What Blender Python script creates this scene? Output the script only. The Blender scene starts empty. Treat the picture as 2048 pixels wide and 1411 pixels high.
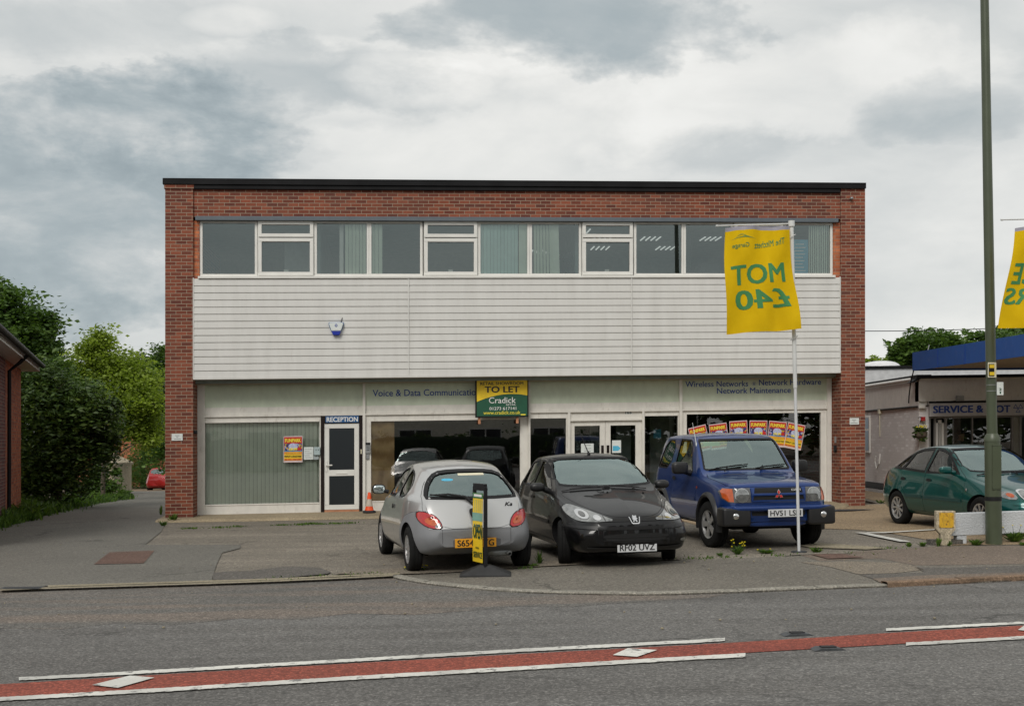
import bpy, bmesh, math, random
import numpy as np
from mathutils import Vector, Matrix, Quaternion
from mathutils.bvhtree import BVHTree
from math import radians as R, sin, cos, pi

scene = bpy.context.scene
COL = scene.collection
random.seed(7)
RNG = np.random.default_rng(11)

# ------------------------------------------------------------------ camera
F = 2300.0      # focal length in photo pixels (photo 2048 wide)
S = 0.0157      # the whole street climbs gently to the right
H = 1.66        # eye height
HY = 876.0      # horizon row at the middle column
cam_d = bpy.data.cameras.new('camera')
cam = bpy.data.objects.new('camera', cam_d)
COL.objects.link(cam)
cam.location = (0, 0, H)
cam.rotation_euler = (R(90), 0, 0)
cam_d.sensor_width = 36.0
cam_d.lens = F / 2048 * 36.0
cam_d.shift_y = (HY - 705.5) / 2048
cam_d.clip_start = 0.1
cam_d.clip_end = 2000
scene.camera = cam

# ------------------------------------------------------------------ world
SUN_EL, SUN_AZ = R(42), R(200)          # behind the camera, a little left, veiled by cloud
world = bpy.data.worlds.new('World')
scene.world = world
world.use_nodes = True
wt = world.node_tree
wt.nodes.clear()
def wn(t, **k):
    n = wt.nodes.new(t)
    for a, b in k.items(): setattr(n, a, b)
    return n
def wmath(op, a, b=None, c=None, clamp=False):
    n = wn('ShaderNodeMath', operation=op, use_clamp=clamp)
    for i, v in enumerate((a, b, c)):
        if v is None: continue
        if isinstance(v, (int, float)): n.inputs[i].default_value = v
        else: wt.links.new(v, n.inputs[i])
    return n.outputs[0]
w_out = wn('ShaderNodeOutputWorld'); w_bg = wn('ShaderNodeBackground')
sky = wn('ShaderNodeTexSky', sky_type='NISHITA', sun_disc=False, sun_elevation=SUN_EL, sun_rotation=SUN_AZ)
tc = wn('ShaderNodeTexCoord')
sep = wn('ShaderNodeSeparateXYZ'); wt.links.new(tc.outputs['Generated'], sep.inputs[0])
zz = wmath('ADD', wmath('MAXIMUM', sep.outputs[2], 0.0), 0.22)
cx_ = wmath('DIVIDE', sep.outputs[0], zz); cy_ = wmath('DIVIDE', sep.outputs[1], zz)
cmb = wn('ShaderNodeCombineXYZ'); wt.links.new(cx_, cmb.inputs[0]); wt.links.new(cy_, cmb.inputs[1])
def wnoise(scale, detail, rough, off, dist=0.0, sx=1.0):
    m = wn('ShaderNodeMapping'); m.inputs['Location'].default_value = off; m.inputs['Scale'].default_value = (sx, 1, 1)
    wt.links.new(cmb.outputs[0], m.inputs[0])
    n = wn('ShaderNodeTexNoise'); n.inputs['Scale'].default_value = scale; n.inputs['Detail'].default_value = detail
    n.inputs['Roughness'].default_value = rough; n.inputs['Distortion'].default_value = dist
    wt.links.new(m.outputs[0], n.inputs[0]); return n.outputs[0]
def wn3(scale, detail, rough, off, dist=0.0, sz=2.2):
    m = wn('ShaderNodeMapping'); m.inputs['Location'].default_value = off; m.inputs['Scale'].default_value = (1, 1, sz)
    wt.links.new(tc.outputs['Generated'], m.inputs[0])
    n = wn('ShaderNodeTexNoise'); n.inputs['Scale'].default_value = scale; n.inputs['Detail'].default_value = detail
    n.inputs['Roughness'].default_value = rough; n.inputs['Distortion'].default_value = dist
    wt.links.new(m.outputs[0], n.inputs[0]); return n.outputs[0]
n_big = wnoise(1.1, 5, 0.5, (3.1, 0.4, 0), 0.3, 0.9)
n_fine = wn3(4.2, 9, 0.60, (1.7, 5.2, 0.3), 0.25)
n_puff = wn3(10.0, 8, 0.62, (4.7, 2.2, 1.3), 0.4, 2.6)
n_wx = wn3(5.5, 6, 0.6, (9.1, 1.2, 4.3), 0.2, 1.8)
n_wz = wn3(6.5, 6, 0.6, (2.9, 8.2, 6.3), 0.2, 1.8)
def wdir(px, py):                       # sky direction seen at a photo pixel
    v = Vector(((px - 1024) / F, 1, (HY - py) / F)); return v.normalized()
def wblob(px, py, rx, ry, amp):
    """soft cloud mass around a compass direction"""
    v = wdir(px, py)
    a = wmath('DIVIDE', wmath('SUBTRACT', wmath('DIVIDE', sep.outputs[0], wmath('MAXIMUM', sep.outputs[1], 0.05)), v.x / v.y), rx / F)
    b = wmath('DIVIDE', wmath('SUBTRACT', wmath('DIVIDE', sep.outputs[2], wmath('MAXIMUM', sep.outputs[1], 0.05)), v.z / v.y), ry / F)
    a = wmath('ADD', a, wmath('MULTIPLY', wmath('SUBTRACT', n_wx, 0.5), 3.0))
    b = wmath('ADD', b, wmath('MULTIPLY', wmath('SUBTRACT', n_wz, 0.5), 3.6))
    d = wmath('ADD', wmath('MULTIPLY', a, a), wmath('MULTIPLY', b, b))
    d = wmath('ADD', d, wmath('ADD', wmath('MULTIPLY', wmath('SUBTRACT', n_fine, 0.5), 3.4), wmath('MULTIPLY', wmath('SUBTRACT', n_puff, 0.5), 1.5)))
    g = wmath('SUBTRACT', 1.0, wmath('MULTIPLY', d, 0.62), clamp=True)
    g = wmath('MULTIPLY', g, wmath('GREATER_THAN', sep.outputs[1], 0.05))
    return wmath('MULTIPLY', wmath('SMOOTH_MIN', g, 0.8, 0.3), amp)
dens = wmath('MULTIPLY', wmath('SUBTRACT', n_big, 0.5), 0.55)
dens = wmath('ADD', dens, wmath('MULTIPLY', wmath('SUBTRACT', n_fine, 0.5), 0.36))
dens = wmath('ADD', dens, wmath('MULTIPLY', wmath('SUBTRACT', n_puff, 0.5), 0.18))
for b in [(1230, 25, 290, 95, -0.46), (500, 165, 350, 75, -0.28), (110, 40, 330, 50, -0.14), (40, 440, 400, 260, -0.48), (350, 330, 260, 60, -0.12),
          (1880, 245, 130, 60, -0.20), (1450, 315, 130, 45, -0.13), (700, 225, 170, 40, -0.12),
          (830, 165, 130, 40, 0.22), (640, 215, 200, 30, 0.12), (560, 100, 260, 26, 0.14), (1500, 190, 380, 110, 0.20), (1010, 120, 110, 30, 0.14),
          (1000, 300, 420, 70, 0.10), (1820, 120, 150, 80, 0.10), (440, 35, 90, 25, 0.14)]:
    dens = wmath('ADD', dens, wblob(*b))
dens = wmath('ADD', dens, 0.63)
ramp = wn('ShaderNodeValToRGB'); wt.links.new(dens, ramp.inputs[0])
e = ramp.color_ramp.elements
e[0].position = 0.0; e[0].color = (0.185, 0.225, 0.245, 1)
e[1].position = 1.0; e[1].color = (0.80, 0.79, 0.765, 1)
for p, c in [(0.25, (0.285, 0.325, 0.34, 1)), (0.5, (0.42, 0.44, 0.44, 1)), (0.72, (0.59, 0.59, 0.57, 1))]:
    x = e.new(p); x.color = c
mixs = wn('ShaderNodeMix', data_type='RGBA'); mixs.inputs['Factor'].default_value = 0.96
skm = wn('ShaderNodeMix', data_type='RGBA', blend_type='MULTIPLY'); skm.inputs['Factor'].default_value = 1
wt.links.new(sky.outputs[0], skm.inputs['A']); skm.inputs['B'].default_value = (0.07, 0.07, 0.07, 1)
wt.links.new(skm.outputs['Result'], mixs.inputs['A']); wt.links.new(ramp.outputs[0], mixs.inputs['B'])
wt.links.new(mixs.outputs['Result'], w_bg.inputs[0]); w_bg.inputs[1].default_value = 1.0
wt.links.new(w_bg.outputs[0], w_out.inputs[0])

sun_d = bpy.data.lights.new('sun', 'SUN'); sun_d.energy = 1.3; sun_d.angle = R(24); sun_d.color = (1, .96, .9)
sun = bpy.data.objects.new('sun', sun_d); COL.objects.link(sun)
sd = Vector((sin(SUN_AZ) * cos(SUN_EL), cos(SUN_AZ) * cos(SUN_EL), sin(SUN_EL)))
sun.rotation_euler = sd.to_track_quat('Z', 'Y').to_euler()
scene.view_settings.view_transform = 'Standard'
scene.view_settings.look = 'None'
scene.view_settings.exposure = 0.50
scene.view_settings.gamma = 1.0
scene.cycles.max_bounces = 8
scene.cycles.transparent_max_bounces = 12
scene.cycles.caustics_reflective = False
scene.cycles.caustics_refractive = False

# ------------------------------------------------------------------ ground shape and pixel helpers
def zg(x, y):
    z = S * x
    if y > 26.0:                        # the lane on the left falls away behind the building
        t = min(1.0, max(0.0, (-6.0 - x) / 3.0))
        z -= t * 0.025 * min(y - 26.0, 46.0)
    return z
def G(px, py, z0=0.0):
    """ground point (x, y) seen at a photo pixel"""
    k = (px - 1024) / F; m = (py - HY) / F
    off = py - HY + S * (px - 1024)
    d = F * (H - z0) / max(off, 1.0)
    if d > 26.0 and k * d < -6:
        d = 20.0
        while d < 150 and H - m * d > zg(k * d, d) + z0: d += 0.05
    return Vector((k * d, d, zg(k * d, d) + z0))
def P(px, py, d):
    return Vector(((px - 1024) / F * d, d, H - (py - HY) / F * d))

# ------------------------------------------------------------------ tags
def tag(o, label=None, cat=None, group=None, kind=None):
    if label: o['label'] = label
    if cat: o['category'] = cat
    if group: o['group'] = group
    if kind: o['kind'] = kind
    return o
class Frame:
    """upright frame at world (x, y), turned by yaw; heights follow the slope of the street"""
    def __init__(s, x, y, yaw, shear=True):
        s.x, s.y, s.a = x, y, yaw; s.c, s.n = cos(yaw), sin(yaw); s.sh = S if shear else 0.0
        s.z = S * x
    def loc(s, u, v, w): return Vector((u, v, w + s.sh * (u * s.c - v * s.n)))
    def empty(s, name, label=None, cat=None, group=None, kind=None):
        o = bpy.data.objects.new(name, None); COL.objects.link(o)
        o.location = (s.x, s.y, s.z); o.rotation_euler = (0, 0, s.a)
        o.empty_display_size = 0.2
        return tag(o, label, cat, group, kind)
    def uw(s, px, py, v):
        """local (u, w) of a photo pixel on the local plane v"""
        k = (px - 1024) / F
        u = (k * (s.y + v * s.c) - s.x + v * s.n) / (s.c - k * s.n)
        X = s.x + u * s.c - v * s.n; d = s.y + u * s.n + v * s.c
        return u, H - (py - HY) / F * d - S * X
    def u(s, px, v=0.0): return s.uw(px, 800, v)[0]
    def w(s, px, py, v=0.0): return s.uw(px, py, v)[1]
WORLD = Frame(0, 0, 0, shear=False)
def place(o, x, y, yaw, z=None, tilt=False):
    """stand a rigid thing on the sloping ground"""
    up = Vector((-S if tilt else 0, 0, 1)).normalized()
    q = Vector((0, 0, 1)).rotation_difference(up)
    o.rotation_mode = 'QUATERNION'
    o.rotation_quaternion = q @ Quaternion((0, 0, 1), yaw)
    o.location = (x, y, zg(x, y) if z is None else z)
    return o
def Empty(name, x, y, yaw=0.0, label=None, cat=None, group=None, z=None, tilt=False):
    o = bpy.data.objects.new(name, None); COL.objects.link(o)
    o.empty_display_size = 0.2
    place(o, x, y, yaw, z, tilt)
    return tag(o, label, cat, group)

# ------------------------------------------------------------------ mesh builder
class MB:
    def __init__(s, frame=None):
        s.v = []; s.f = []; s.uv = []; s.mi = []; s.fr = frame; s.m = 0
    def add(s, pts, uvs=None):
        i = len(s.v); s.v += [Vector(p) for p in pts]
        s.f.append(tuple(range(i, i + len(pts)))); s.mi.append(s.m)
        s.uv.append(uvs if uvs else [(p[0], p[2]) for p in pts])
        return s
    def box(s, u0, u1, v0, v1, w0, w1, skip=''):
        if u1 < u0: u0, u1 = u1, u0
        if v1 < v0: v0, v1 = v1, v0
        if w1 < w0: w0, w1 = w1, w0
        a = [(u0, v0, w0), (u1, v0, w0), (u1, v1, w0), (u0, v1, w0), (u0, v0, w1), (u1, v0, w1), (u1, v1, w1), (u0, v1, w1)]
        for key, idx, ax in (('f', (0, 1, 5, 4), 'u'), ('b', (2, 3, 7, 6), 'u'), ('l', (3, 0, 4, 7), 'v'), ('r', (1, 2, 6, 5), 'v'), ('t', (4, 5, 6, 7), 't'), ('d', (3, 2, 1, 0), 't')):
            if key in skip: continue
            p = [a[i] for i in idx]
            q = [(x[0], x[2]) if ax == 'u' else (x[1] + .11, x[2]) if ax == 'v' else (x[0], x[1]) for x in p]
            s.add(p, q)
        return s
    def prism(s, pts, axis, a, b):
        """extrude a 2-D outline; axis 'x': pts=(y,z), 'y': pts=(x,z), 'z': pts=(x,y)"""
        def mk(p, t): return {'x': (t, p[0], p[1]), 'y': (p[0], t, p[1]), 'z': (p[0], p[1], t)}[axis]
        area = sum(pts[i][0] * pts[(i + 1) % len(pts)][1] - pts[(i + 1) % len(pts)][0] * pts[i][1] for i in range(len(pts)))
        if (area > 0) == (axis == 'y'): pts = list(reversed(pts))
        if a > b: a, b = b, a
        s.add([mk(p, b) for p in pts], [(p[0], p[1]) for p in pts])
        s.add([mk(p, a) for p in reversed(pts)], [(p[0], p[1]) for p in reversed(pts)])
        L = 0
        for i in range(len(pts)):
            p, q = pts[i], pts[(i + 1) % len(pts)]
            e = math.dist(p, q)
            uv = [(L, a), (L + e, a), (L + e, b), (L, b)] if axis == 'z' else [(a, L), (a, L + e), (b, L + e), (b, L)]
            s.add([mk(p, a), mk(q, a), mk(q, b), mk(p, b)], uv); L += e
        return s
    def tube(s, pts, r, n=10, caps=True):
        pts = [Vector(p) for p in pts]
        rr = r if isinstance(r, (list, tuple)) else [r] * len(pts)
        rings = []
        up = Vector((0, 0, 1))
        for i, p in enumerate(pts):
            t = (pts[min(i + 1, len(pts) - 1)] - pts[max(i - 1, 0)]).normalized()
            ref = Vector((1, 0, 0)) if abs(t.dot(up)) > .9 else up
            a = t.cross(ref).normalized(); b = t.cross(a).normalized()
            rings.append([p + (a * cos(2 * pi * k / n) + b * sin(2 * pi * k / n)) * rr[i] for k in range(n)])
        base = len(s.v)
        for rg in rings: s.v += rg
        L = 0
        for i in range(len(rings) - 1):
            l2 = L + (pts[i + 1] - pts[i]).length
            for k in range(n):
                k2 = (k + 1) % n
                s.f.append((base + i * n + k, base + i * n + k2, base + (i + 1) * n + k2, base + (i + 1) * n + k)); s.mi.append(s.m)
                c = 2 * pi * rr[i] / n
                s.uv.append([(k * c, L), ((k + 1) * c, L), ((k + 1) * c, l2), (k * c, l2)])
            L = l2
        if caps:
            for i, rev in ((0, True), (len(rings) - 1, False)):
                idx = [base + i * n + k for k in range(n)]
                if rev: idx.reverse()
                s.f.append(tuple(idx)); s.mi.append(s.m); s.uv.append([(0, 0)] * n)
        return s
    def lathe(s, prof, n=24, axis='z', c=(0, 0, 0), ang=0.0, caps=True):
        """prof: (radius, along-axis) pairs"""
        base = len(s.v)
        for r, h in prof:
            for k in range(n):
                a = 2 * pi * k / n + ang
                p = {'z': (r * cos(a), r * sin(a), h), 'x': (h, r * cos(a), r * sin(a)), 'y': (r * sin(a), h, r * cos(a))}[axis]
                s.v.append(Vector((p[0] + c[0], p[1] + c[1], p[2] + c[2])))
        for i in range(len(prof) - 1):
            for k in range(n):
                k2 = (k + 1) % n
                s.f.append((base + i * n + k, base + i * n + k2, base + (i + 1) * n + k2, base + (i + 1) * n + k)); s.mi.append(s.m)
                s.uv.append([(k / n, i), ((k + 1) / n, i), ((k + 1) / n, i + 1), (k / n, i + 1)])
        for i in (0, len(prof) - 1) if caps else ():
            if prof[i][0] > 1e-4:
                s.f.append(tuple(base + i * n + k for k in range(n))); s.mi.append(s.m); s.uv.append([(0, 0)] * n)
        return s
    def mesh(s, name, warp=None):
        me = bpy.data.meshes.new(name)
        vs = s.v
        if warp: vs = [warp(p) for p in vs]
        if s.fr is not None: vs = [s.fr.loc(*p) for p in vs]
        me.from_pydata([tuple(p) for p in vs], [], s.f)
        uv = me.uv_layers.new(name='UVMap')
        flat = [c for f in s.uv for q in f for c in q]
        if len(flat) == 2 * len(me.loops): uv.data.foreach_set('uv', flat)
        me.polygons.foreach_set('material_index', s.mi)
        return me
    def build(s, name, mat, parent=None, smooth=None, bevel=0.0, warp=None, fix=True, label=None):
        me = s.mesh(name, warp)
        o = bpy.data.objects.new(name, me); COL.objects.link(o)
        for m in (mat if isinstance(mat, (list, tuple)) else [mat]): me.materials.append(m)
        bm = bmesh.new(); bm.from_mesh(me)
        bmesh.ops.remove_doubles(bm, verts=bm.verts, dist=1e-5)
        if fix: bmesh.ops.recalc_face_normals(bm, faces=bm.faces)
        if bevel:
            es = [e for e in bm.edges if len(e.link_faces) == 2 and e.calc_face_angle(0) > R(35)]
            bmesh.ops.bevel(bm, geom=es, offset=bevel, segments=2, affect='EDGES', profile=.6, clamp_overlap=True)
        bm.to_mesh(me); bm.free()
        if smooth:
            me.shade_smooth() if hasattr(me, 'shade_smooth') else None
            try: me.set_sharp_from_angle(angle=R(smooth))
            except Exception: pass
        if parent is not None: o.parent = parent
        if label: o['label'] = label
        return o

def text_mesh(txt, x0, x1, y0, y1, bold=0.0, slant=0.0):
    """outline text fitted into a box of the local x-y plane; returns verts, faces"""
    c = bpy.data.curves.new('t', 'FONT'); c.body = txt; c.size = 1.0; c.shear = slant
    c.resolution_u = 3; c.align_x = 'LEFT'
    o = bpy.data.objects.new('t', c); COL.objects.link(o)
    dg = bpy.context.evaluated_depsgraph_get(); dg.update()
    me = bpy.data.meshes.new_from_object(o.evaluated_get(dg))
    vs = [v.co.copy() for v in me.vertices]; fs = [tuple(p.vertices) for p in me.polygons]
    bpy.data.objects.remove(o); bpy.data.curves.remove(c); bpy.data.meshes.remove(me)
    if not vs: return [], []
    ax, bx = min(v.x for v in vs), max(v.x for v in vs)
    ay, by = min(v.y for v in vs), max(v.y for v in vs)
    kx, ky = (x1 - x0) / (bx - ax), (y1 - y0) / max(by - ay, 1e-6)
    out = []; F_ = []
    # heavier weights: the outline repeated with small shifts, each a hair in front of the last
    sh = [(0, 0)] if bold <= .004 else [(-bold, -bold * .5), (bold, bold * .5), (-bold, bold * .5), (bold, -bold * .5), (0, 0)]
    for k, (sx, sy) in enumerate(sh):
        i = len(out)
        out += [Vector((x0 + (v.x - ax + sx * .8) * kx, y0 + (v.y - ay + sy * .8) * ky, k * .0007)) for v in vs]
        F_ += [tuple(q + i for q in f) for f in fs]
    return out, F_
def text_obj(name, txt, fn, x0, x1, y0, y1, mat, parent, bold=0.0, slant=0.0, cell=0.0):
    """fn maps plane coords (x, y) to parent-local coords"""
    vs, fs = text_mesh(txt, x0, x1, y0, y1, bold, slant)
    me = bpy.data.meshes.new(name)
    if cell:
        bm = bmesh.new(); bv = [bm.verts.new(v) for v in vs]
        for f in fs:
            try: bm.faces.new([bv[i] for i in f])
            except ValueError: pass
        for k, (lo, hi) in enumerate(((x0, x1), (y0, y1))):
            t = lo + cell
            while t < hi:
                bmesh.ops.bisect_plane(bm, geom=bm.verts[:] + bm.edges[:] + bm.faces[:], plane_co=(t if k == 0 else 0, t if k else 0, 0), plane_no=(1, 0, 0) if k == 0 else (0, 1, 0)); t += cell
        bm.verts.index_update(); vs = [v.co.copy() for v in bm.verts]; fs = [tuple(v.index for v in f.verts) for f in bm.faces]; bm.free()
    co = []
    for v in vs:
        p = Vector(fn(v.x, v.y))
        if v.z:
            n = (Vector(fn(v.x + .001, v.y)) - p).cross(Vector(fn(v.x, v.y + .001)) - p)
            p += n.normalized() * v.z
        co.append(tuple(p))
    me.from_pydata(co, [], fs)
    me.materials.append(mat)
    o = bpy.data.objects.new(name, me); COL.objects.link(o); o.parent = parent
    return o
# ------------------------------------------------------------------ materials
MATS = {}
class NT:
    def __init__(s, name):
        s.m = bpy.data.materials.new(name); s.m.use_nodes = True; s.t = s.m.node_tree; s.t.nodes.clear()
        s.out = s.t.nodes.new('ShaderNodeOutputMaterial'); MATS[name] = s.m
    def n(s, t, **k):
        x = s.t.nodes.new(t)
        for a, b in k.items(): setattr(x, a, b)
        return x
    def l(s, a, b): s.t.links.new(a, b)
    def setv(s, sock, v):
        if isinstance(v, bpy.types.NodeSocket): s.l(v, sock)
        elif isinstance(v, (int, float)) and sock.type == 'RGBA': sock.default_value = (v, v, v, 1)
        elif isinstance(v, tuple) and sock.type == 'RGBA' and len(v) == 3: sock.default_value = (*v, 1)
        else: sock.default_value = v
    def coord(s, kind='Object'): return s.n('ShaderNodeTexCoord').outputs[kind]
    def mapping(s, vec, scale=(1, 1, 1), loc=(0, 0, 0), rot=(0, 0, 0)):
        m = s.n('ShaderNodeMapping'); s.l(vec, m.inputs[0])
        m.inputs['Scale'].default_value = scale; m.inputs['Location'].default_value = loc; m.inputs['Rotation'].default_value = rot
        return m.outputs[0]
    def noise(s, vec, scale, detail=4, rough=.55, dist=0, out=0):
        n = s.n('ShaderNodeTexNoise'); s.l(vec, n.inputs['Vector'])
        n.inputs['Scale'].default_value = scale; n.inputs['Detail'].default_value = detail
        n.inputs['Roughness'].default_value = rough; n.inputs['Distortion'].default_value = dist
        return n.outputs[out]
    def vor(s, vec, scale, feature='F1', out='Distance'):
        n = s.n('ShaderNodeTexVoronoi', feature=feature); s.l(vec, n.inputs['Vector']); n.inputs['Scale'].default_value = scale
        return n.outputs[out]
    def math(s, op, a, b=0.0, clamp=False):
        n = s.n('ShaderNodeMath', operation=op, use_clamp=clamp)
        s.setv(n.inputs[0], a); s.setv(n.inputs[1], b); return n.outputs[0]
    def ramp(s, fac, stops, interp='LINEAR'):
        r = s.n('ShaderNodeValToRGB'); s.l(fac, r.inputs[0]); r.color_ramp.interpolation = interp
        e = r.color_ramp.elements
        while len(e) < len(stops): e.new(.5)
        for x, (p, c) in zip(e, stops):
            x.position = p; x.color = (c, c, c, 1) if isinstance(c, (int, float)) else (*c, 1)
        return r.outputs[0]
    def mix(s, fac, a, b, mode='MIX'):
        m = s.n('ShaderNodeMix', data_type='RGBA', blend_type=mode)
        s.setv(m.inputs['Factor'], fac); s.setv(m.inputs['A'], a); s.setv(m.inputs['B'], b)
        return m.outputs['Result']
    def bump(s, h, strength=.3, dist=.01):
        b = s.n('ShaderNodeBump'); s.l(h, b.inputs['Height']); b.inputs['Strength'].default_value = strength
        b.inputs['Distance'].default_value = dist; return b.outputs[0]
    def pbr(s, col, rough=.6, metal=0, spec=.5, normal=None, coat=0, coatr=.05, trans=0, extra=None):
        p = s.n('ShaderNodeBsdfPrincipled')
        s.setv(p.inputs['Base Color'], col); s.setv(p.inputs['Roughness'], rough); s.setv(p.inputs['Metallic'], metal)
        s.setv(p.inputs['Specular IOR Level'], spec); s.setv(p.inputs['Coat Weight'], coat); s.setv(p.inputs['Coat Roughness'], coatr)
        if trans: p.inputs['Transmission Weight'].default_value = trans
        if normal is not None: s.l(normal, p.inputs['Normal'])
        s.l(p.outputs[0], s.out.inputs[0]); return s.m

def simple(name, col, rough=.6, metal=0, var=.12, scale=6, bumps=0, coat=0, spec=.5):
    t = NT(name); c = t.coord()
    n = t.noise(c, scale, 5)
    k = t.ramp(n, [(.3, tuple(x * (1 - var) for x in col)), (.7, tuple(min(1, x * (1 + var)) for x in col))])
    nm = t.bump(t.noise(c, scale * 8, 3), bumps, .004) if bumps else None
    return t.pbr(k, rough, metal, spec, nm, coat)

def brick_mat(name, c1, c2, c3, mortar, offset=.5, bw=.225, rh=.075, dirt=.5, paint=False):
    t = NT(name); uv = t.coord('UV')
    jit = t.mapping(uv, (1, 1, 1))
    b = t.n('ShaderNodeTexBrick'); t.l(jit, b.inputs['Vector'])
    b.offset = offset; b.squash = 1
    for k, v in (('Scale', 1.0), ('Mortar Size', .0065), ('Mortar Smooth', .25), ('Bias', 0.0), ('Brick Width', bw), ('Row Height', rh)):
        b.inputs[k].default_value = v
    b.inputs['Color1'].default_value = (0, 0, 0, 1); b.inputs['Color2'].default_value = (1, 1, 1, 1); b.inputs['Mortar'].default_value = (.5, .5, .5, 1)
    rnd = t.n('ShaderNodeSeparateColor'); t.l(b.outputs['Color'], rnd.inputs[0])
    ns = t.noise(uv, 9, 4, .6)
    val = t.math('ADD', rnd.outputs[0], t.math('MULTIPLY', t.math('SUBTRACT', ns, .5), .5))
    col = t.ramp(val, [(.0, c3), (.35, c1), (.75, c2), (1, tuple(min(1, x * 1.25) for x in c2))])
    col = t.mix(t.math('MULTIPLY', t.ramp(t.noise(uv, 40, 3), [(.35, 0), (.7, 1)]), .3), col, tuple(x * .6 for x in c1))
    col = t.mix(b.outputs['Fac'], col, mortar)
    d = t.ramp(t.noise(t.mapping(uv, (1.2, .35, 1)), 1.1, 5, .6), [(.35, 0.0), (.75, 1.0)])
    col = t.mix(t.math('MULTIPLY', d, dirt * .55), col, (.10, .075, .06) if not paint else (.45, .43, .4))
    h = t.math('SUBTRACT', t.math('MULTIPLY', ns, .25), b.outputs['Fac'])
    return t.pbr(col, .85, 0, .3, t.bump(h, .55 if not paint else .35, .006))
brick_main = brick_mat('brick_red', (.172, .046, .027), (.245, .070, .038), (.118, .034, .025), (.33, .26, .19))
brick_left = brick_mat('brick_orange', (.42, .12, .05), (.52, .17, .075), (.28, .08, .05), (.30, .21, .15), dirt=.25)
brick_white = brick_mat('painted_white_brick', (.80, .785, .775), (.84, .825, .815), (.77, .755, .745), (.72, .705, .70), dirt=.12, paint=True)

def clad_mat():
    t = NT('white_cladding_plastic'); c = t.coord()
    v = t.mapping(c, (1.5, 1, .25))
    n = t.noise(v, 2.4, 6, .6)
    col = t.ramp(n, [(.3, (.60, .592, .565)), (.62, (.665, .658, .632))])
    n2 = t.noise(t.mapping(c, (9, 1, .8)), 1.6, 5, .7)
    col = t.mix(t.ramp(n2, [(.60, 0), (.80, .38)]), col, (.42, .39, .33))
    return t.pbr(col, .45, 0, .4)
cladding_m = clad_mat()
def paint_wood(name, col, dirty=.5):
    t = NT(name); c = t.coord()
    n = t.noise(t.mapping(c, (1, 1, .6)), 5, 6, .65)
    k = t.ramp(n, [(.3, tuple(x * .86 for x in col)), (.65, col)])
    n2 = t.noise(t.mapping(c, (3, 3, 1.2)), 3.3, 7, .72)
    k = t.mix(t.math('MULTIPLY', t.ramp(n2, [(.56, 0), (.74, 1)]), dirty), k, (.24, .19, .14))
    return t.pbr(k, .55, 0, .4, t.bump(t.noise(t.mapping(c, (30, 30, 4)), 3, 4), .15, .003))
shop_white = paint_wood('weathered_white_paint', (.72, .695, .64), .4)
upvc = simple('white_upvc', (.72, .71, .67), .35, 0, .05, 3)
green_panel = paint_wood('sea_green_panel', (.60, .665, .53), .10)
lead_m = paint_wood('lead_flashing', (.115, .135, .155), .0)
fascia_blk = simple('black_fascia', (.012, .012, .013), .6, 0, .3, 2, spec=.12)
dark_brown = simple('dark_brown_paint', (.014, .009, .008), .5, 0, .3, 6, spec=.2)
soffit_m = paint_wood('soffit_boards', (.50, .42, .32), .5)
roof_felt = simple('roof_felt', (.10, .10, .10), .9, 0, .2, 2)
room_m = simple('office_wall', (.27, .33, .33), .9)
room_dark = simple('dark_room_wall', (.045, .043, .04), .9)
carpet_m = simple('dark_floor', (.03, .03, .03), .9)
blind_m = simple('vertical_blind_fabric', (.86, .93, .79), .8, 0, .06, 3)
blind_teal = simple('pale_teal_blind', (.72, .93, .88), .8, 0, .06, 3)
curtain_m = simple('dark_curtain', (.03, .03, .032), .9)
paper_m = simple('white_paper', (.66, .70, .68), .7, 0, .04, 4)
paper_blue = simple('blue_poster_ink', (.08, .42, .62), .6, 0, .1, 8)
ink_blue = simple('navy_lettering', (.014, .055, .28), .5, 0, .1, 8)
ink_black = simple('black_lettering', (.012, .012, .012), .5, 0, .1, 8)
ink_white = simple('white_lettering', (.78, .78, .76), .5, 0, .05, 8)
ink_yellow = simple('yellow_lettering', (.85, .72, .06), .5, 0, .05, 8)
ink_green = simple('green_lettering', (.035, .17, .055), .5, 0, .1, 8)
ink_red = simple('red_print', (.50, .022, .015), .5, 0, .12, 8)
ink_dkgreen = simple('dark_green_print', (.012, .07, .03), .5, 0, .12, 8)
sign_blue = simple('blue_sign', (.02, .10, .26), .4, 0, .1, 5)
print_yellow = simple('yellow_print', (.80, .55, .02), .5, 0, .08, 5)
metal_grey = simple('grey_metal', (.30, .31, .31), .45, .5, .15, 12)
galv = simple('galvanised_steel', (.34, .37, .39), .5, .5, .25, 9)
steel_white = paint_wood('chipped_white_pole', (.62, .63, .64), .55)
lamp_green = simple('olive_green_paint', (.064, .078, .046), .38, 0, .12, 2.5, .05)
blk_plastic = simple('black_plastic', (.011, .011, .012), .55, 0, .2, 5, spec=.25)
blk_rubber = simple('black_rubber', (.020, .020, .021), .75, 0, .3, 9, .1)
orange_pl = simple('orange_plastic', (.78, .085, .015), .5, 0, .12, 6)
refl_sleeve = simple('grubby_white_sleeve', (.46, .40, .33), .6, 0, .2, 9)
cream_pl = simple('cream_plastic', (.66, .62, .46), .5)
timber = simple('raw_timber', (.42, .19, .10), .8, 0, .2, 9)
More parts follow.
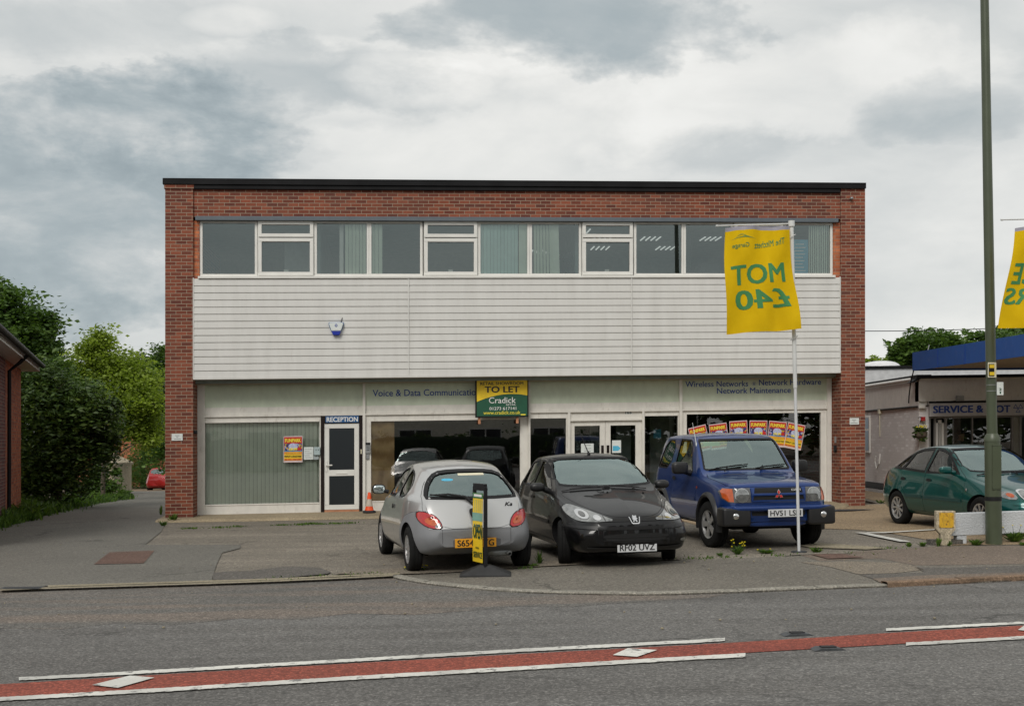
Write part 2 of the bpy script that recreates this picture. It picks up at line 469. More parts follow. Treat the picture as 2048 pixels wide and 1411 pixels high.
def plywood():
    t = NT('plywood'); c = t.coord()
    w = t.n('ShaderNodeTexWave', wave_type='RINGS'); t.l(t.mapping(c, (1.6, 1, .55), (-.2, 0, -.45)), w.inputs[0])
    w.inputs['Scale'].default_value = 2.6; w.inputs['Distortion'].default_value = 4; w.inputs['Detail'].default_value = 3
    k = t.ramp(w.outputs[0], [(.0, (.36, .20, .075)), (.6, (.60, .38, .17)), (1, (.66, .44, .21))])
    k = t.mix(t.ramp(t.noise(c, 3, 5), [(.4, 0), (.75, .6)]), k, (.26, .16, .07))
    return t.pbr(k, .6)
ply_m = plywood()

def glass(name, tint=(.75, .8, .8), refl=.10, ior=1.5, rough=0.0, gcol=(1, 1, 1)):
    t = NT(name)
    tr = t.n('ShaderNodeBsdfTransparent'); tr.inputs[0].default_value = (*tint, 1)
    gl = t.n('ShaderNodeBsdfGlossy'); gl.inputs['Roughness'].default_value = rough; gl.inputs[0].default_value = (*gcol, 1)
    fr = t.n('ShaderNodeFresnel'); fr.inputs[0].default_value = ior
    f = t.math('ADD', fr.outputs[0], refl, clamp=True)
    mx = t.n('ShaderNodeMixShader'); t.l(f, mx.inputs[0]); t.l(tr.outputs[0], mx.inputs[1]); t.l(gl.outputs[0], mx.inputs[2])
    t.l(mx.outputs[0], t.out.inputs[0]); return t.m
glass_office = glass('office_double_glazing', (.86, .93, .91), .13, gcol=(.86, .98, .97))
glass_shop = glass('shop_plate_glass', (.94, .97, .95), .08)
glass_obscure = glass('obscured_door_glass', (.05, .06, .08), .06, rough=.3, gcol=(.8, .9, 1))
glass_car = glass('car_side_glass', (.70, .80, .75), .06, 1.5)
glass_screen = glass('car_windscreen_glass', (.60, .76, .70), .24, 1.5, gcol=(.80, .97, .95))
glass_lamp = glass('lamp_lens', (.95, .95, .95), .06)

def asphalt(name, base, var=.25, pebble=.5, scale=1.0, streak=None, stain=.3, warm=None, crack=0):
    t = NT(name); c = t.coord()
    n = t.noise(c, .55 * scale, 6, .6)
    k = t.ramp(n, [(.3, tuple(x * (1 - var) for x in base)), (.7, tuple(x * (1 + var) for x in base))])
    if warm:
        nw = t.noise(t.mapping(c, (.22, 1.6, 1), (0, 0, 0), (0, 0, R(-8.5))), 1.1, 6, .6)
        k = t.mix(t.ramp(nw, [(.47, 0), (.62, 1)]), k, warm)
    if streak:
        st = t.noise(t.mapping(c, (.10, 1.3, 1), (0, 0, 0), (0, 0, R(-7))), 1.4, 5, .55)
        k = t.mix(t.ramp(st, [(.42, 0), (.66, .8)]), k, streak)
    g = t.vor(c, 75, out='Color'); gs = t.n('ShaderNodeSeparateColor'); t.l(g, gs.inputs[0])
    stone = t.ramp(gs.outputs[0], [(.0, .45), (.45, .85), (.8, 1.25), (1, 2.3)])
    k = t.mix(pebble, k, t.mix(1.0, k, stone, 'MULTIPLY'))
    g2 = t.noise(c, 26, 3, .7)
    k = t.mix(.75, k, t.mix(1.0, k, t.ramp(g2, [(.32, .62), (.68, 1.38)]), 'MULTIPLY'))
    if crack:
        cv = t.n('ShaderNodeTexVoronoi', feature='DISTANCE_TO_EDGE'); cv.inputs['Scale'].default_value = crack
        wv = t.n('ShaderNodeVectorMath', operation='ADD'); t.l(c, wv.inputs[0])
        nv_ = t.n('ShaderNodeVectorMath', operation='SCALE'); t.l(t.noise(c, 2.2, 6, .7, out=1), nv_.inputs[0]); nv_.inputs['Scale'].default_value = .9; t.l(nv_.outputs[0], wv.inputs[1])
        t.l(wv.outputs[0], cv.inputs['Vector'])
        cm = t.math('MULTIPLY', t.ramp(cv.outputs[0], [(.0, 1), (.006, .9), (.014, 0)]), t.ramp(t.noise(c, .6, 3), [(.50, 0), (.60, .75)]))
        k = t.mix(cm, k, tuple(x * .38 for x in base))
    s2 = t.noise(t.mapping(c, (1, 1, 1), (7, 3, 0)), 1.7, 7, .7)
    k = t.mix(t.math('MULTIPLY', t.ramp(s2, [(.55, 0), (.75, 1)]), stain), k, tuple(x * .5 for x in base))
    return t.pbr(k, t.ramp(n, [(.3, .78), (.7, .9)]), 0, .35, t.bump(t.math('ADD', gs.outputs[0], g2), .55, .008))
road_m = asphalt('road_asphalt', (.118, .113, .106), .16, .6, streak=(.160, .155, .147), stain=.22, crack=.35)
road_edge_m = asphalt('worn_road_edge_asphalt', (.122, .116, .106), .15, .7, warm=(.165, .138, .116), stain=.25)
court_m = asphalt('forecourt_asphalt', (.195, .172, .140), .2, .6, streak=(.150, .134, .110), stain=.55, crack=.55)
lane_m = asphalt('lane_asphalt', (.140, .133, .116), .12, .4, stain=.3, crack=.3)
pave_m = asphalt('pavement_asphalt', (.155, .141, .118), .15, .5, stain=.3, crack=.4)
pave_brown = asphalt('brown_pavement_asphalt', (.165, .130, .102), .15, .55, stain=.3)
pave_dark = asphalt('dark_tarmac_patch', (.105, .096, .085), .15, .6, stain=.2)
pave_light = asphalt('light_tarmac_patch', (.195, .165, .128), .12, .6, stain=.2)
gold_m = asphalt('golden_gravel_asphalt', (.27, .20, .125), .14, .7, stain=.25)
concrete_m = asphalt('concrete_apron', (.29, .235, .155), .2, .3, stain=.5)
kerb_m = asphalt('kerb_concrete', (.25, .235, .20), .15, .4, 3, stain=.3)
kerb_brown = asphalt('brown_kerb', (.20, .135, .09), .25, .4, 3, stain=.5)
channel_m = asphalt('channel_concrete', (.27, .235, .165), .15, .3, 3, stain=.3)
soil_m = asphalt('soil', (.085, .065, .042), .3, .5, 2)
redlane_m = asphalt('red_surfacing', (.245, .062, .040), .14, .6, streak=(.20, .048, .034), stain=.25)
def worn_paint(name, col):
    t = NT(name); c = t.coord()
    n = t.noise(c, 9, 8, .75)
    k = t.mix(t.ramp(n, [(.38, 1), (.45, 0)]), col, (.13, .125, .12))
    k = t.mix(t.ramp(t.noise(c, 1.3, 5), [(.40, .45), (.6, 0)]), k, (.26, .255, .24))
    k = t.mix(t.ramp(t.vor(c, 70), [(.0, .5), (.25, 0)]), k, (.2, .19, .18))
    return t.pbr(k, .7)
line_m = worn_paint('road_marking_paint', (.66, .65, .60))
iron_red = asphalt('rusty_manhole', (.150, .092, .072), .2, .3, 3)
iron_m = simple('cast_iron', (.07, .075, .08), .6, .3, .3, 20, .3)
render_white = None
def rough_render():
    t = NT('white_rough_render'); c = t.coord()
    n = t.noise(c, 38, 4, .6)
    k = t.ramp(t.noise(c, 3, 5), [(.3, (.50, .52, .54)), (.7, (.60, .62, .64))])
    return t.pbr(k, .8, 0, .3, t.bump(n, 1.0, .02))
render_white = rough_render()
stone_m = asphalt('stained_concrete_post', (.42, .36, .26), .2, .3, 4, stain=.6)
def rust_plate():
    t = NT('yellow_enamel_plate'); c = t.coord()
    n = t.noise(c, 14, 6, .7)
    k = t.mix(t.ramp(n, [(.52, 0), (.68, 1)]), (.62, .36, .025), (.22, .08, .02))
    return t.pbr(k, .45)
plate_y = rust_plate()
blue_canopy = paint_wood('blue_canopy_panel', (.022, .085, .30), .25)
fabric_y = None
def flag_mat():
    t = NT('yellow_flag_fabric')
    d = t.n('ShaderNodeBsdfDiffuse'); tr = t.n('ShaderNodeBsdfTranslucent'); mx = t.n('ShaderNodeMixShader')
    c = t.coord(); n = t.noise(c, 3, 4)
    k = t.ramp(n, [(.3, (.76, .49, .010)), (.7, (.86, .57, .015))])
    t.l(k, d.inputs[0]); t.l(k, tr.inputs[0]); mx.inputs[0].default_value = .35
    t.l(d.outputs[0], mx.inputs[1]); t.l(tr.outputs[0], mx.inputs[2]); t.l(mx.outputs[0], t.out.inputs[0]); return t.m
flag_m = flag_mat()
flag_hem = simple('grey_flag_hem', (.30, .29, .34), .8)
flag_green = simple('flag_green_print', (.05, .22, .075), .8, 0, .1, 5)
pole_white = simple('white_pole_paint', (.60, .61, .60), .4, 0, .1, 4)

def leaf_mat(name, a, b, c2, trans=.35):
    t = NT(name)
    at = t.n('ShaderNodeAttribute'); at.attribute_name = 'rnd'
    k = t.ramp(at.outputs['Fac'], [(.0, a), (.5, b), (1, c2)])
    d = t.n('ShaderNodeBsdfPrincipled'); tr = t.n('ShaderNodeBsdfTranslucent'); mx = t.n('ShaderNodeMixShader')
    t.l(k, d.inputs['Base Color']); d.inputs['Roughness'].default_value = .5; d.inputs['Specular IOR Level'].default_value = .35
    t.l(t.mix(1.0, k, (1.4, 1.5, .8), 'MULTIPLY'), tr.inputs[0]); mx.inputs[0].default_value = trans
    t.l(d.outputs[0], mx.inputs[1]); t.l(tr.outputs[0], mx.inputs[2]); t.l(mx.outputs[0], t.out.inputs[0]); return t.m
leaf_dark = leaf_mat('dark_leaves', (.014, .032, .010), (.050, .095, .018), (.15, .22, .042), .2)
leaf_mid = leaf_mat('green_leaves', (.025, .058, .012), (.065, .125, .022), (.13, .22, .035), .3)
leaf_bright = leaf_mat('bright_leaves', (.10, .15, .018), (.21, .285, .038), (.36, .45, .075), .45)
leaf_weed = leaf_mat('weed_leaves', (.03, .07, .012), (.07, .14, .02), (.15, .24, .04), .3)
flower_y = simple('yellow_petals', (.80, .65, .02), .6)
bark_m = simple('bark', (.09, .07, .05), .9, 0, .3, 9, .4)

def paint(name, col, metal=0.0, rough=.35, coat=1.0, dusty=.1, flake=None):
    t = NT(name); c = t.coord()
    n = t.noise(c, 1.8, 6, .6)
    k = t.mix(t.math('MULTIPLY', t.ramp(n, [(.45, 0), (.8, 1)]), dusty), col, (.20, .18, .15))
    return t.pbr(k, rough, metal, .25, None, coat, .03)
paint_silver = paint('silver_paint', (.50, .50, .495), .6, .28, 1, .04)
paint_black = paint('black_paint', (.0035, .0035, .004), 0, .3, .5, .008)
paint_blue = paint('blue_metallic_paint', (.010, .040, .175), .35, .28, .8, .02)
paint_teal = paint('teal_metallic_paint', (.003, .075, .068), .35, .28, .8, .02)
paint_red = paint('red_paint', (.42, .01, .012), 0, .3)
grey_bumper = simple('grey_bumper_plastic', (.185, .19, .20), .55, 0, .1, 3)
blk_bumper = simple('black_bumper_plastic', (.013, .013, .014), .42, 0, .15, 3)
interior_m = simple('car_interior', (.014, .014, .015), .95, spec=.1)
seat_m = simple('seat_fabric', (.055, .058, .065), .9)
tyre_m = simple('tyre_rubber', (.010, .010, .010), .85, 0, .25, 12, .15, 0, .2)
alloy_m = simple('alloy_wheel', (.46, .46, .46), .35, .7, .1, 9)
chrome_m = simple('chrome', (.75, .75, .75), .12, 1, .05, 6)
lamp_red = simple('red_lamp_lens', (.42, .012, .012), .15, 0, .2, 14, 0, .8)
lamp_orange = simple('orange_lamp_lens', (.48, .085, .015), .15, 0, .2, 14, 0, .8)
lamp_clear = simple('clear_lamp_lens', (.27, .275, .27), .10, .75, .35, 16, 0, .8)
lamp_dark = simple('dark_lamp_housing', (.10, .10, .10), .2, .3, .2, 14, 0, .8)
plate_white = simple('white_number_plate', (.60, .61, .62), .4, 0, .04, 5)
plate_orange = simple('orange_number_plate', (.72, .33, .02), .4, 0, .04, 5)
# ------------------------------------------------------------------ car building kit
def curve(keys):
    xs = np.array([k[0] for k in keys], float); ys = np.array([k[1] for k in keys], float)
    h = np.diff(xs); dl = np.diff(ys) / h
    m = np.zeros(len(xs))
    for i in range(1, len(xs) - 1):
        if dl[i - 1] * dl[i] > 0:
            w1, w2 = 2 * h[i] + h[i - 1], h[i] + 2 * h[i - 1]
            m[i] = (w1 + w2) / (w1 / dl[i - 1] + w2 / dl[i])
    m[0], m[-1] = dl[0], dl[-1]
    def f(x):
        x = min(max(x, xs[0]), xs[-1]); i = min(int(np.searchsorted(xs, x, 'right')) - 1, len(h) - 1); i = max(i, 0)
        t = (x - xs[i]) / h[i]
        return float((2*t**3-3*t*t+1)*ys[i] + (t**3-2*t*t+t)*h[i]*m[i] + (-2*t**3+3*t*t)*ys[i+1] + (t**3-t*t)*h[i]*m[i+1])
    return f
def chaikin(p, n=2, closed=False):
    p = [tuple(q) for q in p]
    for _ in range(n):
        o = []
        N = len(p); rng = range(N) if closed else range(N - 1)
        if not closed: o.append(p[0])
        for i in rng:
            a, b = p[i], p[(i + 1) % N]
            o.append(tuple(.75 * x + .25 * y for x, y in zip(a, b))); o.append(tuple(.25 * x + .75 * y for x, y in zip(a, b)))
        if not closed: o.append(p[-1])
        p = o
    return p
def smooth_poly(p, n=2, keep=()):
    return chaikin(p, n, True)
def offset_poly(p, d):
    n = len(p); out = []
    area = sum(p[i][0] * p[(i + 1) % n][1] - p[(i + 1) % n][0] * p[i][1] for i in range(n))
    sg = 1 if area > 0 else -1
    for i in range(n):
        a, b, c = Vector(p[i - 1]), Vector(p[i]), Vector(p[(i + 1) % n])
        e1, e2 = (b - a).normalized(), (c - b).normalized()
        n1, n2 = Vector((e1.y, -e1.x)) * sg, Vector((e2.y, -e2.x)) * sg
        m = (n1 + n2); m = m / max(m.length_squared / 2, .5)
        out.append(tuple(b + m * d))
    return out
def raw_obj(verts, faces, name='tmp'):
    me = bpy.data.meshes.new(name); me.from_pydata([tuple(v) for v in verts], [], faces)
    bm = bmesh.new(); bm.from_mesh(me); bmesh.ops.remove_doubles(bm, verts=bm.verts, dist=1e-5)
    bmesh.ops.recalc_face_normals(bm, faces=bm.faces); bm.to_mesh(me); bm.free()
    o = bpy.data.objects.new(name, me); COL.objects.link(o); return o
def mvol(me):
    bm = bmesh.new(); bm.from_mesh(me); v = abs(bm.calc_volume()); bm.free(); return v
def boolean(a, b, op, check=None):
    """exact boolean; check(mesh) says whether the result is sound, else the cutter is nudged a hair and tried again"""
    base = [v.co.copy() for v in b.data.vertices]; rr = random.Random(5); me = None
    for k in range(6):
        m = a.modifiers.new('b', 'BOOLEAN'); m.operation = op; m.object = b; m.solver = 'EXACT'
        dg = bpy.context.evaluated_depsgraph_get(); dg.update()
        me = bpy.data.meshes.new_from_object(a.evaluated_get(dg))
        a.modifiers.clear()
        if check is None or check(me): return me
        sh = Vector([rr.uniform(-.0015, .0015) for _ in range(3)])
        for v, c in zip(b.data.vertices, base): v.co = c + sh * (1 + k)
        b.data.update()
        if k in (0, 2, 4):                      # clean slivers out of the operand
            bm = bmesh.new(); bm.from_mesh(a.data)
            bmesh.ops.remove_doubles(bm, verts=bm.verts, dist=(1e-5, 1e-4, 3e-4)[k // 2])
            bmesh.ops.dissolve_degenerate(bm, edges=bm.edges, dist=1e-5)
            if k: bmesh.ops.triangulate(bm, faces=[f for f in bm.faces if len(f.verts) > 4])
            bm.to_mesh(a.data); bm.free()
    print('BOOLEAN UNSOUND', a.name, op)
    return None
def kill(o):
    me = o.data; bpy.data.objects.remove(o); bpy.data.meshes.remove(me)

class Car:
    def __init__(s, name, sp, root, body_mat, N=72):
        s.sp, s.root, s.body_mat = sp, root, body_mat; s.L = sp['L']
        s.c = {k: curve(v) for k, v in sp['c'].items()}
        ys = [s.L * (.5 - .5 * cos(pi * (i / N))) for i in range(N + 1)]
        ys = [.55 * y + .45 * s.L * i / N for i, y in enumerate(ys)]
        ys = [0] + [.012, .03] + [y for y in ys[1:-1] if .05 < y < s.L - .05] + [s.L - .03, s.L - .012, s.L]
        s.solid = s.loft(ys, 0)
        me = s.solid.data
        s.vn = [v.normal.copy() for v in me.vertices]
        s.bvh = BVHTree.FromPolygons([v.co.copy() for v in me.vertices], [tuple(p.vertices) for p in me.polygons])
        s.pv = [tuple(p.vertices) for p in me.polygons]; s.co = [v.co.copy() for v in me.vertices]
    def half(s, y, inset=0):
        c = s.c; zb = c['zb'](y); wl = c['wl'](y); wm = c['wm'](y); zm = c['zm'](y) if 'zm' in c else .5
        zbt = c['zbelt'](y); wb = c['wb'](y); zr = c['zr'](y); we = c['we'](y); cr = c['cr'](y) if 'cr' in c else .05
        zm = min(zm, (zb + zr) / 2); zbt = min(zbt, zr - cr - .02)
        rd = s.sp.get('edge', .5)
        pe = (we, zr - cr)
        pts = [(0, zb), (wl * .6, zb), (wl, zb), (wl + (wm - wl) * .75, zb + (zm - zb) * .45), (wm, zm),
               (wm + (wb - wm) * .5, zm + (zbt - zm) * .62), (wb, zbt),
               (wb + (we - wb) * .35, zbt + (zr - cr - zbt) * .35), (wb + (we - wb) * .8, zbt + (zr - cr - zbt) * .8),
               pe, (we * .9, zr - cr * .62), (we * .5, zr - cr * .18), (0, zr)]
        pts = chaikin(pts, 2)
        if inset:
            fl = s.sp.get('floor', .42)
            W = max(p[0] for p in pts)
            k = (W - inset) / W
            pts = [(x * k, max(fl, z - inset * .9)) for x, z in pts]
        return pts
    def loft(s, ys, inset):
        V = []; Fc = []
        M = None
        for y in ys:
            h = s.half(y, inset)
            ring = [(x, y, z) for x, z in h] + [(-x, y, z) for x, z in reversed(h[1:-1])]
            M = len(ring); V += ring
        for i in range(len(ys) - 1):
            for k in range(M):
                k2 = (k + 1) % M
                Fc.append((i * M + k, i * M + k2, (i + 1) * M + k2, (i + 1) * M + k))
        Fc.append(tuple(range(M))); Fc.append(tuple((len(ys) - 1) * M + k for k in reversed(range(M))))
        return raw_obj(V, Fc)
    def snormal(s, p, n=None):
        loc, nn, idx, d = s.bvh.find_nearest(p)
        if idx is None: return Vector((0, 0, 1)), 9
        vs = s.pv[idx]
        if len(vs) > 4: return nn, d
        w = [1.0 / ((s.co[v] - loc).length_squared + 1e-6) for v in vs]
        from mathutils.interpolate import poly_3d_calc
        w = poly_3d_calc([s.co[v] for v in vs], loc)
        r = Vector((0, 0, 0))
        for a, v in zip(w, vs): r += s.vn[v] * a
        return r.normalized(), d
    def finish(s, name, me, mats, parent, tol=.006):
        o = bpy.data.objects.new(name, me); me.name = name; COL.objects.link(o); o.parent = parent
        me.materials.clear()
        for m in mats: me.materials.append(m)
        nor = [None] * len(me.loops)
        cache = {}
        for p in me.polygons:
            _, d = s.snormal(p.center)
            # keep the surface colour only on faces lying on the outer skin
            ok = d < tol
            if ok:
                for v in p.vertices:
                    if v not in cache: cache[v] = s.snormal(me.vertices[v].co)
                    if cache[v][1] > tol: ok = False
            p.material_index = 0 if ok else 1
            p.use_smooth = ok
            for li, v in zip(p.loop_indices, p.vertices):
                if ok:
                    n = cache[v][0]
                    nor[li] = n if n.dot(p.normal) > .2 else p.normal.copy()
                else: nor[li] = p.normal.copy()
        me.normals_split_custom_set([tuple(n) for n in nor])
        return o
    def cut(s, arches, side_windows, front_poly, rear_poly, fy, ry, cav):
        """hollow the body: cabin, wheel arches, window openings"""
        a, b = cav; s.wy = a - .02
        n = 30
        cavity = s.loft([a + (b - a) * i / n for i in range(n + 1)], s.sp.get('thick', .045))
        me = boolean(s.solid, cavity, 'DIFFERENCE', lambda m_: .2 < mvol(m_) / mvol(s.solid.data) < .97); kill(cavity)
        w = bpy.data.objects.new('w', me); COL.objects.link(w)
        cutters = []
        mb = MB()
        for (y, z, r) in arches:
            for sx in (1, -1):
                mb.lathe([(r, sx * (s.sp.get('inner', .52))), (r, sx * 1.3)], 40, 'x', (0, y, z))
        cutters.append(mb)
        mb = MB()
        for p in side_windows: mb.prism(p, 'x', -1.3, 1.3)
        cutters.append(mb)
        if front_poly:
            mb = MB(); mb.prism(front_poly, 'y', *fy); cutters.append(mb)
        if rear_poly:
            mb = MB(); mb.prism(rear_poly, 'y', *ry); cutters.append(mb)
        for mb in cutters:
            c = raw_obj(mb.v, mb.f)
            v0 = mvol(w.data); yr = [v.co.y for v in w.data.vertices]
            def ok_(m_):
                if not len(m_.vertices): return False
                q = [v.co.y for v in m_.vertices]
                return mvol(m_) > v0 * .80 and min(q) < min(yr) + .02 and max(q) > max(yr) - .02
            me = boolean(w, c, 'DIFFERENCE', ok_); kill(c); kill(w)
            w = bpy.data.objects.new('w', me); COL.objects.link(w)
        s.work = w
    def split(s, name, poly, axis, rng, mats, parent=None, gap=.004, label=None):
        """cut a panel out of the shell as a mesh of its own, leaving a shut line"""
        inner = MB(); inner.prism(poly, axis, *rng); ci = raw_obj(inner.v, inner.f)
        outer = MB(); outer.prism(offset_poly(poly, gap), axis, rng[0] - .001 if rng[0] < rng[1] else rng[0], rng[1]); co = raw_obj(outer.v, outer.f)
        v0 = mvol(s.work.data)
        me = boolean(s.work, ci, 'INTERSECT', lambda m_: len(m_.vertices) > 3 and mvol(m_) < v0 * .6)
        if me is None: kill(ci); kill(co); return None
        vi = mvol(me)
        rest = boolean(s.work, co, 'DIFFERENCE', lambda m_: abs(mvol(m_) + vi - v0) < .045 * v0)
        if rest is None: kill(ci); kill(co); return None
        kill(ci); kill(co); kill(s.work)
        s.work = bpy.data.objects.new('w', rest); COL.objects.link(s.work)
        o = s.finish(name, me, mats, parent or s.root)
        if label: o['label'] = label
        return o
    def done(s, name='body', tol=.006):
        me = s.work.data; bpy.data.objects.remove(s.work)
        o = s.finish(name, me, [s.body_mat, interior_m], s.root, tol)
        kill(s.solid)
        return o
    def proj(s, a, b, view, off):
        if view == 'L': o, d = Vector((-3, a, b)), Vector((1, 0, 0))
        elif view == 'R': o, d = Vector((3, a, b)), Vector((-1, 0, 0))
        elif view in 'FW': o, d = Vector((a, -3, b)), Vector((0, 1, 0))
        elif view == 'B': o, d = Vector((a, s.L + 3, b)), Vector((0, -1, 0))
        else: o, d = Vector((a, b, 4)), Vector((0, 0, -1))
        loc, n, i, _ = s.bvh.ray_cast(o, d)
        if loc is None:
            g = {'L': Vector((-.7, a, b)), 'R': Vector((.7, a, b)), 'F': Vector((a, .3, b)), 'B': Vector((a, s.L - .3, b))}.get(view, Vector((a, b, 1)))
            loc, n, i, _ = s.bvh.find_nearest(g)
        if view == 'W' and loc.y < s.wy:            # windscreen: never slide down on to the bonnet
            loc = s.bvh.find_nearest(Vector((a, s.wy, b)))[0]
        n, _ = s.snormal(loc)
        return loc + n * off, n
    def patch(s, name, poly, view, mat, off=.003, cell=.05, parent=None, sm=0, label=None, hole=None):
        if sm: poly = chaikin(poly, sm, True)
        bm = bmesh.new()
        if hole is not None:
            if sm: hole = chaikin(hole, sm, True)
            a = [bm.verts.new((p[0], p[1], 0)) for p in poly]; b = [bm.verts.new((p[0], p[1], 0)) for p in hole]
            n = len(a)
            for i in range(n): bm.faces.new((a[i], a[(i + 1) % n], b[(i + 1) % n], b[i]))
        else:
            bm.faces.new([bm.verts.new((p[0], p[1], 0)) for p in poly])
        lo = [min(p[k] for p in poly) for k in (0, 1)]; hi = [max(p[k] for p in poly) for k in (0, 1)]
        for k in (0, 1):
            t = lo[k] + cell
            while t < hi[k] - .004:
                nrm = (1, 0, 0) if k == 0 else (0, 1, 0)
                bmesh.ops.bisect_plane(bm, geom=bm.verts[:] + bm.edges[:] + bm.faces[:], plane_co=(t if k == 0 else 0, t if k else 0, 0), plane_no=nrm)
                t += cell
        nn = {}
        for v in bm.verts:
            loc, n = s.proj(v.co.x, v.co.y, view, off); v.co = loc; nn[v.index] = n
        bm.normal_update()
        bm.verts.ensure_lookup_table(); bm.verts.index_update()
        for f in bm.faces:
            _, n = s.snormal(f.calc_center_median()), None
            if f.normal.dot(_[0]) < 0: f.normal_flip()
        me = bpy.data.meshes.new(name); bm.to_mesh(me); bm.free()
        me.materials.append(mat)
        me.shade_smooth()
        me.normals_split_custom_set_from_vertices([tuple(s.snormal(v.co)[0]) for v in me.vertices])
        o = bpy.data.objects.new(name, me); COL.objects.link(o); o.parent = parent or s.root
        if label: o['label'] = label
        return o
    def strip(s, name, line, view, mat, w=.006, off=.002, parent=None, cell=.06):
        """a thin band along a line on the surface"""
        ln = [Vector(p) for p in line]; a = []; b = []
        for i, p in enumerate(ln):
            t = (ln[min(i + 1, len(ln) - 1)] - ln[max(i - 1, 0)]).normalized(); n = Vector((-t.y, t.x)) * w / 2
            a.append(tuple(p + n)); b.append(tuple(p - n))
        return s.patch(name, a + b[::-1], view, mat, off, cell, parent)
def rbox(mb, c, r, p=4.0, nu=20, nv=12, rot=None, taper=None):
    """rounded box (superellipsoid)"""
    base = len(mb.v)
    def sg(x, e): return math.copysign(abs(x) ** (2 / e), x)
    for j in range(nv + 1):
        ph = -pi / 2 + pi * j / nv
        for i in range(nu):
            th = 2 * pi * i / nu
            q = Vector((r[0] * sg(cos(ph), p) * sg(cos(th), p), r[1] * sg(cos(ph), p) * sg(sin(th), p), r[2] * sg(sin(ph), p)))
            if taper: q = taper(q)
            if rot: q = rot @ q
            mb.v.append(q + Vector(c))
    for j in range(nv):
        for i in range(nu):
            i2 = (i + 1) % nu
            mb.f.append((base + j * nu + i, base + j * nu + i2, base + (j + 1) * nu + i2, base + (j + 1) * nu + i)); mb.mi.append(mb.m)
            mb.uv.append([(0, 0)] * 4)
    return mb
def wheel(root, x, y, r, wd, rim_r, spokes, side, steer=0.0, rim_mat=None, hubcap=False, sw=.03):
    """tyre mesh with its rim as a child; side = +1 faces +x"""
    t = MB()
    hw = wd / 2
    prof = [(rim_r, -hw * .8), (rim_r + .015, -hw * .95), (r - .035, -hw), (r - .012, -hw * .86), (r, -hw * .6), (r - .002, -hw * .3), (r - .008, -hw * .26), (r - .002, -hw * .22), (r, 0),
            (r - .002, hw * .22), (r - .008, hw * .26), (r - .002, hw * .3), (r, hw * .6), (r - .012, hw * .86), (r - .035, hw), (rim_r + .015, hw * .95), (rim_r, hw * .8), (rim_r * .98, 0), (rim_r, -hw * .8)]
    t.lathe(prof, 40, 'x', caps=False)
    o = t.build('wheel', tyre_m, root, smooth=40)
    o.location = (x, y, r - .004); o.rotation_euler = (0, 0, steer)
    m = MB(); f = hw * .78 * side
    m.m = 0
    m.lathe([(rim_r + .004, f + .012 * side), (rim_r - .012, f + .006 * side), (rim_r - .02, f - .03 * side), (rim_r + .001, f - .03 * side)], 40, 'x', caps=False)
    m.lathe([(.001, f + .004 * side), (.035, f + .004 * side), (.05, f - .004 * side), (.055, f - .03 * side)], 24, 'x')
    for k in range(spokes):
        a = 2 * pi * k / spokes
        ca, sa = cos(a), sin(a)
        def q(rad, tt, xx): return (xx, rad * ca - tt * sa, rad * sa + tt * ca)
        r0, r1 = .04, rim_r - .012
        w0, w1 = sw * .7, sw
        x0, x1 = f - .004 * side, f + .004 * side
        A = [q(r0, -w0, x0), q(r0, w0, x0), q(r1, w1, x1), q(r1, -w1, x1)]
        B = [q(r0, -w0, x0 - .02 * side), q(r0, w0, x0 - .02 * side), q(r1, w1, x1 - .02 * side), q(r1, -w1, x1 - .02 * side)]
        m.add(A); m.add(B[::-1])
        for i in range(4): m.add([A[i], B[i], B[(i + 1) % 4], A[(i + 1) % 4]])
    m.m = 1
    m.lathe([(.001, f - .035 * side), (rim_r - .002, f - .035 * side)], 32, 'x', caps=False)
    ro = m.build('rim', [rim_mat or alloy_m, interior_m], o, smooth=35)
    return o
def number_plate(root, txt, cx, y, z, face, mat, yaw=0.0, wd=.52, hd=.111, tilt=0.0):
    """face -1 = front of the car (towards -y), +1 = rear"""
    m = MB(); m.box(-wd / 2, wd / 2, -.006, .006, -hd / 2, hd / 2)
    o = m.build('number_plate', mat, root, bevel=.003)
    o.location = (cx, y, z); o.rotation_euler = (tilt, 0, 0)
    fn = (lambda a, b: (a, -.0075, b)) if face < 0 else (lambda a, b: (-a, .0075, b))
    text_obj('lettering', txt, fn, -wd / 2 + .03, wd / 2 - .03, -hd / 2 + .017, hd / 2 - .017, ink_black, o, bold=.022)
    return o
def wiper(car, p0, p1, p2, view, name='wiper', r=.007):
    """arm from p0 to p1, blade from p1 through p2"""
    a = car.proj(*p0, view, .02)[0]; b = car.proj(*p1, view, .035)[0]
    m = MB(); m.tube([a, (a + b) / 2 + Vector((0, 0, .012)), b], [r * 1.3, r, r * .7], 8)
    n = 6
    q0, q1 = Vector(p2[0]), Vector(p2[1])
    pts = [car.proj(*(q0.lerp(q1, i / n)), view, .014)[0] for i in range(n + 1)]
    m.tube(pts, r, 6)
    pts = [car.proj(*(q0.lerp(q1, i / n)), view, .026)[0] for i in range(1, n)]
    m.tube(pts, r * .6, 6)
    return m.build(name, blk_plastic, car.root, smooth=40)
def seats(root, ys, xs, z=.45, h=.62, lean=.2, mat=None):
    for y in ys:
        for x in xs:
            m = MB()
            rbox(m, (x, y - .18, z), (.24, .26, .10), 4)
            rt = Matrix.Rotation(-lean, 3, 'X')
            rbox(m, (x, y + .10, z + h / 2), (.235, .075, h / 2), 4, rot=rt)
            rbox(m, (x, y + .10 + h * .12, z + h + .07), (.13, .045, .085), 3.5, rot=rt)
            m.build('seat', mat or seat_m, root, smooth=50)
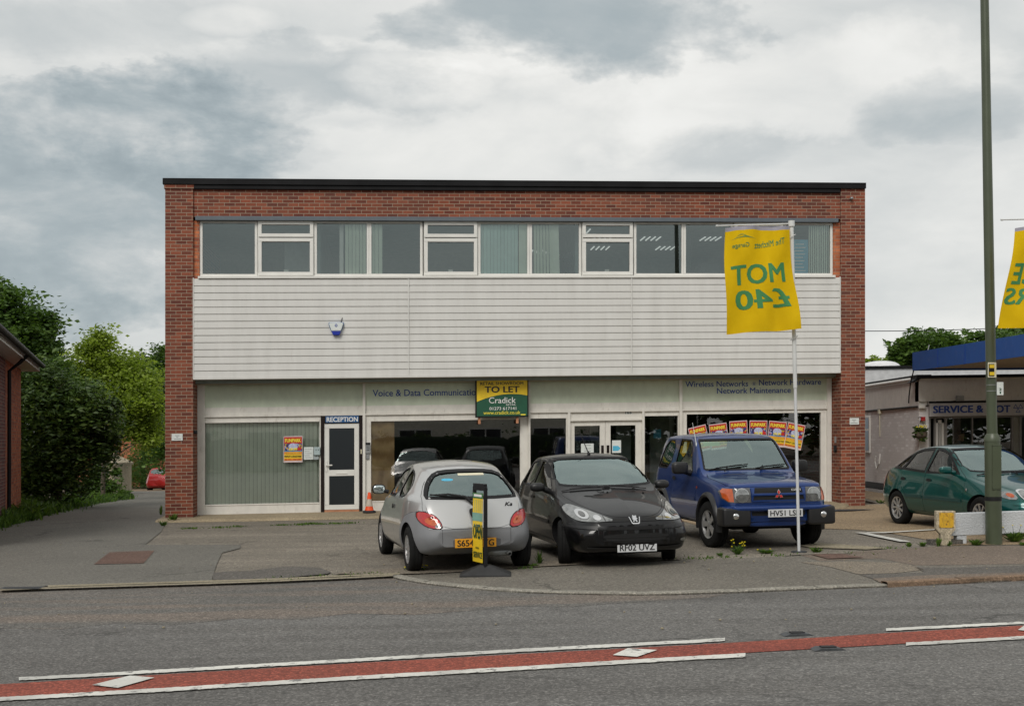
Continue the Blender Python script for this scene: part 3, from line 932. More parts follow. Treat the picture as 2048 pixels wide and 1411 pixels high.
def steering(root, x, y, z, r=.18):
    m = MB(); n = 24
    pts = [Vector((x + r * cos(2 * pi * i / n), y - r * sin(2 * pi * i / n) * .35, z + r * sin(2 * pi * i / n) * .92)) for i in range(n + 1)]
    m.tube(pts, .015, 8, False)
    m.tube([(x - r, y, z), (x, y - .02, z), (x + r, y, z)], .015, 6)
    m.tube([(x, y - .02, z), (x, y - .3, z - .12)], .03, 8)
    m.build('steering_wheel', blk_plastic, root, smooth=50)
# ------------------------------------------------------------------ the five cars
def rect_poly(a0, a1, b0, b1): return [(a0, b0), (a1, b0), (a1, b1), (a0, b1)]
def mir(p): return [(-x, z) for x, z in reversed(p)]
def circle(cx, cy, rx, ry=None, n=20): return [(cx + rx * cos(2 * pi * i / n), cy + (ry or rx) * sin(2 * pi * i / n)) for i in range(n)]

def silver_hatch(root):
    sp = dict(L=3.62, floor=.45, inner=.55, c=dict(
        zb=[(0, .30), (.12, .23), (.5, .2), (3.0, .2), (3.4, .24), (3.62, .34)],
        wl=[(0, .36), (.15, .55), (.5, .70), (3.0, .72), (3.35, .66), (3.54, .52), (3.62, .40)],
        wm=[(0, .46), (.08, .62), (.3, .75), (.7, .81), (2.7, .815), (3.1, .80), (3.35, .745), (3.50, .665), (3.58, .57), (3.62, .48)],
        zm=[(0, .42), (.5, .5), (2.6, .52), (3.62, .46)],
        zbelt=[(0, .52), (.9, .84), (1.6, .88), (3.0, .93), (3.4, .88), (3.62, .52)],
        wb=[(0, .42), (.1, .56), (.4, .66), (1.0, .735), (2.6, .745), (3.0, .71), (3.3, .63), (3.48, .56), (3.62, .46)],
        zr=[(0, .56), (.1, .66), (.45, .80), (.9, .93), (1.1, 1.02), (1.5, 1.28), (1.75, 1.365), (2.1, 1.385), (2.7, 1.345), (3.02, 1.27), (3.2, 1.14), (3.40, .94), (3.50, .80), (3.58, .66), (3.62, .57)],
        we=[(0, .36), (.1, .46), (.5, .56), (.9, .64), (1.1, .64), (1.5, .56), (1.8, .525), (2.6, .50), (3.0, .47), (3.2, .525), (3.40, .59), (3.50, .56), (3.62, .42)],
        cr=[(0, .03), (.5, .08), (1.2, .07), (2.0, .065), (2.9, .07), (3.2, .10), (3.45, .10), (3.62, .03)]))
    c = Car('silver_hatch', sp, root, paint_silver)
    fw = smooth_poly([(1.12, .90), (1.45, 1.20), (1.85, 1.275), (2.05, 1.27), (2.05, .905)], 1)
    rw = smooth_poly([(2.13, .91), (2.13, 1.265), (2.42, 1.23), (2.70, 1.09), (2.72, .99), (2.62, .925)], 1)
    ws = smooth_poly([(-.60, .99), (-.66, 1.0), (-.50, 1.29), (.50, 1.29), (.66, 1.0), (.60, .99)], 1)
    rs = smooth_poly([(-.555, .935), (-.565, .97), (-.50, 1.12), (-.40, 1.225), (-.2, 1.25), (.2, 1.25), (.40, 1.225), (.50, 1.12), (.565, .97), (.555, .935)], 1)
    c.cut([(.66, .29, .325), (3.04, .29, .335)], [fw, rw], ws, rs, (.8, 1.62), (3.0, 3.6), (1.05, 3.38))
    # grey rear bumper with the wheel-arch quarters
    grey = [(3.8, -.1), (3.8, .555), (3.53, .56), (3.42, .775), (3.2, .76), (2.9, .70), (2.68, .56), (2.55, .36), (2.5, .15), (2.5, -.1)]
    c.split('rear_bumper', grey, 'x', (-1.2, 1.2), [grey_bumper, interior_m], gap=.003, label='grey unpainted plastic rear bumper')
    c.split('front_bumper', [(-.2, -.1), (-.2, .5), (.2, .6), (.5, .66), (.85, .62), (1.02, .4), (1.05, -.1)], 'x', (-1.2, 1.2), [grey_bumper, interior_m], gap=.003)
    for sx in (-1, 1):
        c.split('door', [(1.12, .25), (1.02, .6), (1.06, .9), (1.44, 1.25), (1.86, 1.31), (2.09, 1.305), (2.09, .32), (2.0, .25)], 'x', (.35 * sx, 1.2 * sx), [paint_silver, interior_m], gap=.004)
    c.split('tailgate', chaikin([(-.60, .565), (-.64, .90), (-.545, 1.12), (-.42, 1.27), (.42, 1.27), (.545, 1.12), (.64, .90), (.60, .565)], 1, True), 'y', (3.0, 3.8), [paint_silver, interior_m], gap=.004)
    c.done('body')
    blk = c.patch('window_seal', offset_poly(rs, .028), 'B', blk_plastic, .003, hole=offset_poly(rs, -.010))
    c.patch('rear_window', rs, 'B', glass_screen, -.008)
    c.patch('windscreen', ws, 'W', glass_screen, -.008)
    for v in 'LR':
        c.patch('side_window', fw, v, glass_car, -.008); c.patch('side_window', rw, v, glass_car, -.008)
        c.patch('window_seal', offset_poly(fw, .012), v, blk_plastic, .003, hole=offset_poly(fw, -.010))
        c.patch('window_seal', offset_poly(rw, .012), v, blk_plastic, .003, hole=offset_poly(rw, -.010))
        c.patch('door_handle', chaikin(rect_poly(1.86, 2.0, .74, .80), 1, True), v, blk_plastic, .012)
    # lamps: petal shaped
    for sx in (1, -1):
        petal = [(.415 * sx, .565), (.415 * sx, .66), (.47 * sx, .74), (.60 * sx, .785), (.715 * sx, .785), (.715 * sx, .70), (.66 * sx, .61), (.55 * sx, .565)]
        petal = [(sx * .425, .565), (sx * .445, .65), (sx * .51, .725), (sx * .60, .762), (sx * .685, .768), (sx * .695, .69), (sx * .645, .62), (sx * .56, .572)]
        k = c.patch('tail_lamp', petal, 'B', lamp_red, .008, .04, sm=1)
        c.patch('lamp_surround', offset_poly(petal, .010), 'B', blk_plastic, .004, .04, parent=k, sm=1)
        c.patch('indicator_lens', [(sx * .45, .60), (sx * .56, .60), (sx * .63, .66), (sx * .58, .70), (sx * .50, .68)], 'B', lamp_orange, .011, .03, parent=k, sm=1)
        if sx > 0: pass
    c.patch('reversing_lamp', [(.432, .575), (.450, .632), (.50, .612), (.51, .578)], 'B', lamp_clear, .012, .03)
    # rear badge and boot release
    c.patch('boot_release', [(-.02, .665), (-.055, .70), (-.06, .77), (-.04, .80), (.05, .80), (.075, .77), (.06, .70), (.02, .665)], 'B', blk_plastic, .010, .03, sm=1)
    c.patch('emblem', circle(0, .74, .028, .018), 'B', chrome_m, .016, .02)
    badge = c.patch('model_lettering', rect_poly(-.44, -.43, .84, .842), 'B', blk_plastic, .004, .05)
    vs, fs = text_mesh('Ka', -.50, -.40, .815, .86, .03, .35)
    me = badge.data; me.clear_geometry()
    me.from_pydata([tuple(c.proj(-(v.x + .45) - .47 + .02, v.y, 'B', .004)[0]) for v in vs], [], fs)
    # plate in its recess
    y = c.proj(0, .385, 'B', 0)[0].y
    c.patch('plate_recess', chaikin(rect_poly(-.30, .30, .32, .455), 1, True), 'B', simple('recess_grey', (.09, .092, .10), .6), .003)
    number_plate(root, 'S654 MYG', .02, y + .012, .385, 1, plate_orange)
    c.strip('panel_gap', [(-.43, .555), (-.43, .3)], 'B', blk_plastic, .004, .002)
    c.strip('panel_gap', [(.43, .555), (.43, .3)], 'B', blk_plastic, .004, .002)
    wiper(c, (0.0, .86), (-.02, .90), ((.0, .905), (.52, .965)), 'B', 'rear_wiper', .011)
    m = MB(); m.tube([c.proj(0, .84, 'B', .01)[0], c.proj(.10, .92, 'B', .035)[0], c.proj(.30, .955, 'B', .035)[0], c.proj(.52, .955, 'B', .02)[0]], [.02, .017, .012, .008], 8)
    m.build('wiper_arm', blk_plastic, root, smooth=50)
    # headlamps, simple oval
    for sx in (1, -1):
        c.patch('headlamp', circle(sx * .50, .60, .13, .075), 'F', lamp_clear, .006)
    for sx, y, st in ((1, .66, .0), (-1, .66, .0), (1, 3.04, 0), (-1, 3.04, 0)):
        wheel(root, sx * .70, y, .285, .165, .175, 12, sx, st, sw=.012)
    for sx in (1, -1):
        m = MB(); rbox(m, (sx * .865, 1.18, .97), (.095, .055, .068), 3)
        mr = m.build('door_mirror', blk_plastic, root, smooth=60)
        m = MB(); rbox(m, (sx * .868, 1.225, .97), (.080, .014, .055), 3)
        m.build('mirror_glass', simple('mirror_glass_%d' % (sx + 1), (.6, .68, .68), .08, .9), mr, smooth=60)
        m = MB(); m.tube([(sx * .84, 1.2, .955), (sx * .73, 1.22, .93)], .028, 8); m.build('mirror_arm', blk_plastic, mr, smooth=60)
    seats(root, (1.95, 2.75), (-.36, .36), .45, .58)
    m = MB(); rbox(m, (0, 1.15, .78), (.66, .22, .12), 4); m.build('dashboard', interior_m, root, smooth=50)
    steering(root, -.36 * -1, 1.45, .84)
    # exhaust and under-tray
    m = MB(); rbox(m, (-.34, 3.38, .235), (.16, .10, .05), 3); m.build('exhaust_silencer', metal_grey, root, smooth=60)
    m = MB(); m.tube([(-.42, 3.45, .23), (-.42, 3.60, .225)], .022, 12, False); m.build('exhaust_pipe', metal_grey, root, smooth=60)
    c.patch('sticker', rect_poly(-.22, .12, 1.205, 1.232), 'B', cream_pl, .001 - .008)
    c.patch('sticker', chaikin(rect_poly(.20, .34, 1.14, 1.17), 1, True), 'B', paper_blue, .001 - .008)
    return c

def black_hatch(root):
    sp = dict(L=3.835, floor=.47, inner=.56, c=dict(
        zb=[(0, .30), (.10, .21), (.5, .18), (3.3, .2), (3.7, .26), (3.835, .34)],
        wl=[(0, .46), (.12, .64), (.4, .70), (3.3, .72), (3.7, .62), (3.835, .48)],
        wm=[(0, .56), (.05, .66), (.18, .74), (.45, .80), (.8, .825), (3.0, .825), (3.5, .78), (3.75, .69), (3.835, .58)],
        zm=[(0, .44), (.6, .5), (3.0, .52), (3.835, .5)],
        zbelt=[(0, .50), (.25, .62), (.6, .72), (1.1, .86), (1.6, .90), (3.0, .97), (3.5, .98), (3.835, .55)],
        wb=[(0, .50), (.1, .60), (.4, .70), (1.0, .745), (1.6, .765), (2.8, .76), (3.4, .69), (3.7, .61), (3.835, .52)],
        zr=[(0, .545), (.04, .60), (.12, .665), (.3, .745), (.6, .84), (.95, .925), (1.15, .985), (1.45, 1.15), (1.8, 1.32), (2.0, 1.39), (2.3, 1.43), (2.8, 1.415), (3.25, 1.345), (3.45, 1.2), (3.66, .98), (3.78, .85), (3.835, .62)],
        we=[(0, .44), (.1, .52), (.3, .56), (.6, .60), (.95, .68), (1.15, .70), (1.45, .655), (1.8, .60), (2.0, .58), (2.8, .57), (3.25, .54), (3.45, .56), (3.66, .58), (3.835, .46)],
        cr=[(0, .02), (.3, .065), (.8, .075), (1.2, .06), (2.0, .055), (3.2, .06), (3.5, .07), (3.835, .03)]))
    c = Car('black_hatch', sp, root, paint_black)
    fw = [(1.40, .955), (1.95, 1.26), (2.22, 1.325), (2.36, 1.335), (2.38, .965)]
    rw = chaikin([(2.45, .97), (2.43, 1.335), (2.9, 1.31), (3.12, 1.22), (3.16, 1.02), (3.10, .985)], 1, True)
    ws = chaikin([(-.685, 1.03), (-.585, 1.335), (-.5, 1.365), (.5, 1.365), (.585, 1.335), (.685, 1.03), (.5, 1.005), (0, .992), (-.5, 1.005)], 1, True)
    rs = chaikin([(-.54, 1.0), (-.50, 1.24), (-.42, 1.30), (.42, 1.30), (.50, 1.24), (.54, 1.0)], 1, True)
    c.cut([(.79, .29, .335), (3.232, .29, .335)], [fw, rw], ws, rs, (.9, 1.95), (3.3, 3.9), (1.12, 3.55))
    for sx in (-1, 1):
        c.split('door', [(1.22, .27), (1.22, .88), (1.40, .98), (1.95, 1.29), (2.22, 1.36), (2.395, 1.365), (2.40, .27)], 'x', (.3 * sx, 1.2 * sx), [paint_black, interior_m])
        c.split('door', [(2.41, .27), (2.41, 1.365), (2.9, 1.345), (3.14, 1.25), (3.19, .98), (3.12, .70), (2.86, .45), (2.82, .27)], 'x', (.3 * sx, 1.2 * sx), [paint_black, interior_m])
    c.split('front_bumper', [(-.2, -.1), (-.2, .585), (.16, .585), (.43, .57), (.49, .42), (.5, -.1)], 'x', (-1.2, 1.2), [paint_black, interior_m], gap=.002)
    c.split('bonnet', chaikin([(-.60, 1.02), (-.70, .955), (-.66, .86), (-.50, .74), (-.30, .655), (-.1, .64), (.1, .64), (.30, .655), (.50, .74), (.66, .86), (.70, .955), (.60, 1.02)], 1, True), 'y', (-.2, 1.12), [paint_black, interior_m], gap=.004)
    c.done('body')
    c.patch('windscreen', ws, 'W', glass_screen, -.006)
    c.patch('window_seal', offset_poly(ws, .014), 'W', blk_plastic, .003, hole=offset_poly(ws, -.010))
    c.patch('rear_window', rs, 'B', glass_screen, -.006)
    for v in 'LR':
        c.patch('side_window', fw, v, glass_car, -.006); c.patch('side_window', rw, v, glass_car, -.006)
        c.patch('window_seal', offset_poly(fw, .012), v, blk_plastic, .003, hole=offset_poly(fw, -.010))
        c.patch('window_seal', offset_poly(rw, .012), v, blk_plastic, .003, hole=offset_poly(rw, -.010))
        c.patch('door_handle', chaikin(rect_poly(2.18, 2.34, .80, .84), 1, True), v, blk_plastic, .015)
        c.patch('side_trim', [(1.25, .50), (2.38, .53), (2.38, .57), (1.25, .55)], v, blk_bumper, .012)
        c.patch('sill_trim', [(1.2, .27), (2.85, .29), (2.85, .315), (1.2, .295)], v, simple('sill_grey_' + v, (.10, .10, .10), .4), .006)
    # swept-back headlamps
    for sx in (1, -1):
        hl = [(sx * .245, .600), (sx * .40, .665), (sx * .56, .745), (sx * .68, .795), (sx * .745, .765), (sx * .755, .69), (sx * .715, .615), (sx * .64, .590), (sx * .45, .590)]
        k = c.patch('headlamp', hl, 'F', lamp_clear, .006, .03, sm=1)
        c.patch('reflector', circle(sx * .61, .675, .066, .058), 'F', chrome_m, .010, .02, parent=k)
        c.patch('reflector', circle(sx * .47, .635, .045, .032), 'F', chrome_m, .010, .02, parent=k)
        c.patch('lens_divider', [(sx * .375, .60), (sx * .385, .60), (sx * .40, .66), (sx * .39, .655)], 'F', lamp_dark, .011, .02, parent=k)
        c.patch('reflector', circle(sx * .61, .675, .034, .030), 'F', lamp_dark, .014, .02, parent=k)
        c.patch('lamp_rim', offset_poly(chaikin(hl, 1, True), .006), 'F', blk_plastic, .004, .04, parent=k)
    # grille slot, badge, lower air intake, bumper rubbing strip
    c.patch('grille', [(-.36, .630), (.36, .630), (.30, .588), (-.30, .588)], 'F', simple('grille_black', (.004, .004, .004), .7), .004, .04)
    c.patch('bumper_strip', chaikin([(-.80, .545), (-.4, .535), (0, .53), (.4, .535), (.80, .545), (.80, .51), (.4, .49), (0, .485), (-.4, .49), (-.80, .51)], 1, True), 'F', blk_bumper, .012, .05)
    c.patch('air_intake', chaikin([(-.46, .44), (.46, .44), (.40, .36), (.2, .325), (-.2, .325), (-.40, .36)], 2, True), 'F', simple('intake_black', (.005, .005, .005), .8), .004, .04)
    for z in (.40, .36):
        c.strip('intake_bar', [(-.43, z), (0, z - .003), (.43, z)], 'F', blk_bumper, .010, .010)
    c.strip('lip', [(-.62, .275), (-.3, .262), (0, .26), (.3, .262), (.62, .275)], 'F', blk_bumper, .02, .012)
    # badge: shield outline with a rampant shape
    sh = [(-.075, .632), (-.052, .560), (-.038, .552), (.038, .552), (.052, .560), (.075, .632), (.062, .632), (.044, .570), (.032, .562), (-.032, .562), (-.044, .570), (-.062, .632)]
    c.patch('badge', sh, 'F', chrome_m, .016, .03)
    em = [(-.03, .574), (-.012, .574), (-.014, .588), (.0, .594), (.008, .574), (.030, .576), (.022, .586), (.018, .600), (.036, .612), (.028, .618), (.022, .632), (.034, .640), (.020, .648), (.004, .640), (-.012, .650), (-.026, .640), (-.020, .628), (-.040, .622), (-.024, .612), (-.036, .598), (-.018, .600)]
    c.patch('badge_figure', em, 'F', chrome_m, .018, .03)
    y = c.proj(0, .27, 'F', 0)[0].y
    number_plate(root, 'RF02 UVZ', .015, y - .022, .262, -1, plate_white)
    # bonnet vents and washer jets
    for x0 in (-.44, -.30):
        c.patch('bonnet_vent', chaikin([(x0, .86), (x0 + .09, .80), (x0 + .14, .82), (x0 + .05, .885)], 1, True), 'T', simple('vent_black', (.004, .004, .004), .8), .003, .03)
    for x0 in (-.08, .42):
        m = MB(); rbox(m, c.proj(x0, .93, 'T', .006)[0], (.012, .016, .008), 3); m.build('washer_jet', blk_plastic, root, smooth=60)
    wiper(c, (-.10, 1.02), (-.18, 1.09), ((-.66, 1.13), (.0, 1.085)), 'T')
    wiper(c, (.34, 1.02), (.22, 1.08), ((-.06, 1.13), (.52, 1.10)), 'T')
    # body-coloured mirrors
    for sx in (1, -1):
        m = MB(); rbox(m, (sx * .90, 1.52, .985), (.105, .07, .062), 2.6)
        mr = m.build('door_mirror', blk_bumper, root, smooth=60)
        m = MB(); m.tube([(sx * .82, 1.53, .96), (sx * .74, 1.55, .93)], [.035, .045], 8); m.build('mirror_arm', blk_bumper, mr, smooth=60)
    m = MB(); a = Vector((0.02, 2.12, c.proj(0.02, 2.12, 'T', 0)[0].z)); m.tube([a, a + Vector((-.10, .14, .34))], [.008, .004], 6)
    m.tube([a, a + Vector((-.008, .012, .04))], [.025, .012], 8)
    m.build('aerial', blk_plastic, root, smooth=60)
    for sx, yy, st in ((1, .79, -.30), (-1, .79, -.30), (1, 3.232, 0), (-1, 3.232, 0)):
        wheel(root, sx * .715, yy, .292, .175, .178, 9, sx, st, sw=.02)
    seats(root, (2.15, 3.0), (-.36, .36), .46, .60)
    m = MB(); rbox(m, (0, 1.30, .80), (.68, .24, .12), 4); m.build('dashboard', interior_m, root, smooth=50)
    steering(root, -.36, 1.62, .88)
    m = MB(); rbox(m, (.02, 1.80, 1.26), (.11, .02, .035), 3); m.build('rear_view_mirror', blk_plastic, root, smooth=50)
    m = MB(); m.box(-.55, .55, .3, 3.5, .16, .24); m.build('underside', interior_m, root)
    c.patch('fog_lamp', chaikin(rect_poly(.60, .74, .325, .365), 1, True), 'F', lamp_clear, .008, .03)
    return c

def blue_offroader(root):
    sp = dict(L=3.62, floor=.55, inner=.58, thick=.05, c=dict(
        zb=[(0, .42), (.1, .36), (.5, .32), (3.2, .34), (3.62, .42)],
        wl=[(0, .60), (.15, .70), (.4, .74), (3.2, .76), (3.62, .66)],
        wm=[(0, .66), (.06, .73), (.2, .79), (.4, .815), (3.3, .82), (3.55, .77), (3.62, .70)],
        zm=[(0, .56), (3.62, .62)],
        zbelt=[(0, .70), (.2, .84), (.6, .93), (1.05, .98), (1.5, 1.04), (3.3, 1.10), (3.62, .9)],
        wb=[(0, .62), (.06, .70), (.2, .755), (.5, .775), (1.1, .79), (3.2, .79), (3.55, .74), (3.62, .68)],
        zr=[(0, .80), (.03, .90), (.08, .955), (.2, .985), (.6, 1.03), (1.0, 1.075), (1.14, 1.12), (1.4, 1.37), (1.62, 1.58), (1.72, 1.64), (2.0, 1.69), (2.6, 1.70), (3.2, 1.68), (3.40, 1.62), (3.50, 1.35), (3.58, 1.12), (3.62, .95)],
        we=[(0, .60), (.08, .66), (.3, .69), (.9, .72), (1.14, .735), (1.4, .70), (1.62, .66), (1.8, .635), (3.1, .625), (3.4, .61), (3.5, .66), (3.62, .66)],
        cr=[(0, .015), (.3, .035), (1.0, .04), (1.8, .045), (3.2, .05), (3.62, .03)]))
    c = Car('blue_offroader', sp, root, paint_blue)
    fw = chaikin([(1.50, 1.10), (1.84, 1.56), (1.92, 1.585), (2.40, 1.60), (2.42, 1.12)], 0)
    rw = chaikin([(2.66, 1.13), (2.62, 1.59), (3.16, 1.58), (3.36, 1.17), (3.30, 1.14)], 1, True)
    ws = [(-.675, 1.15), (-.61, 1.56), (-.59, 1.585), (.59, 1.585), (.61, 1.56), (.675, 1.15), (.655, 1.135), (-.655, 1.135)]
    rs = rect_poly(-.5, .5, 1.15, 1.55)
    c.cut([(.72, .35, .395), (3.0, .35, .395)], [fw, rw], ws, rs, (.95, 1.70), (3.3, 3.8), (1.15, 3.42))
    for sx in (-1, 1):
        c.split('door', [(1.28, .40), (1.28, 1.06), (1.46, 1.12), (1.82, 1.60), (1.90, 1.625), (2.47, 1.64), (2.50, .60), (2.44, .40)], 'x', (.3 * sx, 1.2 * sx), [paint_blue, interior_m])
    c.split('front_bumper', [(-.2, -.1), (-.2, .66), (.10, .66), (.26, .64), (.30, .40), (.3, -.1)], 'x', (-1.2, 1.2), [paint_blue, interior_m], gap=.004)
    c.split('bonnet', chaikin([(-.64, 1.12), (-.72, 1.02), (-.70, .925), (-.66, .91), (.66, .91), (.70, .925), (.72, 1.02), (.64, 1.12)], 0), 'y', (-.2, 1.10), [paint_blue, interior_m], gap=.005)
    c.done('body')
    c.patch('windscreen', ws, 'W', glass_screen, -.006)
    c.patch('window_seal', offset_poly(ws, .018), 'W', blk_plastic, .003, hole=offset_poly(ws, -.010))
    c.patch('rear_window', rs, 'B', glass_screen, -.006)
    for v in 'LR':
        for w_ in (fw, rw):
            c.patch('side_window', w_, v, glass_car, -.006)
            c.patch('window_seal', offset_poly(w_, .014), v, blk_plastic, .003, hole=offset_poly(w_, -.010))
        c.patch('door_handle', chaikin(rect_poly(2.26, 2.42, .95, 1.01), 1, True), v, blk_plastic, .015)
        c.patch('side_trim', [(1.3, .66), (2.46, .66), (2.46, .72), (1.3, .72)], v, simple('door_trim_blue_' + v, (.02, .035, .10), .5), .010)
        c.patch('side_repeater', circle(1.20, .87, .028, .02, 12), v, lamp_orange, .014, .03)
    # flared black wheel-arch trims
    for sx in (1, -1):
        for yy in (.72, 3.0):
            m = MB(); n = 22
            pr = [(.395, -.0), (.40, .045), (.43, .06), (.465, .035), (.475, -.01)]
            rings = []
            for i in range(n + 1):
                a = R(-12) + R(204) * i / n
                ring = []
                for rr, o_ in pr:
                    py, pz = yy - rr * cos(a), .35 + rr * sin(a)
                    sx0 = abs(c.proj(min(max(py, .10), 3.5), max(pz, .42), 'R', 0)[0].x)
                    ring.append(Vector((sx * (min(sx0, .80) + o_), py, pz)))
                rings.append(ring)
            for i in range(n):
                for k in range(len(pr) - 1):
                    m.add([rings[i][k], rings[i][k + 1], rings[i + 1][k + 1], rings[i + 1][k]])
            m.build('wheel_arch_trim', blk_bumper, root, smooth=50)
    # front: black corners, grille bars, lamps
    for sx in (1, -1):
        cb = [(sx * .42, .385), (sx * .44, .60), (sx * .80, .615), (sx * .81, .45), (sx * .70, .38)]
        m = MB()
        pts = [(sx * .46, -.055, .43), (sx * .83, .02, .43)]
        rbox(m, (sx * .64, .09, .49), (.21, .155, .135), 9, 32, 16)
        k = m.build('bumper_corner', blk_bumper, root, smooth=50)
        m = MB(); m.lathe([(.001, -.095), (.038, -.095), (.046, -.088), (.050, -.06)], 20, 'y', (sx * .66, .025, .50)); m.build('fog_lamp', chrome_m, k, smooth=50)
        hl = [(sx * .41, .69), (sx * .42, .895), (sx * .74, .89), (sx * .775, .85), (sx * .775, .75), (sx * .72, .69)]
        h = c.patch('headlamp', hl, 'F', lamp_dark, .008, .03)
        c.patch('indicator', [(sx * .655, .70), (sx * .66, .885), (sx * .74, .883), (sx * .765, .85), (sx * .765, .76), (sx * .72, .705)], 'F', lamp_orange, .012, .03, parent=h)
        c.patch('reflector', circle(sx * .54, .79, .095), 'F', lamp_clear, .014, .03, parent=h)
        c.patch('reflector_ring', circle(sx * .54, .79, .100), 'F', chrome_m, .012, .03, parent=h, hole=circle(sx * .54, .79, .086))
    gb = simple('offroader_grille_black', (.005, .005, .005), .8)
    c.patch('grille', rect_poly(-.39, .39, .70, .895), 'F', gb, .004)
    for z0, z1 in ((.785, .815), (.70, .722)):
        c.patch('grille_bar', rect_poly(-.39, .39, z0, z1), 'F', paint_blue, .022)
    for sx in (-1, 1): c.patch('grille_surround', [(sx * .39, .70), (sx * .405, .70), (sx * .405, .895), (sx * .35, .895), (sx * .37, .80)], 'F', paint_blue, .018)
    # three-lozenge emblem
    for k in range(3):
        a = R(90 + 120 * k); u = Vector((cos(a), sin(a))); v = Vector((-sin(a), cos(a)))
        c0 = Vector((.0, .79))
        p = [c0 + u * .006, c0 + u * .034 + v * .020, c0 + u * .064, c0 + u * .034 - v * .020]
        c.patch('badge', offset_poly([tuple(q) for q in p], .004), 'F', chrome_m, .030, .04)
        c.patch('badge', [tuple(q) for q in p], 'F', ink_red, .033, .04)
    gl = text_mesh('GDI', .20, .34, .845, .872, .03)
    me = bpy.data.meshes.new('badge_lettering'); me.from_pydata([tuple(c.proj(v.x, v.y, 'F', .012)[0]) for v in gl[0]], [], gl[1]); me.materials.append(ink_white)
    o = bpy.data.objects.new('badge_lettering', me); COL.objects.link(o); o.parent = root
    # bumper face: slot and plate, lower blue valance
    m = MB(); rbox(m, (0, .06, .605), (.82, .13, .035), 6, 28, 10); m.build('bumper_bar', paint_blue, root, smooth=50)
    c.patch('bumper_slot', rect_poly(-.40, .40, .50, .555), 'F', gb, .006)
    y = -.085
    number_plate(root, 'HV51 LSN', .07, y, .535, -1, plate_white)
    m = MB(); rbox(m, (0, .12, .41), (.46, .10, .075), 5); m.build('lower_valance', paint_blue, root, smooth=50)
    # bonnet details, wipers
    for x0 in (-.30, .30):
        c.patch('bonnet_vent', chaikin([(x0 - .2, 1.0), (x0 + .2, 1.0), (x0 + .15, .93), (x0 - .15, .93)], 1, True), 'T', simple('vent_blue_%d' % (x0 > 0), (.010, .018, .05), .6), .003, .05)
    wiper(c, (-.40, 1.11), (-.30, 1.20), ((-.62, 1.18), (.02, 1.24)), 'T', r=.009)
    wiper(c, (.18, 1.11), (.24, 1.20), ((.12, 1.17), (.62, 1.25)), 'T', r=.009)
    for sx in (1, -1):
        m = MB(); rbox(m, (sx * .98, 1.50, 1.16), (.125, .07, .095), 4)
        mr = m.build('door_mirror', blk_bumper, root, smooth=60)
        m = MB(); m.tube([(sx * .90, 1.52, 1.09), (sx * .79, 1.56, 1.08)], [.03, .05], 8); m.build('mirror_arm', blk_bumper, mr, smooth=60)
    a = c.proj(-.66, 1.62, 'T', 0)[0]
    m = MB(); m.tube([a + Vector((0, 0, -.03)), a + Vector((-.03, .10, .34))], [.009, .003], 6); m.tube([a + Vector((.0, -.05, -.10)), a + Vector((0, .02, .02))], .013, 6)
    m.build('aerial', chrome_m, root, smooth=60)
    for sx, yy, st in ((1, .72, .10), (-1, .72, .10), (1, 3.0, 0), (-1, 3.0, 0)):
        wheel(root, sx * .725, yy, .345, .205, .205, 5, sx, st, sw=.045)
    seats(root, (2.25, 3.0), (-.36, .36), .55, .66)
    m = MB(); rbox(m, (0, 1.38, .93), (.70, .22, .13), 4); m.build('dashboard', interior_m, root, smooth=50)
    steering(root, -.36, 1.66, 1.04)
    m = MB(); m.box(-.56, .56, .35, 3.3, .28, .42); m.build('chassis', interior_m, root)
    m = MB(); m.lathe([(.001, 3.66), (.30, 3.66), (.345, 3.70), (.345, 3.83), (.30, 3.86), (.001, 3.86)], 32, 'y', (0, 0, .95)); m.build('spare_wheel_cover', blk_plastic, root, smooth=40)
    c.patch('sun_strip', rect_poly(-.56, -.30, 1.50, 1.565), 'F', simple('yellow_green_sticker', (.32, .38, .10), .6), -.012)
    return c

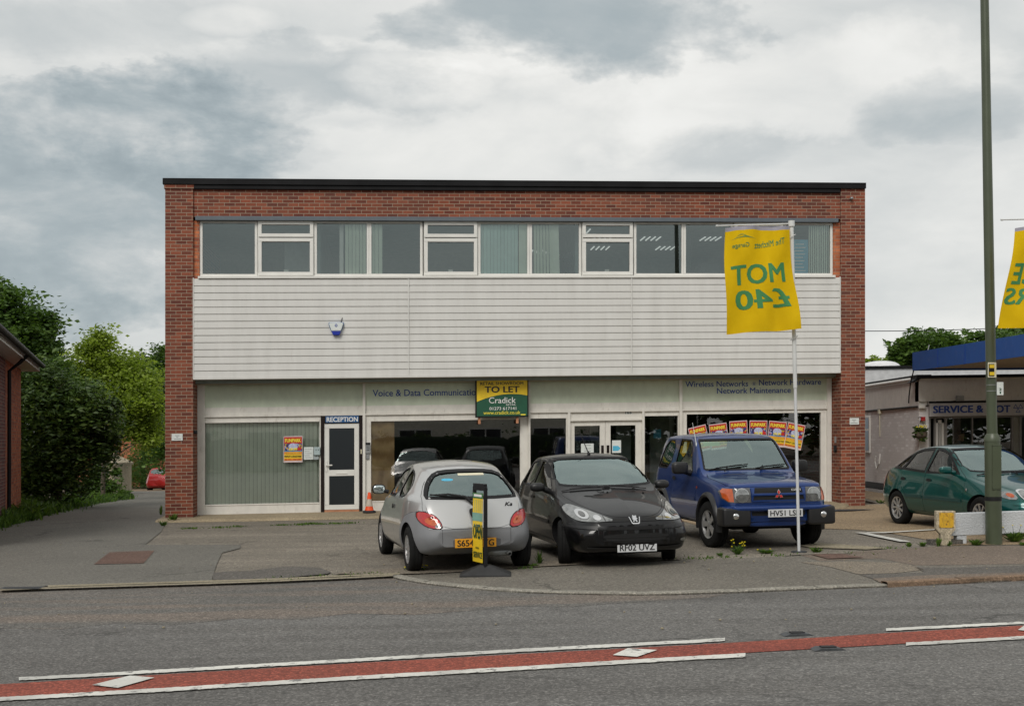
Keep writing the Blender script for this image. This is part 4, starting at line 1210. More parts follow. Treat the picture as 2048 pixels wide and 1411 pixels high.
def teal_hatch(root):
    sp = dict(L=4.10, floor=.45, inner=.57, c=dict(
        zb=[(0, .28), (.15, .2), (.6, .19), (3.5, .2), (4.0, .28), (4.1, .36)],
        wl=[(0, .42), (.15, .60), (.5, .72), (3.5, .74), (3.9, .66), (4.1, .50)],
        wm=[(0, .50), (.06, .60), (.2, .71), (.5, .80), (.9, .84), (3.2, .845), (3.7, .80), (3.98, .70), (4.1, .60)],
        zm=[(0, .42), (1, .52), (4.1, .55)],
        zbelt=[(0, .50), (.4, .70), (1.1, .84), (1.6, .90), (3.4, .97), (3.9, .95), (4.1, .70)],
        wb=[(0, .45), (.15, .58), (.5, .68), (1.1, .75), (1.7, .77), (3.2, .75), (3.6, .69), (3.95, .60), (4.1, .54)],
        zr=[(0, .57), (.05, .63), (.15, .68), (.5, .78), (1.0, .88), (1.22, .94), (1.5, 1.10), (1.85, 1.29), (2.1, 1.36), (2.5, 1.385), (2.9, 1.36), (3.3, 1.26), (3.7, 1.08), (3.92, .97), (4.03, .90), (4.1, .70)],
        we=[(0, .38), (.15, .48), (.5, .56), (1.0, .66), (1.22, .70), (1.5, .65), (1.85, .585), (2.1, .56), (2.9, .545), (3.3, .52), (3.7, .53), (3.95, .54), (4.1, .48)],
        cr=[(0, .02), (.5, .07), (1.2, .06), (2.5, .05), (3.4, .06), (3.9, .05), (4.1, .03)]))
    c = Car('teal_hatch', sp, root, paint_teal)
    fw = [(1.48, .925), (1.96, 1.225), (2.16, 1.285), (2.34, 1.30), (2.38, .94)]
    rw = [(2.47, .945), (2.44, 1.302), (2.80, 1.285), (3.02, 1.24), (3.16, .985)]
    qw = chaikin([(3.22, .985), (3.12, 1.215), (3.26, 1.17), (3.50, 1.05), (3.52, 1.0)], 0)
    ws = chaikin([(-.68, .98), (-.565, 1.275), (-.5, 1.315), (.5, 1.315), (.565, 1.275), (.68, .98), (.4, .955), (-.4, .955)], 1, True)
    rs = rect_poly(-.45, .45, 1.0, 1.2)
    c.cut([(.84, .29, .335), (3.305, .29, .335)], [fw, rw, qw], ws, rs, (1.0, 2.0), (3.5, 4.2), (1.2, 3.75))
    for sx in (-1, 1):
        c.split('door', [(1.26, .27), (1.26, .86), (1.44, .95), (1.93, 1.26), (2.14, 1.325), (2.40, 1.335), (2.43, .27)], 'x', (.3 * sx, 1.2 * sx), [paint_teal, interior_m])
        c.split('door', [(2.44, .27), (2.41, 1.336), (2.82, 1.32), (3.06, 1.26), (3.20, .96), (3.14, .68), (2.92, .48), (2.87, .27)], 'x', (.3 * sx, 1.2 * sx), [paint_teal, interior_m])
    c.split('rear_bumper', [(4.3, -.1), (4.3, .60), (3.98, .60), (3.68, .58), (3.64, .30), (3.6, -.1)], 'x', (-1.2, 1.2), [paint_teal, interior_m])
    c.split('front_bumper', [(-.2, -.1), (-.2, .54), (.2, .54), (.48, .52), (.5, -.1)], 'x', (-1.2, 1.2), [paint_teal, interior_m])
    c.split('bonnet', chaikin([(-.60, .97), (-.70, .92), (-.66, .82), (-.50, .70), (-.3, .655), (.3, .655), (.50, .70), (.66, .82), (.70, .92), (.60, .97)], 1, True), 'y', (-.2, 1.2), [paint_teal, interior_m])
    c.done('body')
    c.patch('windscreen', ws, 'W', glass_screen, -.006)
    c.patch('window_seal', offset_poly(ws, .014), 'W', blk_plastic, .003, hole=offset_poly(ws, -.010))
    c.patch('rear_window', rs, 'B', glass_screen, -.006)
    for v in 'LR':
        for w_ in (fw, rw, qw):
            c.patch('side_window', w_, v, glass_car, -.006)
            c.patch('window_seal', offset_poly(w_, .030), v, blk_plastic, .003, hole=offset_poly(w_, -.010))
        for y0 in (2.20, 3.02):
            c.patch('door_handle', chaikin(rect_poly(y0, y0 + .15, .78, .825), 1, True), v, blk_plastic, .012)
        c.patch('side_trim', [(1.30, .475), (2.40, .49), (2.40, .54), (1.30, .525)], v, simple('teal_trim_' + v, (.004, .045, .045), .4), .010)
        c.patch('side_trim', [(2.46, .49), (2.98, .50), (3.04, .55), (2.46, .54)], v, MATS.get('x') or simple('teal_trim2_' + v, (.004, .045, .045), .4), .010)
        c.patch('side_repeater', rect_poly(1.16, 1.21, .66, .70), v, lamp_clear, .008, .03)
        c.patch('tail_lamp', [(3.86, .66), (3.84, .86), (3.92, .93), (4.06, .88), (4.09, .68)], v, lamp_red, .008, .03)
    for sx in (1, -1):
        c.patch('tail_lamp', [(sx * .36, .70), (sx * .38, .88), (sx * .60, .92), (sx * .68, .80), (sx * .66, .70)], 'B', lamp_red, .008, .04)
        c.patch('headlamp', circle(sx * .44, .615, .105, .085), 'F', lamp_clear, .010, .03)
        c.patch('headlamp_ring', circle(sx * .44, .615, .112, .092), 'F', chrome_m, .013, .03, hole=circle(sx * .44, .615, .098, .078))
        c.patch('indicator', chaikin([(sx * .59, .56), (sx * .59, .67), (sx * .68, .68), (sx * .725, .64), (sx * .70, .57)], 1, True), 'F', lamp_clear, .010, .03)
        c.patch('indicator_bulb', circle(sx * .64, .625, .03), 'F', lamp_orange, .013, .03)
    c.patch('grille', chaikin(rect_poly(-.28, .28, .56, .64), 1, True), 'F', blk_plastic, .006)
    c.patch('air_intake', rect_poly(-.4, .4, .26, .38), 'F', blk_plastic, .006)
    c.strip('bumper_strip', [(-.66, .50), (-.3, .495), (0, .49), (.3, .495), (.66, .50)], 'F', paint_teal, .035, .018)
    m = MB(); rbox(m, (0, 0, 0), (.1, .1, .1), 3)
    wiper(c, (.05, 1.06), (-.02, 1.16), ((.0, 1.17), (.58, 1.20)), 'T', r=.009)
    wiper(c, (-.42, 1.06), (-.45, 1.16), ((-.6, 1.20), (-.02, 1.17)), 'T', r=.009)
    for sx in (1, -1):
        m = MB(); rbox(m, (sx * .93, 1.58, .985), (.11, .065, .06), 3.2)
        mr = m.build('door_mirror', paint_teal, root, smooth=60)
        m = MB(); m.tube([(sx * .84, 1.58, .955), (sx * .75, 1.60, .935)], [.03, .045], 8); m.build('mirror_arm', paint_teal, mr, smooth=60)
    a = c.proj(.5, 2.05, 'T', 0)[0]
    m = MB(); m.tube([a, a + Vector((.06, .30, .16))], [.007, .003], 6); m.build('aerial', blk_plastic, root, smooth=60)
    for sx, yy, st in ((1, .84, .0), (-1, .84, .0), (1, 3.305, 0), (-1, 3.305, 0)):
        wheel(root, sx * .725, yy, .297, .18, .188, 9, sx, st, sw=.019)
    seats(root, (2.2, 3.05), (-.37, .37), .44, .60)
    m = MB(); rbox(m, (0, 1.42, .78), (.68, .24, .12), 4); m.build('dashboard', interior_m, root, smooth=50)
    steering(root, -.37, 1.75, .84)
    return c

def red_hatch(root):
    sp = dict(L=3.9, floor=.45, inner=.57, c=dict(
        zb=[(0, .28), (.2, .2), (3.6, .22), (3.9, .36)],
        wl=[(0, .42), (.4, .70), (3.5, .72), (3.9, .55)],
        wm=[(0, .50), (.3, .76), (.9, .84), (3.2, .85), (3.7, .78), (3.9, .62)],
        zbelt=[(0, .50), (1.1, .88), (3.3, 1.0), (3.9, .70)],
        wb=[(0, .45), (.5, .68), (1.1, .75), (3.1, .76), (3.6, .70), (3.9, .58)],
        zr=[(0, .57), (.15, .70), (1.0, .95), (1.5, 1.22), (2.0, 1.43), (2.5, 1.46), (3.2, 1.40), (3.5, 1.30), (3.72, 1.02), (3.85, .9), (3.9, .70)],
        we=[(0, .38), (.5, .56), (1.1, .70), (1.85, .60), (3.3, .56), (3.7, .60), (3.9, .50)],
        cr=[(0, .02), (.5, .07), (1.2, .06), (2.5, .05), (3.5, .06), (3.9, .03)]))
    c = Car('red_hatch', sp, root, paint_red, 48)
    w1 = [(1.35, .97), (1.95, 1.34), (2.9, 1.36), (3.2, 1.10), (3.1, 1.02)]
    rs = chaikin([(-.54, 1.03), (-.48, 1.30), (.48, 1.30), (.54, 1.03)], 1, True)
    ws = chaikin([(-.68, 1.0), (-.565, 1.33), (.565, 1.33), (.68, 1.0)], 1, True)
    c.cut([(.8, .3, .34), (3.15, .3, .34)], [w1], ws, rs, (.8, 2.0), (3.3, 4.0), (1.1, 3.6))
    c.done('body')
    c.patch('windscreen', ws, 'W', glass_screen, -.006); c.patch('rear_window', rs, 'B', glass_screen, -.006)
    for v in 'LR': c.patch('side_window', w1, v, glass_car, -.006)
    for sx in (1, -1):
        c.patch('tail_lamp', chaikin([(sx * .46, .84), (sx * .46, .93), (sx * .70, 1.0), (sx * .73, .86)], 1, True), 'B', lamp_red, .008, .04)
    for sx in (1, -1):
        for yy in (.8, 3.15): wheel(root, sx * .73, yy, .31, .19, .2, 7, sx)
    y = c.proj(0, .55, 'B', 0)[0].y
    return c
# ------------------------------------------------------------------ ground, road, pavement
ROADZ = -.014
def ground_sheet():
    xs = [-400, -200, -100, -60, -40, -30] + [-26 + 1.0 * i for i in range(24)] + [0, 6, 12, 20, 30, 45, 70, 110, 200, 400]
    ys = [-120, -60, -30, -10, 0, 10, 18] + [20 + 1.5 * i for i in range(30)] + [70, 80, 100, 130, 170, 230, 320, 450]
    V = [(x, y, zg(x, y) - .045) for y in ys for x in xs]; n = len(xs)
    Fc = [(j * n + i, j * n + i + 1, (j + 1) * n + i + 1, (j + 1) * n + i) for j in range(len(ys) - 1) for i in range(n - 1)]
    me = bpy.data.meshes.new('ground'); me.from_pydata(V, [], Fc); me.materials.append(soil_m)
    o = bpy.data.objects.new('ground', me); COL.objects.link(o); o['kind'] = 'structure'
ground_sheet()
def sheet(name, pts, mat, z, cell=None, kind='structure', parent=None, skirt=0.0, label=None):
    """flat surface from plan points (x, y); follows the slope of the street"""
    bm = bmesh.new()
    bm.faces.new([bm.verts.new((p[0], p[1], 0)) for p in pts])
    if cell:
        for k in (0, 1):
            lo, hi = min(p[k] for p in pts), max(p[k] for p in pts); t = lo + cell
            while t < hi:
                bmesh.ops.bisect_plane(bm, geom=bm.verts[:] + bm.edges[:] + bm.faces[:], plane_co=(t if k == 0 else 0, t if k else 0, 0), plane_no=(1, 0, 0) if k == 0 else (0, 1, 0)); t += cell
    for v in bm.verts: v.co.z = zg(v.co.x, v.co.y) + z
    bmesh.ops.recalc_face_normals(bm, faces=bm.faces)
    for f in bm.faces:
        if f.normal.z < 0: f.normal_flip()
    if skirt:
        be = [e for e in bm.edges if len(e.link_faces) == 1]
        r_ = bmesh.ops.extrude_edge_only(bm, edges=be)
        for v in r_['geom']:
            if isinstance(v, bmesh.types.BMVert): v.co.z -= skirt
    me = bpy.data.meshes.new(name); bm.to_mesh(me); bm.free(); me.materials.append(mat)
    o = bpy.data.objects.new(name, me); COL.objects.link(o)
    if kind: o['kind'] = kind
    if parent: o.parent = parent
    if label: o['label'] = label
    return o
def gp(lst, z0=0.0): return [tuple(G(a, b, z0)[:2]) for a, b in lst]
def band(line, w0, w1, z0=0.0):
    """plan strip: pixel centre line with thickness in pixel rows (w0 up, w1 down)"""
    return gp([(x, y - w0) for x, y in line] + [(x, y + w1) for x, y in reversed(line)], z0)

KERB = [(783.7, 1152.6), (800, 1157), (830, 1162.5), (877.7, 1169), (925, 1174), (983.7, 1179), (1050, 1183), (1124, 1185.4), (1200, 1187), (1274, 1187.8), (1348, 1186.9), (1480, 1182.5), (1594, 1177.8), (1700, 1173.8), (1775, 1171)]
KERB2 = [(1775, 1171.6), (1860, 1167), (1943, 1163), (2048, 1157.7), (2200, 1150), (2500, 1134)]
CHAN = [(-400, 1196), (0, 1181.5), (95.7, 1177.2), (410, 1168), (700, 1156.5), (790, 1152.5)]
# the road: everything in front of the kerb lines
far = gp([(-3000, 1290)] + CHAN + KERB + KERB2[1:] + [(5000, 1000)], ROADZ)
sheet('road', [(-60, far[1][1]), *[(p[0], p[1] + .5) for p in far[1:-1]], (60, 24.0), (60, -9), (-60, -9)], road_m, ROADZ)
# worn strip of carriageway along the channel
sheet('road_edge', gp([(x, y - 4) for x, y in CHAN] + KERB[:12] + [(1420, 1194), (1330, 1200), (1240, 1205), (1130, 1214), (1040, 1211), (930, 1221), (830, 1229), (700, 1226), (600, 1238), (480, 1236), (350, 1249), (230, 1246), (120, 1258), (0, 1256), (-400, 1280)], ROADZ), road_edge_m, ROADZ + .002)
# forecourt base
court = gp(CHAN[:-1] + [(760, 1153.8)] + KERB + KERB2[1:])
A0, B0 = (-7.42, 24.60), (8.03, 26.15)
sheet('forecourt', court + [(40, 24), (40, 42), (9.6, 42), (8.6, 27), (8.05, 26.6), (-7.2, 25.2), (-7.6, 25.0), (-14, 24), (-40, 20), (-40, 13)], court_m, 0, skirt=.03, label='worn grey asphalt forecourt in front of the shops')
pave_far = [(815, 1151), (900, 1146), (1023, 1139.8), (1158, 1130), (1362, 1120.5), (1587, 1111.5), (1700, 1103.5), (1772, 1098), (1868, 1092.7), (2048, 1090), (2500, 1076)]
sheet('pavement', gp([(x, y - 2.0) for x, y in KERB + KERB2[1:]] + pave_far[::-1]), pave_m, .005)
sheet('golden_forecourt', gp([(1400, 1052), (1638, 1057), (1711, 1059), (1771, 1065), (1824, 1074), (1868, 1082), (1872, 1091), (2048, 1089), (2500, 1075)]) + [(22, 20), (22, 36), (9.7, 36), (9.0, 30), (8.7, 26.6), (3.0, 25.6)], gold_m, .008)
# lane: smooth darker asphalt on the left, running back past the building
lane_r = gp([(481.8, 1089.5), (480, 1097), (444, 1106), (433, 1130), (423.7, 1159)])
lane_top = gp([(320, 1062), (400, 1056)])
sheet('lane', gp([(-400, 1192), (0, 1178), (95, 1173), (300, 1168), (423.7, 1162)]) + lane_r[::-1] + gp([(290, 1090), (322, 1064)]) + [(-7.75, 26), (-9.0, 34), (-12.5, 46), (-15.5, 56), (-18.4, 70), (-23.5, 70)] + gp([(262, 997), (235, 1000.5), (210, 1004), (170, 1012), (130, 1022), (60, 1041), (0, 1056), (-80, 1075), (-300, 1120)]), lane_m, .012, cell=1.0, label='smooth dark asphalt lane')
sheet('lane_end', [(-22.5, 63), (-16.5, 63), (-17.5, 69.9), (-23.4, 69.9)], gold_m, .017, cell=1.0)
sheet('tarmac_patch', gp([(427, 1147), (450, 1144.5), (500, 1143), (530, 1139), (564, 1135), (600, 1134), (640, 1137), (662, 1145), (655, 1149), (600, 1154), (560, 1158.5), (480, 1161), (425, 1161)]), pave_dark, .016)
sheet('tarmac_patch', gp([(1355, 1112), (1362, 1120), (1230, 1126), (1158, 1130), (1040, 1136), (900, 1146), (790, 1150), (662, 1149), (700, 1144), (850, 1134)]), pave_light, .016)
# patches in the pavement on the right
sheet('tarmac_patch', gp([(1600, 1125), (1660, 1134), (1716, 1149), (1788, 1147), (1850, 1140), (1830, 1133), (1800, 1126), (1700, 1123)]), pave_light, .010)
sheet('tarmac_patch', gp([(1718, 1149.5), (1790, 1147.5), (1850, 1145), (1828, 1135), (1900, 1136), (2048, 1132), (2500, 1118), (2500, 1131), (2048, 1145), (1860, 1151), (1745, 1158)]), pave_dark, .010)
sheet('tarmac_patch', gp([(1745, 1158.5), (1860, 1151.5), (2048, 1146), (2500, 1132), (2500, 1128 + 8), (2048, 1153), (1943, 1158), (1790, 1165), (1760, 1166)]), pave_brown, .014)
sheet('tarmac_patch', gp([(1600, 1110), (1772, 1099), (1868, 1093.5), (2048, 1091), (2500, 1077), (2500, 1112), (2048, 1128), (1830, 1131), (1760, 1117), (1640, 1122)]), pave_brown, .0075)
sheet('concrete_strip', gp([(1600, 1092), (1632, 1086.4), (1700, 1091), (1776.5, 1097), (1732, 1100), (1620, 1096)]), channel_m, .016)
sheet('concrete_strip', gp([(1560, 1113), (1600, 1110.5), (1640, 1109), (1700, 1108), (1700, 1104), (1590, 1107.5)]), court_m, .014)
# apron (raised concrete in front of the shop)
BF = Frame(A0[0], A0[1], math.atan2(B0[1] - A0[1], B0[0] - A0[0]))
UB = math.dist(A0, B0)
m = MB(BF)
aw = [(-.12, 0.0, -.68), (.9, 0, -.95), (2.5, 0, -1.0), (5.0, 0, -1.05), (6.3, 0, -1.0), (6.32, 0, -.2)]
fr = [(-.12, -.45), (.6, -.52), (2.0, -.62), (4.2, -.72), (6.6, -.85), (9, -.95), (12, -1.0), (14.2, -.95), (UB - .7, -.6), (UB - .45, -.2)]
for i in range(len(fr) - 1):
    (a, va), (b, vb) = fr[i], fr[i + 1]
    m.add([(a, va, .004), (b, vb, .004), (b, vb * .82, .055), (a, va * .82, .055)])
    m.add([(a, va * .82, .055), (b, vb * .82, .055), (b, .85, .10), (a, .85, .10)])
a = m.build('pavement_apron', concrete_m); a.location = (BF.x, BF.y, BF.z); a.rotation_euler = (0, 0, BF.a); a['kind'] = 'structure'; a['label'] = 'tan concrete apron along the shopfront'

def kerb(name, line, w_px, top, mat, label, bot=ROADZ - .01, seg=.9):
    pts = [Vector(p).to_2d() for p in gp(line)]
    # resample
    dense = []
    for i in range(len(pts) - 1):
        k = max(1, int((pts[i + 1] - pts[i]).length / .12))
        for j in range(k): dense.append(pts[i].lerp(pts[i + 1], j / k))
    dense.append(pts[-1])
    m = MB(); wd = .125
    run = 0; ring = []
    def off(i, d):
        t = (dense[min(i + 1, len(dense) - 1)] - dense[max(i - 1, 0)]).normalized()
        return dense[i] + Vector((-t.y, t.x)) * d
    prof = [(0, bot), (0, top - .012), (.012, top), (wd, top), (wd, bot)]
    for i in range(len(dense) - 1):
        L = (dense[i + 1] - dense[i]).length
        gap = int(run / seg) != int((run + L) / seg); run += L
        for k in range(len(prof) - 1):
            q = []
            for ii, (o_, z) in ((i, prof[k]), (i + 1, prof[k]), (i + 1, prof[k + 1]), (i, prof[k + 1])):
                if gap and ii == i + 1: pass
                p = off(ii, o_); zz_ = z - (.005 if gap and z > 0 else 0)
                q.append((p.x, p.y, S * p.x + zz_))
            m.add(q)
    o = m.build(name, mat); return tag(o, label, None, None, 'structure')
kerb('kerb', KERB, 5, .018, kerb_m, 'pale dropped kerb curving out along the road')
kerb('kerb', KERB2, 6, .045, kerb_brown, 'raised brown stained kerb at right')
sheet('channel', band([(95.7, 1174.5), (410, 1164.8), (560, 1160), (700, 1153), (800, 1149.5)], 1.6, 1.4), channel_m, .020, label='pale concrete drainage channel across the lane mouth')
sheet('channel', band([(0, 1182), (95.7, 1178.2), (410, 1168.6), (560, 1163.4), (700, 1157), (786, 1152.8)], 1.2, 1.2), channel_m, .020, label='lower pale concrete edging across the lane mouth')

# painted markings and the red centre strip
Z1, Z2 = ROADZ + .010, ROADZ + .015
cu = [(0, 1368.6), (342, 1348), (700, 1327), (1042, 1308), (1400, 1289), (1645, 1274.5), (1703, 1270.5), (1792, 1265), (2048, 1251)]
cl = [(0, 1396), (342, 1377), (700, 1355), (1042, 1334), (1400, 1312.5), (1519, 1303.7), (1645, 1296.8), (1792, 1288), (2048, 1273)]
ext = lambda l, s0, s1: [(-500, l[0][1] + s0)] + l + [(2600, l[-1][1] + s1)]
sheet('red_centre_strip', gp(ext(cu, 30, -31) + ext(cl, 27, -32)[::-1], ROADZ), redlane_m, ROADZ + .0055, label='red surfaced strip down the middle of the road')
def rough_band(name, line, up, dn, label):
    pts = []
    a = []; b = []
    for i in range(len(line) - 1):
        (x0, y0), (x1, y1) = line[i], line[i + 1]
        n = max(2, int(abs(x1 - x0) / 7))
        for k in range(n):
            t = k / n; x = x0 + (x1 - x0) * t; y = y0 + (y1 - y0) * t
            a.append((x, y - up + random.uniform(-.4, .4))); b.append((x, y + dn + random.uniform(-.45, .45)))
    sheet(name, gp(a + b[::-1], ROADZ), line_m, Z1, label=label)
rough_band('white_line', [(-500, 1394), (-470, 1393)], 3, 3, 'white line')
rough_band('white_line', [(37.6, 1358.8), (171, 1352), (342, 1342), (700, 1321.7), (1042, 1301.5), (1400, 1283), (1457, 1279)], 3.0, 3.2, 'upper white line beside the red strip, left length')
rough_band('white_line', [(1772, 1260), (1900, 1253.5), (2048, 1246), (2600, 1214)], 2.2, 2.8, 'upper white line beside the red strip, right length')
rough_band('white_line', [(-400, 1422), (0, 1399.5), (342, 1380), (700, 1357.5), (1042, 1337.5), (1400, 1316), (1498, 1311)], 3.8, 3.8, 'lower white line beside the red strip, left length')
rough_band('white_line', [(1812, 1289.3), (1900, 1284.5), (2048, 1276), (2600, 1244)], 3.0, 3.0, 'lower white line beside the red strip, right length')
for q, lb in (([(183.5, 1372.5), (259.7, 1353.7), (309.3, 1357.8), (235.8, 1378.3)], 'left'), ([(1225.3, 1312.5), (1255.4, 1298.8), (1314.5, 1302.2), (1274.2, 1316)], 'middle'), ([(2036, 1262), (2054, 1249), (2120, 1250), (2075, 1266)], 'right')):
    sheet('diamond_marking', gp(q, ROADZ), line_m, Z2, label='white diamond painted on the red strip, ' + lb)
sheet('bay_marking', gp([(1709, 1066.2), (1733, 1066.8), (1822, 1085), (1800, 1085)]), line_m, .022, label='diagonal white bay line')
sheet('bay_marking', gp([(1733, 1066.5), (1773, 1066), (1876, 1059.6), (1880, 1061), (1773, 1067.6), (1735, 1067.8)]), line_m, .026, label='thin white bay line running to the marker post')
# scattered small stones and litter
m = MB()
for i in range(90):
    px, py = random.uniform(0, 2048), random.choice([random.uniform(1150, 1260), random.uniform(1090, 1170), random.uniform(1060, 1150)])
    g = G(px, py, ROADZ); r = random.uniform(.006, .016)
    rbox(m, (g.x, g.y, max(g.z, zg(g.x, g.y) + (.012 if py < 1150 else ROADZ + .008)) + r * .3), (r, r * random.uniform(.6, 1), r * .6), 2.4, 6, 4)
tag(m.build('loose_stones', channel_m, None), 'small stones and grit scattered over the forecourt and road edge', 'grit', None, 'stuff')
# distant backdrop of ground beyond houses is the ground sheet itself
def cover(name, quad_px, mat_f, mat_g, z, label, slots=8, z0=0.0):
    q = [Vector(p).to_2d() for p in gp(quad_px, z0)]
    root = Empty(name, q[0].x, q[0].y, 0, label, 'manhole cover'); base = root.location.copy(); inv = None
    bpy.context.view_layer.update(); inv = root.matrix_world.inverted()
    def pt(s, t, h):
        a = q[0].lerp(q[1], t); b = q[3].lerp(q[2], t); p = a.lerp(b, s); return inv @ Vector((p.x, p.y, zg(p.x, p.y) + h + z0))
    m = MB(); e = .05
    for (s0, s1, t0, t1) in ((0, 1, 0, e), (0, 1, 1 - e, 1), (0, e * .6, e, 1 - e), (1 - e * .6, 1, e, 1 - e), (.485, .515, e, 1 - e)):
        m.add([pt(s0, t0, z), pt(s1, t0, z), pt(s1, t1, z), pt(s0, t1, z)])
    m.build('frame', mat_f, root, fix=False)
    for h0, h1 in ((.03, .485), (.515, .97)):
        mm = MB(); mm.add([pt(h0, e, z - .003), pt(h1, e, z - .003), pt(h1, 1 - e, z - .003), pt(h0, 1 - e, z - .003)])
        for k in range(slots):
            a0 = h0 + (h1 - h0) * (k + .2) / slots; a1 = h0 + (h1 - h0) * (k + .7) / slots
            mm.add([pt(a0, e * 2, z + .001), pt(a1, e * 2, z + .001), pt(a1, 1 - e * 2, z + .001), pt(a0, 1 - e * 2, z + .001)])
        mm.build('lid', mat_g, root, fix=False)
cover('manhole_cover', [(188, 1130), (219, 1106), (309, 1102.5), (287, 1128)], iron_red, iron_red, .020, 'rusty ribbed manhole cover in the lane mouth')
cover('manhole_cover', [(1622, 1110), (1682, 1109), (1729, 1116.4), (1656, 1119)], iron_red, iron_red, .020, 'red-brown cover in the pavement near the flagpole')
cover('drain_grate', [(0, 1181), (8, 1176.5), (90, 1175.5), (78, 1180.5)], iron_m, iron_m, .024, 'dark iron drain grate at the end of the channel', 10)
cover('access_cover', [(1658, 1024), (1664, 1019.5), (1752, 1019.5), (1700, 1023)], iron_m, iron_m, .024, 'dark grey cover behind the blue off-roader', 4)
for px, py, lb in ((1594, 1269, 'above'), (1656, 1298, 'below')):
    g = G(px, py, ROADZ)
    r = Empty('road_stud', g.x, g.y, R(8), 'black cat\'s-eye stud just %s the red strip' % lb, 'road stud', 'cat\'s-eye studs in the road', z=g.z + .001)
    m = MB(); m.prism([(-.13, 0), (-.08, .018), (.08, .018), (.13, 0)], 'y', -.06, .06); m.build('casing', iron_m, r)
    m = MB(); m.box(-.06, .06, -.03, .03, .0185, .028); k = m.build('rubber_insert', blk_rubber, r, bevel=.004)
# ------------------------------------------------------------------ the two-storey shop building
bld = BF.empty('shop_building', 'two-storey red brick shop building with white cladding band and long strip of windows', 'building')
def bb(name, mat, boxes, parent=bld, bevel=0, label=None):
    m = MB(BF)
    for b in boxes: m.box(*b)
    return m.build(name, mat, parent, bevel=bevel, label=label)
U, W_ = BF.u, BF.w
D0 = 10.0
uL = U(386, 0); uR = U(1682, 0)
TOP = 7.30
# piers and walls
bb('brick_pier', brick_main, [(0, uL, 0, .9, -.3, TOP - .10)])
bb('brick_pier', brick_main, [(uR, UB, 0, .9, -.3, TOP - .10)])
bb('side_wall', brick_main, [(.0, .30, .903, D0, -.8, TOP - .12)]); bb('side_wall', brick_main, [(UB - .30, UB, .903, D0, -.5, TOP - .12)])
bb('back_wall', brick_main, [(.3, UB - .3, D0 - .3, D0, -.8, TOP - .12)])
bb('roof', roof_felt, [(.05, UB - .05, .15, D0 - .05, TOP - .115, TOP - .03)])
m = MB(BF)
m.box(-.045, UB + .005, -.05, .20, TOP - .10, TOP + .03)
m.box(uL + .02, uR - .02, -.02, .10, TOP - .19, TOP - .103)
m.build('roof_fascia', fascia_blk, bld, bevel=.006)
bb('pier_cap', brick_main, [(-.02, uL + .02, -.025, .1, TOP - .19, TOP - .102)])
wt_ = W_(500, 441.5, .12); wb_ = W_(500, 553.5, .12)      # top and bottom of the window strip
pw = W_(600, 434, .04)
bb('parapet', brick_main, [(uL, uR, .045, .30, pw, TOP - .12)])
m = MB(BF)
ul, ur = U(391, 0), U(1676, 0)
m.box(ul, ur, -.03, .14, pw - .085, pw + .004)
m.build('lead_flashing', lead_m, bld, bevel=.006)
# brick slivers beside the windows
wu0, wu1 = U(400, .12), U(1664.5, .12)
orange = brick_left
bb('brick_return', orange, [(uL, wu0 - .002, .06, .30, wb_ - .05, pw - .086)])
bb('brick_return', orange, [(wu1 + .002, uR, .06, .30, wb_ - .05, pw - .086)])
# cladding band
c0 = W_(386, 756, 0) ; c1 = wb_ - .055
SPL = [U(386.5, 0), U(817, 0), U(1263, 0), U(1680.5, 0)]
NB = 14
for i in range(3):
    m = MB(BF); a, b = SPL[i] + .012, SPL[i + 1] - .012
    bh = (c1 - c0) / NB
    for k in range(NB):
        z0 = c0 + k * bh; z1 = z0 + bh
        # shiplap profile: face leans out to the bottom, a shadow groove at the top
        pr = [(.0, z0 + .003), (-.004, z0 + .010), (.000, z1 - .016), (.014, z1 - .010), (.014, z1 + .003), (.06, z1 + .003), (.06, z0 + .003)]
        m.prism(pr, 'x', a, b)
    m.build('cladding_panel', cladding_m, bld)
for k in (1, 2): bb('cladding_trim', cladding_m, [(SPL[k] - .013, SPL[k] + .013, -.022, .05, c0, c1)])
for a, b in ((SPL[0] - .006, SPL[0] + .012), (SPL[3] - .012, SPL[3] + .004)): bb('cladding_trim', cladding_m, [(a, b, -.018, .05, c0, c1 + .02)])
bb('cladding_trim', cladding_m, [(SPL[0], SPL[3], -.024, .06, c0 - .03, c0 + .002)])
bb('window_sill', upvc, [(wu0 - .02, wu1 + .02, -.035, .30, c1 + .003, wb_ - .002)], bevel=.006)
bb('inner_wall', room_m, [(.302, UB - .302, .30, .42, c0 - .1, wb_ - .02)])
